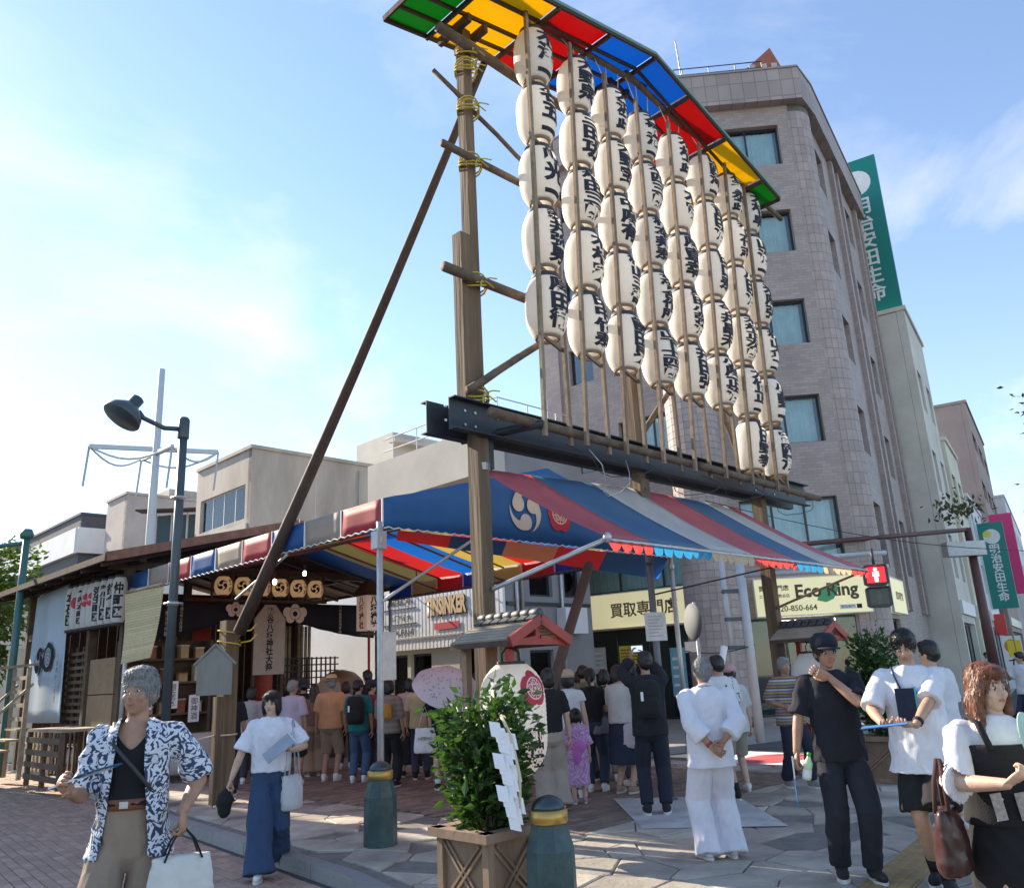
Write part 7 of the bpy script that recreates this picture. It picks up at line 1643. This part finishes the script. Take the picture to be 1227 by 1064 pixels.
# the queue and the people around it
P = person('tall man in black holding up a phone to take pictures, black backpack', at(772, 10.35), A_-.1, 1.80, False, 1, ('short', 'black'), top=dict(c=(.012, .013, .018), fit=.035, hem=.80, sleeve=1.8), bot=dict(c=(.014, .018, .034), w=1.1), shoes=('black', (.015, .015, .018)), RH=(-.02, -.40, 1.62), LH_=(.14, -.38, 1.64), hints=((-.8, 0, -.5), (.8, 0, -.5)), look=(.2, -.1), handcfg={0: dict(d=(.2, 0, 1), n=(.9, -.3, 0), curl=.5), 1: dict(d=(-.2, 0, 1), n=(-.9, -.3, 0), curl=.5)})
backpack('black backpack on the tall man taking pictures', P, (.014, .014, .016)); t = thing('phone', 'dark phone held up by the tall man in black', 'phone', (P['R']+P['L'])/2+V((0, 0, .03)), A_); MB().box((-.075, -.006, -.04), (.075, .006, .04)).build('case', M_black, t); MB().box((-.07, .0061, -.036), (.07, .008, .036)).build('screen', mat('phone_screen', (.3, .4, .5), .2, emit=((.5, .6, .8), .5)), t)
P = person('person in a black top and wide beige trousers standing behind the big lantern', at(655, 10.8), A_+.2, 1.66, True, 2, ('bob', 'black'), top=dict(c=BK, fit=.025, hem=.92, sleeve=.8), bot=dict(c=(.36, .31, .27), w=1.7, lo=.05, cuff=1.3))
P = person('woman in a white sleeveless top and beige cap standing beside the small girl', at(679, 11.9), A_-.3, 1.62, True, 2, ('bob', 'black'), hat=('cap', (.48, .36, .26)), top=dict(c=WH, fit=.045, hem=.84, sleeve=.4), bot=dict(c=(.5, .48, .46), w=1.5))
P = person('small girl in a pink-purple flowered yukata with magenta sash', at(685, 11.35), A_+.15, 1.12, True, 2, ('bun', 'black'), hk=1.32, top=dict(mat=floral('yukata_print', (.42, .20, .45), (.62, .42, .64), 16, .5), fit=.05, hem=.80, sleeve=1.15, sr=1.9, name='yukata_top'), bot=dict(kind='skirt', mat=MATS['yukata_print'], w=.35, lo=.33), shoes=('pink', (.5, .3, .35)))
Bi = PM[P['t'].name].inverted(); q = MB(); loft(q, [(Bi @ P['up'](0, 0, z), .195*P['k'], .165*P['k']) for z in (.98, 1.10)], 20); q.ell(Bi @ P['up'](0, .17, 1.04), (.10, .05, .08), 12, 8); q.ell(Bi @ P['up'](.05, .19, .90), (.06, .03, .12), 12, 8); link('sash', remesh(q, .012, 2, 'sash', clothmat('sash', (.55, .16, .50))), P['t'])
P = person('woman with tied-up hair in a black top and dark jeans, shoulder bag', at(706, 12.4), A_-.25, 1.64, True, 2, ('tail', 'black'), top=dict(c=BK, fit=.02, hem=.93, sleeve=.7), bot=dict(c=(.03, .045, .08), w=1.1), RH=(-.08, -.26, 1.12), LH_=(.08, -.26, 1.10))
tote('grey shoulder bag on the woman in black with tied-up hair', P['sh'][0]+V((-.05, 0, .05)), .4, .26, .24, (.20, .20, .22), .1, .40, name='shoulder_bag')
P = person('woman in a white top and long navy skirt looking at her phone', at(739, 12.1), A_-.75, 1.66, True, 2, ('bob', 'dark'), look=(0, .35), top=dict(c=(.62, .58, .55), fit=.045, hem=.92, sleeve=.8), bot=dict(kind='skirt', c=NV, w=.35, lo=.38), shoes=('tan', (.40, .27, .2)), RH=(-.06, -.30, 1.16), LH_=(.10, -.30, 1.14))
tote('pale pink tote bag hanging from the woman in the navy skirt', P['el'][0]+V((-.04, -.05, .08)), .3, .34, .34, (.55, .46, .48), .12, .26)
P = person('man in a white printed T-shirt and khaki shorts, half hidden by the man in white', at(857, 11.2), A_+.35, 1.72, False, 1, ('short', 'black'), top=dict(mat=floral('printed_tee', (.62, .62, .63), (.10, .10, .13), 6, .64), fit=.045, hem=.82, sleeve=.9), bot=dict(kind='shorts', c=(.30, .23, .16), w=1.2, lo=.45), socks=(.012, .012, .014), shoes=('black', (.015, .015, .018)))
P = person('woman in a pink cap and pale top with a long plait, holding up a paper', at(871, 12.0), A_+.2, 1.58, True, 2, ('tail', 'black'), hat=('cap', (.50, .30, .30)), top=dict(c=(.55, .54, .52), fit=.05, hem=.78, sleeve=.9), bot=dict(kind='shorts', c=(.33, .28, .22), w=1.2, lo=.5), shoes=('white', (.7, .7, .7)), LH_=(.06, -.3, 1.5))
t = thing('rolled_paper', 'white rolled paper held up above the woman in the pink cap', 'paper roll', P['L'], 0); t.rotation_euler = (0, .25, 0); MB().lathe([(.03, -.15), (.05, .42)], 14).build('sheet', M_paperw, t, True)
P = person('older man in a multicoloured striped T-shirt holding a blue fan', at(932, 12.4), .25, 1.66, False, 1, ('short', 'grey'), top=dict(mat=stripes('striped_tee', [(.10, .11, .15), (.45, .28, .10), (.12, .16, .25), (.5, .46, .40), (.08, .08, .10), (.40, .20, .08)], 8.5), fit=.05, hem=.80, sleeve=.95), bot=dict(c=(.018, .02, .04), w=1.15), shoes=('grey', (.25, .25, .25)), RH=(-.16, -.24, 1.06), LH_=(.12, -.25, 1.12), feet=((-.10, .02, 0), (.12, -.22, 0)), handcfg={0: dict(curl=.8), 1: dict(curl=.8)})
fan('blue round fan held at the chest of the older man in stripes', P['L']+V((-.02, -.05, .0)), .2, 0, (.02, .16, .42), .3)
P = person('person in a white T-shirt partly hidden behind the man in black shorts', at(1110, 9.4), rad(-150), 1.74, False, 0, ('short', 'black'), top=dict(c=(.66, .66, .70), fit=.05, hem=.80, sleeve=.95), bot=dict(kind='shorts', c=(.02, .02, .028), w=1.2, lo=.46), LH_=(.30, -.2, .95))
P = person('woman in a black dress under the lilac parasol, white tote bag on her arm', at(529, 13.4), A_+.15, 1.60, True, 2, ('long', 'black'), top=dict(c=BK, fit=.045, hem=.85, sleeve=.9), bot=dict(kind='skirt', c=BK, w=.55, lo=.52), shoes=('black', (.02, .02, .025)), socks=(.7, .7, .7), RH=(-.10, -.16, 1.24), LH_=(.26, -.05, .98))
ub = thing('parasol', 'pale lilac parasol with a faint leaf pattern held over the queue', 'umbrella', P['R']+V((0, 0, .02)), 0); ub.rotation_euler = (rad(34), rad(8), .3)
M_ub = mat('parasol_cloth', (.80, .78, .86), .6, (9, .08), transl=((.9, .88, .95), .4)); M_ubp = mat('parasol_print', (.24, .23, .33), .7)
npn = 8; UR, UHh = .58, .30; zt = .56
def upt(a, f): r = UR*f*(1-.05*(1-abs(cos(npn*a/2)))*f); return V((r*cos(a), r*sin(a), zt-UHh*f*f))
for i in range(npn):
    a0, a1 = 2*pi*i/npn, 2*pi*(i+1)/npn; q = MB(); nu, nv = 5, 6; vs = [upt(a0+(a1-a0)*u/nu, max(.02, v/nv))+V((0, 0, -.02*(v/nv)*sin(pi*u/nu))) for v in range(nv+1) for u in range(nu+1)]
    q.add(vs, [(v*(nu+1)+u, v*(nu+1)+u+1, (v+1)*(nu+1)+u+1, (v+1)*(nu+1)+u) for v in range(nv) for u in range(nu)]); q.build('canopy_panel', M_ub, ub, True)
    MB().tube([upt(a0, .03)-V((0, 0, .008)), upt(a0, .5)-V((0, 0, .008)), upt(a0, 1)-V((0, 0, .004))], .004, 5).build('rib', M_galv, ub)
q = MB(); r_ = random.Random(3)
for _ in range(120):
    a, f = r_.uniform(0, 2*pi), r_.uniform(.25, .92); p = upt(a, f)+V((0, 0, .006)); d = r_.uniform(0, 6.28); u_ = V((cos(d), sin(d), 0))*.022; w_ = V((-sin(d), cos(d), 0))*.007; rad_ = V((cos(a), sin(a), 0)); sl_ = -2*UHh*f/UR
    pts = [p-u_, p-w_, p+u_, p+w_]; pts = [V((x.x, x.y, p.z+sl_*(x-p).dot(rad_))) for x in pts]; q.add(pts, [(0, 1, 2, 3)])
stuff(q.build('leaf_print', M_ubp, ub)); MB().tube([(0, 0, -.06), (0, 0, zt+.06)], .007, 6).build('shaft', M_galv, ub)
tote('white cloth tote bag with a printed word on the parasol woman', P['el'][1]+V((.0, -.07, .12)), A_*0+.1, .33, .36, (.64, .63, .64), .10, .30, words='nveno')
crowd = [
 ('man in an orange shirt, khaki shorts and a straw hat facing the shrine', 397, 15.6, A_-.3, 1.70, False, 1, ('short', 'grey'), ('straw', (.50, .36, .20)), dict(c=(.58, .30, .15), fit=.05, hem=.84, sleeve=.95), dict(kind='shorts', c=(.30, .22, .15), w=1.25, lo=.42), ('white', (.65, .65, .65)), None),
 ('person in a teal T-shirt and jeans with a black backpack', 430, 15.1, A_+.1, 1.66, False, 1, ('short', 'black'), None, dict(c=(.01, .17, .17), fit=.04, hem=.84, sleeve=.9), dict(c=(.05, .10, .19), w=1.1), ('white', (.6, .6, .6)), None),
 ('man in a lavender T-shirt and black shorts beyond the woman in jeans', 352, 15.3, A_-.1, 1.70, False, 1, ('short', 'grey'), None, dict(c=(.48, .42, .54), fit=.05, hem=.86, sleeve=.95), dict(kind='shorts', c=(.015, .015, .02), w=1.2, lo=.48), ('white', (.6, .6, .6)), None),
 ('woman in a grey-brown top and black trousers with a mustard bag', 466, 14.1, A_-.15, 1.62, True, 1, ('bob', 'black'), None, dict(mat=stripes('taupe_knit', [(.23, .19, .165), (.19, .155, .135)], 12), fit=.05, hem=.84, sleeve=1.1), dict(c=(.012, .012, .016), w=1.25), ('black', (.015, .015, .018)), None),
 ('taller black-haired man in a black T-shirt at the front of the queue', 440, 17.2, A_+.2, 1.80, False, 0, ('short', 'black'), None, dict(c=(.014, .014, .02), fit=.04, hem=.84, sleeve=.9), dict(c=(.03, .03, .05)), ('black', (.015, .015, .018)), None),
 ('man in a dark T-shirt standing at the offering table by the brace post', 277, 14.6, A_+.3, 1.66, False, 1, ('short', 'black'), None, dict(c=(.014, .015, .022), fit=.03, hem=.86, sleeve=.9), dict(c=(.018, .022, .045), w=1.1), ('black', (.015, .015, .018)), None),
 ('person in a grey T-shirt between the brace post and the lavender shirt', 302, 16.2, A_, 1.60, True, 2, ('bob', 'black'), None, dict(c=(.36, .35, .37), fit=.04, hem=.86, sleeve=.9), dict(c=(.04, .04, .05), w=1.2), ('white', (.6, .6, .6)), None),
 ('woman in wide beige trousers and brown top next to the straw-hatted man', 377, 16.6, A_+.4, 1.60, True, 2, ('long', 'dark'), None, dict(c=(.20, .13, .09), fit=.03, hem=.92, sleeve=.9), dict(c=(.33, .25, .18), w=1.6, lo=.05), ('tan', (.35, .25, .2)), None),
 ('person in a pale pink hooded top beside the taupe knit top', 489, 15.4, A_-.3, 1.60, True, 2, ('bob', 'black'), None, dict(c=(.50, .38, .40), fit=.05, hem=.86, sleeve=1.6), dict(kind='skirt', c=(.02, .02, .026), w=.4, lo=.22), ('black', (.02, .02, .025)), None),
 ('woman in a lilac blouse with dark hair right of the parasol', 556, 14.0, A_-.2, 1.68, True, 2, ('bob', 'black'), None, dict(c=(.46, .36, .46), fit=.045, hem=.84, sleeve=1.0), dict(c=(.05, .045, .05), w=1.3), ('tan', (.45, .33, .24)), None),
 ('person in a navy and white striped top behind the leafy shrub', 585, 13.3, A_+.1, 1.62, True, 2, ('bob', 'dark'), None, dict(mat=stripes('breton_stripe', [(.55, .55, .56), (.55, .55, .56), (.03, .04, .09)], 16), fit=.04, hem=.86, sleeve=1.5), dict(c=(.3, .27, .24), w=1.2), ('white', (.6, .6, .6)), None),
 ('black-haired person in black behind the parasol queue', 508, 16.8, A_, 1.70, False, 0, ('short', 'black'), None, dict(c=(.02, .02, .028), fit=.04, hem=.84, sleeve=.9), dict(c=(.03, .03, .04)), ('black', (.02, .02, .025)), None),
 ('person in a cream shirt far back in the queue beside the drum', 415, 17.6, A_, 1.62, True, 2, ('bob', 'dark'), None, dict(c=(.45, .42, .38), fit=.04, hem=.84, sleeve=.9), dict(c=(.05, .05, .06)), ('white', (.6, .6, .6)), None),
 ('person with dark bobbed hair in black between the wide-trousered one and jeans', 722, 13.4, A_+.2, 1.63, True, 2, ('bob', 'black'), None, dict(c=(.03, .03, .035), fit=.04, hem=.84, sleeve=.9), dict(c=(.25, .2, .16), w=1.2), ('white', (.6, .6, .6)), None),
 ('person in a sage green shirt near the back of the queue', 452, 17.8, A_+.1, 1.66, True, 1, ('short', 'black'), None, dict(c=(.22, .27, .20), fit=.04, hem=.84, sleeve=.9), dict(c=(.05, .05, .06)), ('white', (.6, .6, .6)), None),
 ('woman in a white blouse behind the parasol', 541, 16.4, A_-.4, 1.60, True, 2, ('bun', 'black'), None, dict(c=(.6, .6, .62), fit=.045, hem=.84, sleeve=1.0), dict(c=(.06, .06, .09), w=1.2), ('tan', (.45, .33, .24)), None),
 ('person in a dark green T-shirt behind the lilac blouse', 571, 15.2, A_+.35, 1.68, False, 1, ('short', 'black'), None, dict(c=(.04, .07, .05), fit=.04, hem=.84, sleeve=.9), dict(c=(.16, .14, .11), w=1.1), ('grey', (.25, .25, .25)), None),
 ('person in a light blue shirt facing sideways behind the big lantern', 601, 14.6, A_-.9, 1.70, False, 1, ('short', 'dark'), None, dict(c=(.34, .42, .52), fit=.04, hem=.84, sleeve=.95), dict(c=(.05, .05, .07)), ('black', (.02, .02, .025)), None),
 ('woman in a charcoal dress behind the white cap woman', 664, 14.2, A_+.6, 1.62, True, 2, ('long', 'black'), None, dict(c=(.05, .05, .055), fit=.04, hem=.84, sleeve=.9), dict(kind='skirt', c=(.05, .05, .055), w=.4, lo=.3), ('black', (.02, .02, .025)), None),
 ('person in a mustard top looking to the right behind the tied-hair woman', 692, 14.6, A_+1.0, 1.64, True, 2, ('bob', 'dark'), None, dict(c=(.45, .30, .08), fit=.04, hem=.84, sleeve=.95), dict(c=(.08, .08, .10), w=1.2), ('white', (.6, .6, .6)), None),
 ('man in a grey polo shirt beyond the man taking pictures', 754, 13.9, A_+.1, 1.72, False, 1, ('short', 'black'), None, dict(c=(.24, .25, .27), fit=.04, hem=.84, sleeve=.9), dict(c=(.30, .25, .18), w=1.1), ('white', (.6, .6, .6)), None),
 ('person in a black T-shirt and cap left of the hat man at the front', 364, 17.6, A_, 1.68, False, 1, ('short', 'black'), ('cap', (.03, .03, .05)), dict(c=(.02, .02, .024), fit=.04, hem=.84, sleeve=.9), dict(c=(.05, .06, .09)), ('white', (.6, .6, .6)), None),
 ('person in a burgundy top with a towel-white cap near the drum', 446, 15.9, A_-.2, 1.64, True, 2, ('short', 'dark'), ('cap', (.6, .6, .58)), dict(c=(.20, .04, .06), fit=.045, hem=.84, sleeve=.9), dict(c=(.06, .06, .08)), ('white', (.6, .6, .6)), None),
 ('person in a pale yellow T-shirt between the pink top and the parasol', 503, 14.9, A_+.25, 1.66, False, 1, ('short', 'black'), None, dict(c=(.58, .52, .30), fit=.045, hem=.84, sleeve=.9), dict(c=(.04, .05, .09), w=1.1), ('black', (.02, .02, .025)), None),
 ('woman in a navy dotted blouse just right of the parasol tote', 543, 13.6, A_-.1, 1.60, True, 2, ('bob', 'black'), None, dict(mat=floral('dotted_navy', (.02, .03, .07), (.35, .37, .42), 22, .64), fit=.045, hem=.84, sleeve=1.0), dict(c=(.40, .36, .30), w=1.5), ('tan', (.45, .33, .24)), None),
 ('person in an olive shirt behind the small girl in yukata', 698, 13.6, A_-.15, 1.70, False, 1, ('short', 'black'), None, dict(c=(.13, .14, .08), fit=.045, hem=.84, sleeve=.95), dict(c=(.05, .05, .06), w=1.1), ('black', (.02, .02, .025)), None),
 ('person in a sky blue T-shirt left of the man taking pictures', 751, 12.9, A_+.3, 1.66, True, 2, ('tail', 'black'), None, dict(c=(.28, .42, .55), fit=.045, hem=.84, sleeve=.9), dict(c=(.07, .07, .08), w=1.1), ('white', (.6, .6, .6)), None),
 ('person in a brick red T-shirt deep in the crowd behind the lantern stand', 632, 15.6, A_-.3, 1.72, False, 1, ('short', 'black'), None, dict(c=(.34, .10, .07), fit=.045, hem=.84, sleeve=.9), dict(c=(.05, .05, .07)), ('white', (.6, .6, .6)), None),
 ('pedestrian in a white T-shirt at the far right crossing', 1217, 21, rad(-70), 1.70, False, 1, ('short', 'black'), None, dict(c=(.66, .66, .68), fit=.04, hem=.84, sleeve=.9), dict(c=(.03, .04, .07), w=1.1), ('white', (.6, .6, .6)), ((-.1, -.3, 1.3), None)),
 ('distant pedestrian in pale clothes near the far shopfronts', 1179, 40, rad(10), 1.70, False, 1, ('short', 'black'), None, dict(c=(.6, .6, .62), fit=.04, hem=.84, sleeve=.9), dict(c=(.03, .04, .07), w=1.1), ('white', (.6, .6, .6)), None)]
for lb_, x, D, yw, h_, fm, sk, hr, ht, tp_, bt_, shs_, hd2 in crowd:
    z = 0.0 if D < 20 else -.13
    P = person(lb_, at(x, D, z), yw+((hash_ := (x*37 % 100)/100-.5))*.5, h_*(1+.03*hash_), fm, sk, hr, tp_, bt_, shs_, hat=ht, lean=.06*hash_, look=(hash_*1.2, .1), build=1+.12*hash_, RH=(hd2 or ((-.10, -.26, 1.1) if x % 3 == 0 else None, None))[0], LH_=(hd2 or (None, (.10, -.27, 1.08) if x % 2 == 0 else None))[1])
    if 'teal' in lb_: backpack('black backpack on the person in teal', P, (.014, .015, .02), w_=.32, h_=.45)
    if 'mustard bag' in lb_: backpack('round mustard-coloured bag on the back of the woman in grey-brown', P, (.42, .22, .03), name='round_bag', w_=.24, h_=.24, d=.12, dy=.19)
    if 'hooded' in lb_: tote('cream cloth bag on the arm of the person in the pink top', P['el'][0]+V((-.05, -.05, .1)), .2, .26, .34, (.52, .48, .42), .1, .25)
bpy.data.scenes.remove(TMP)
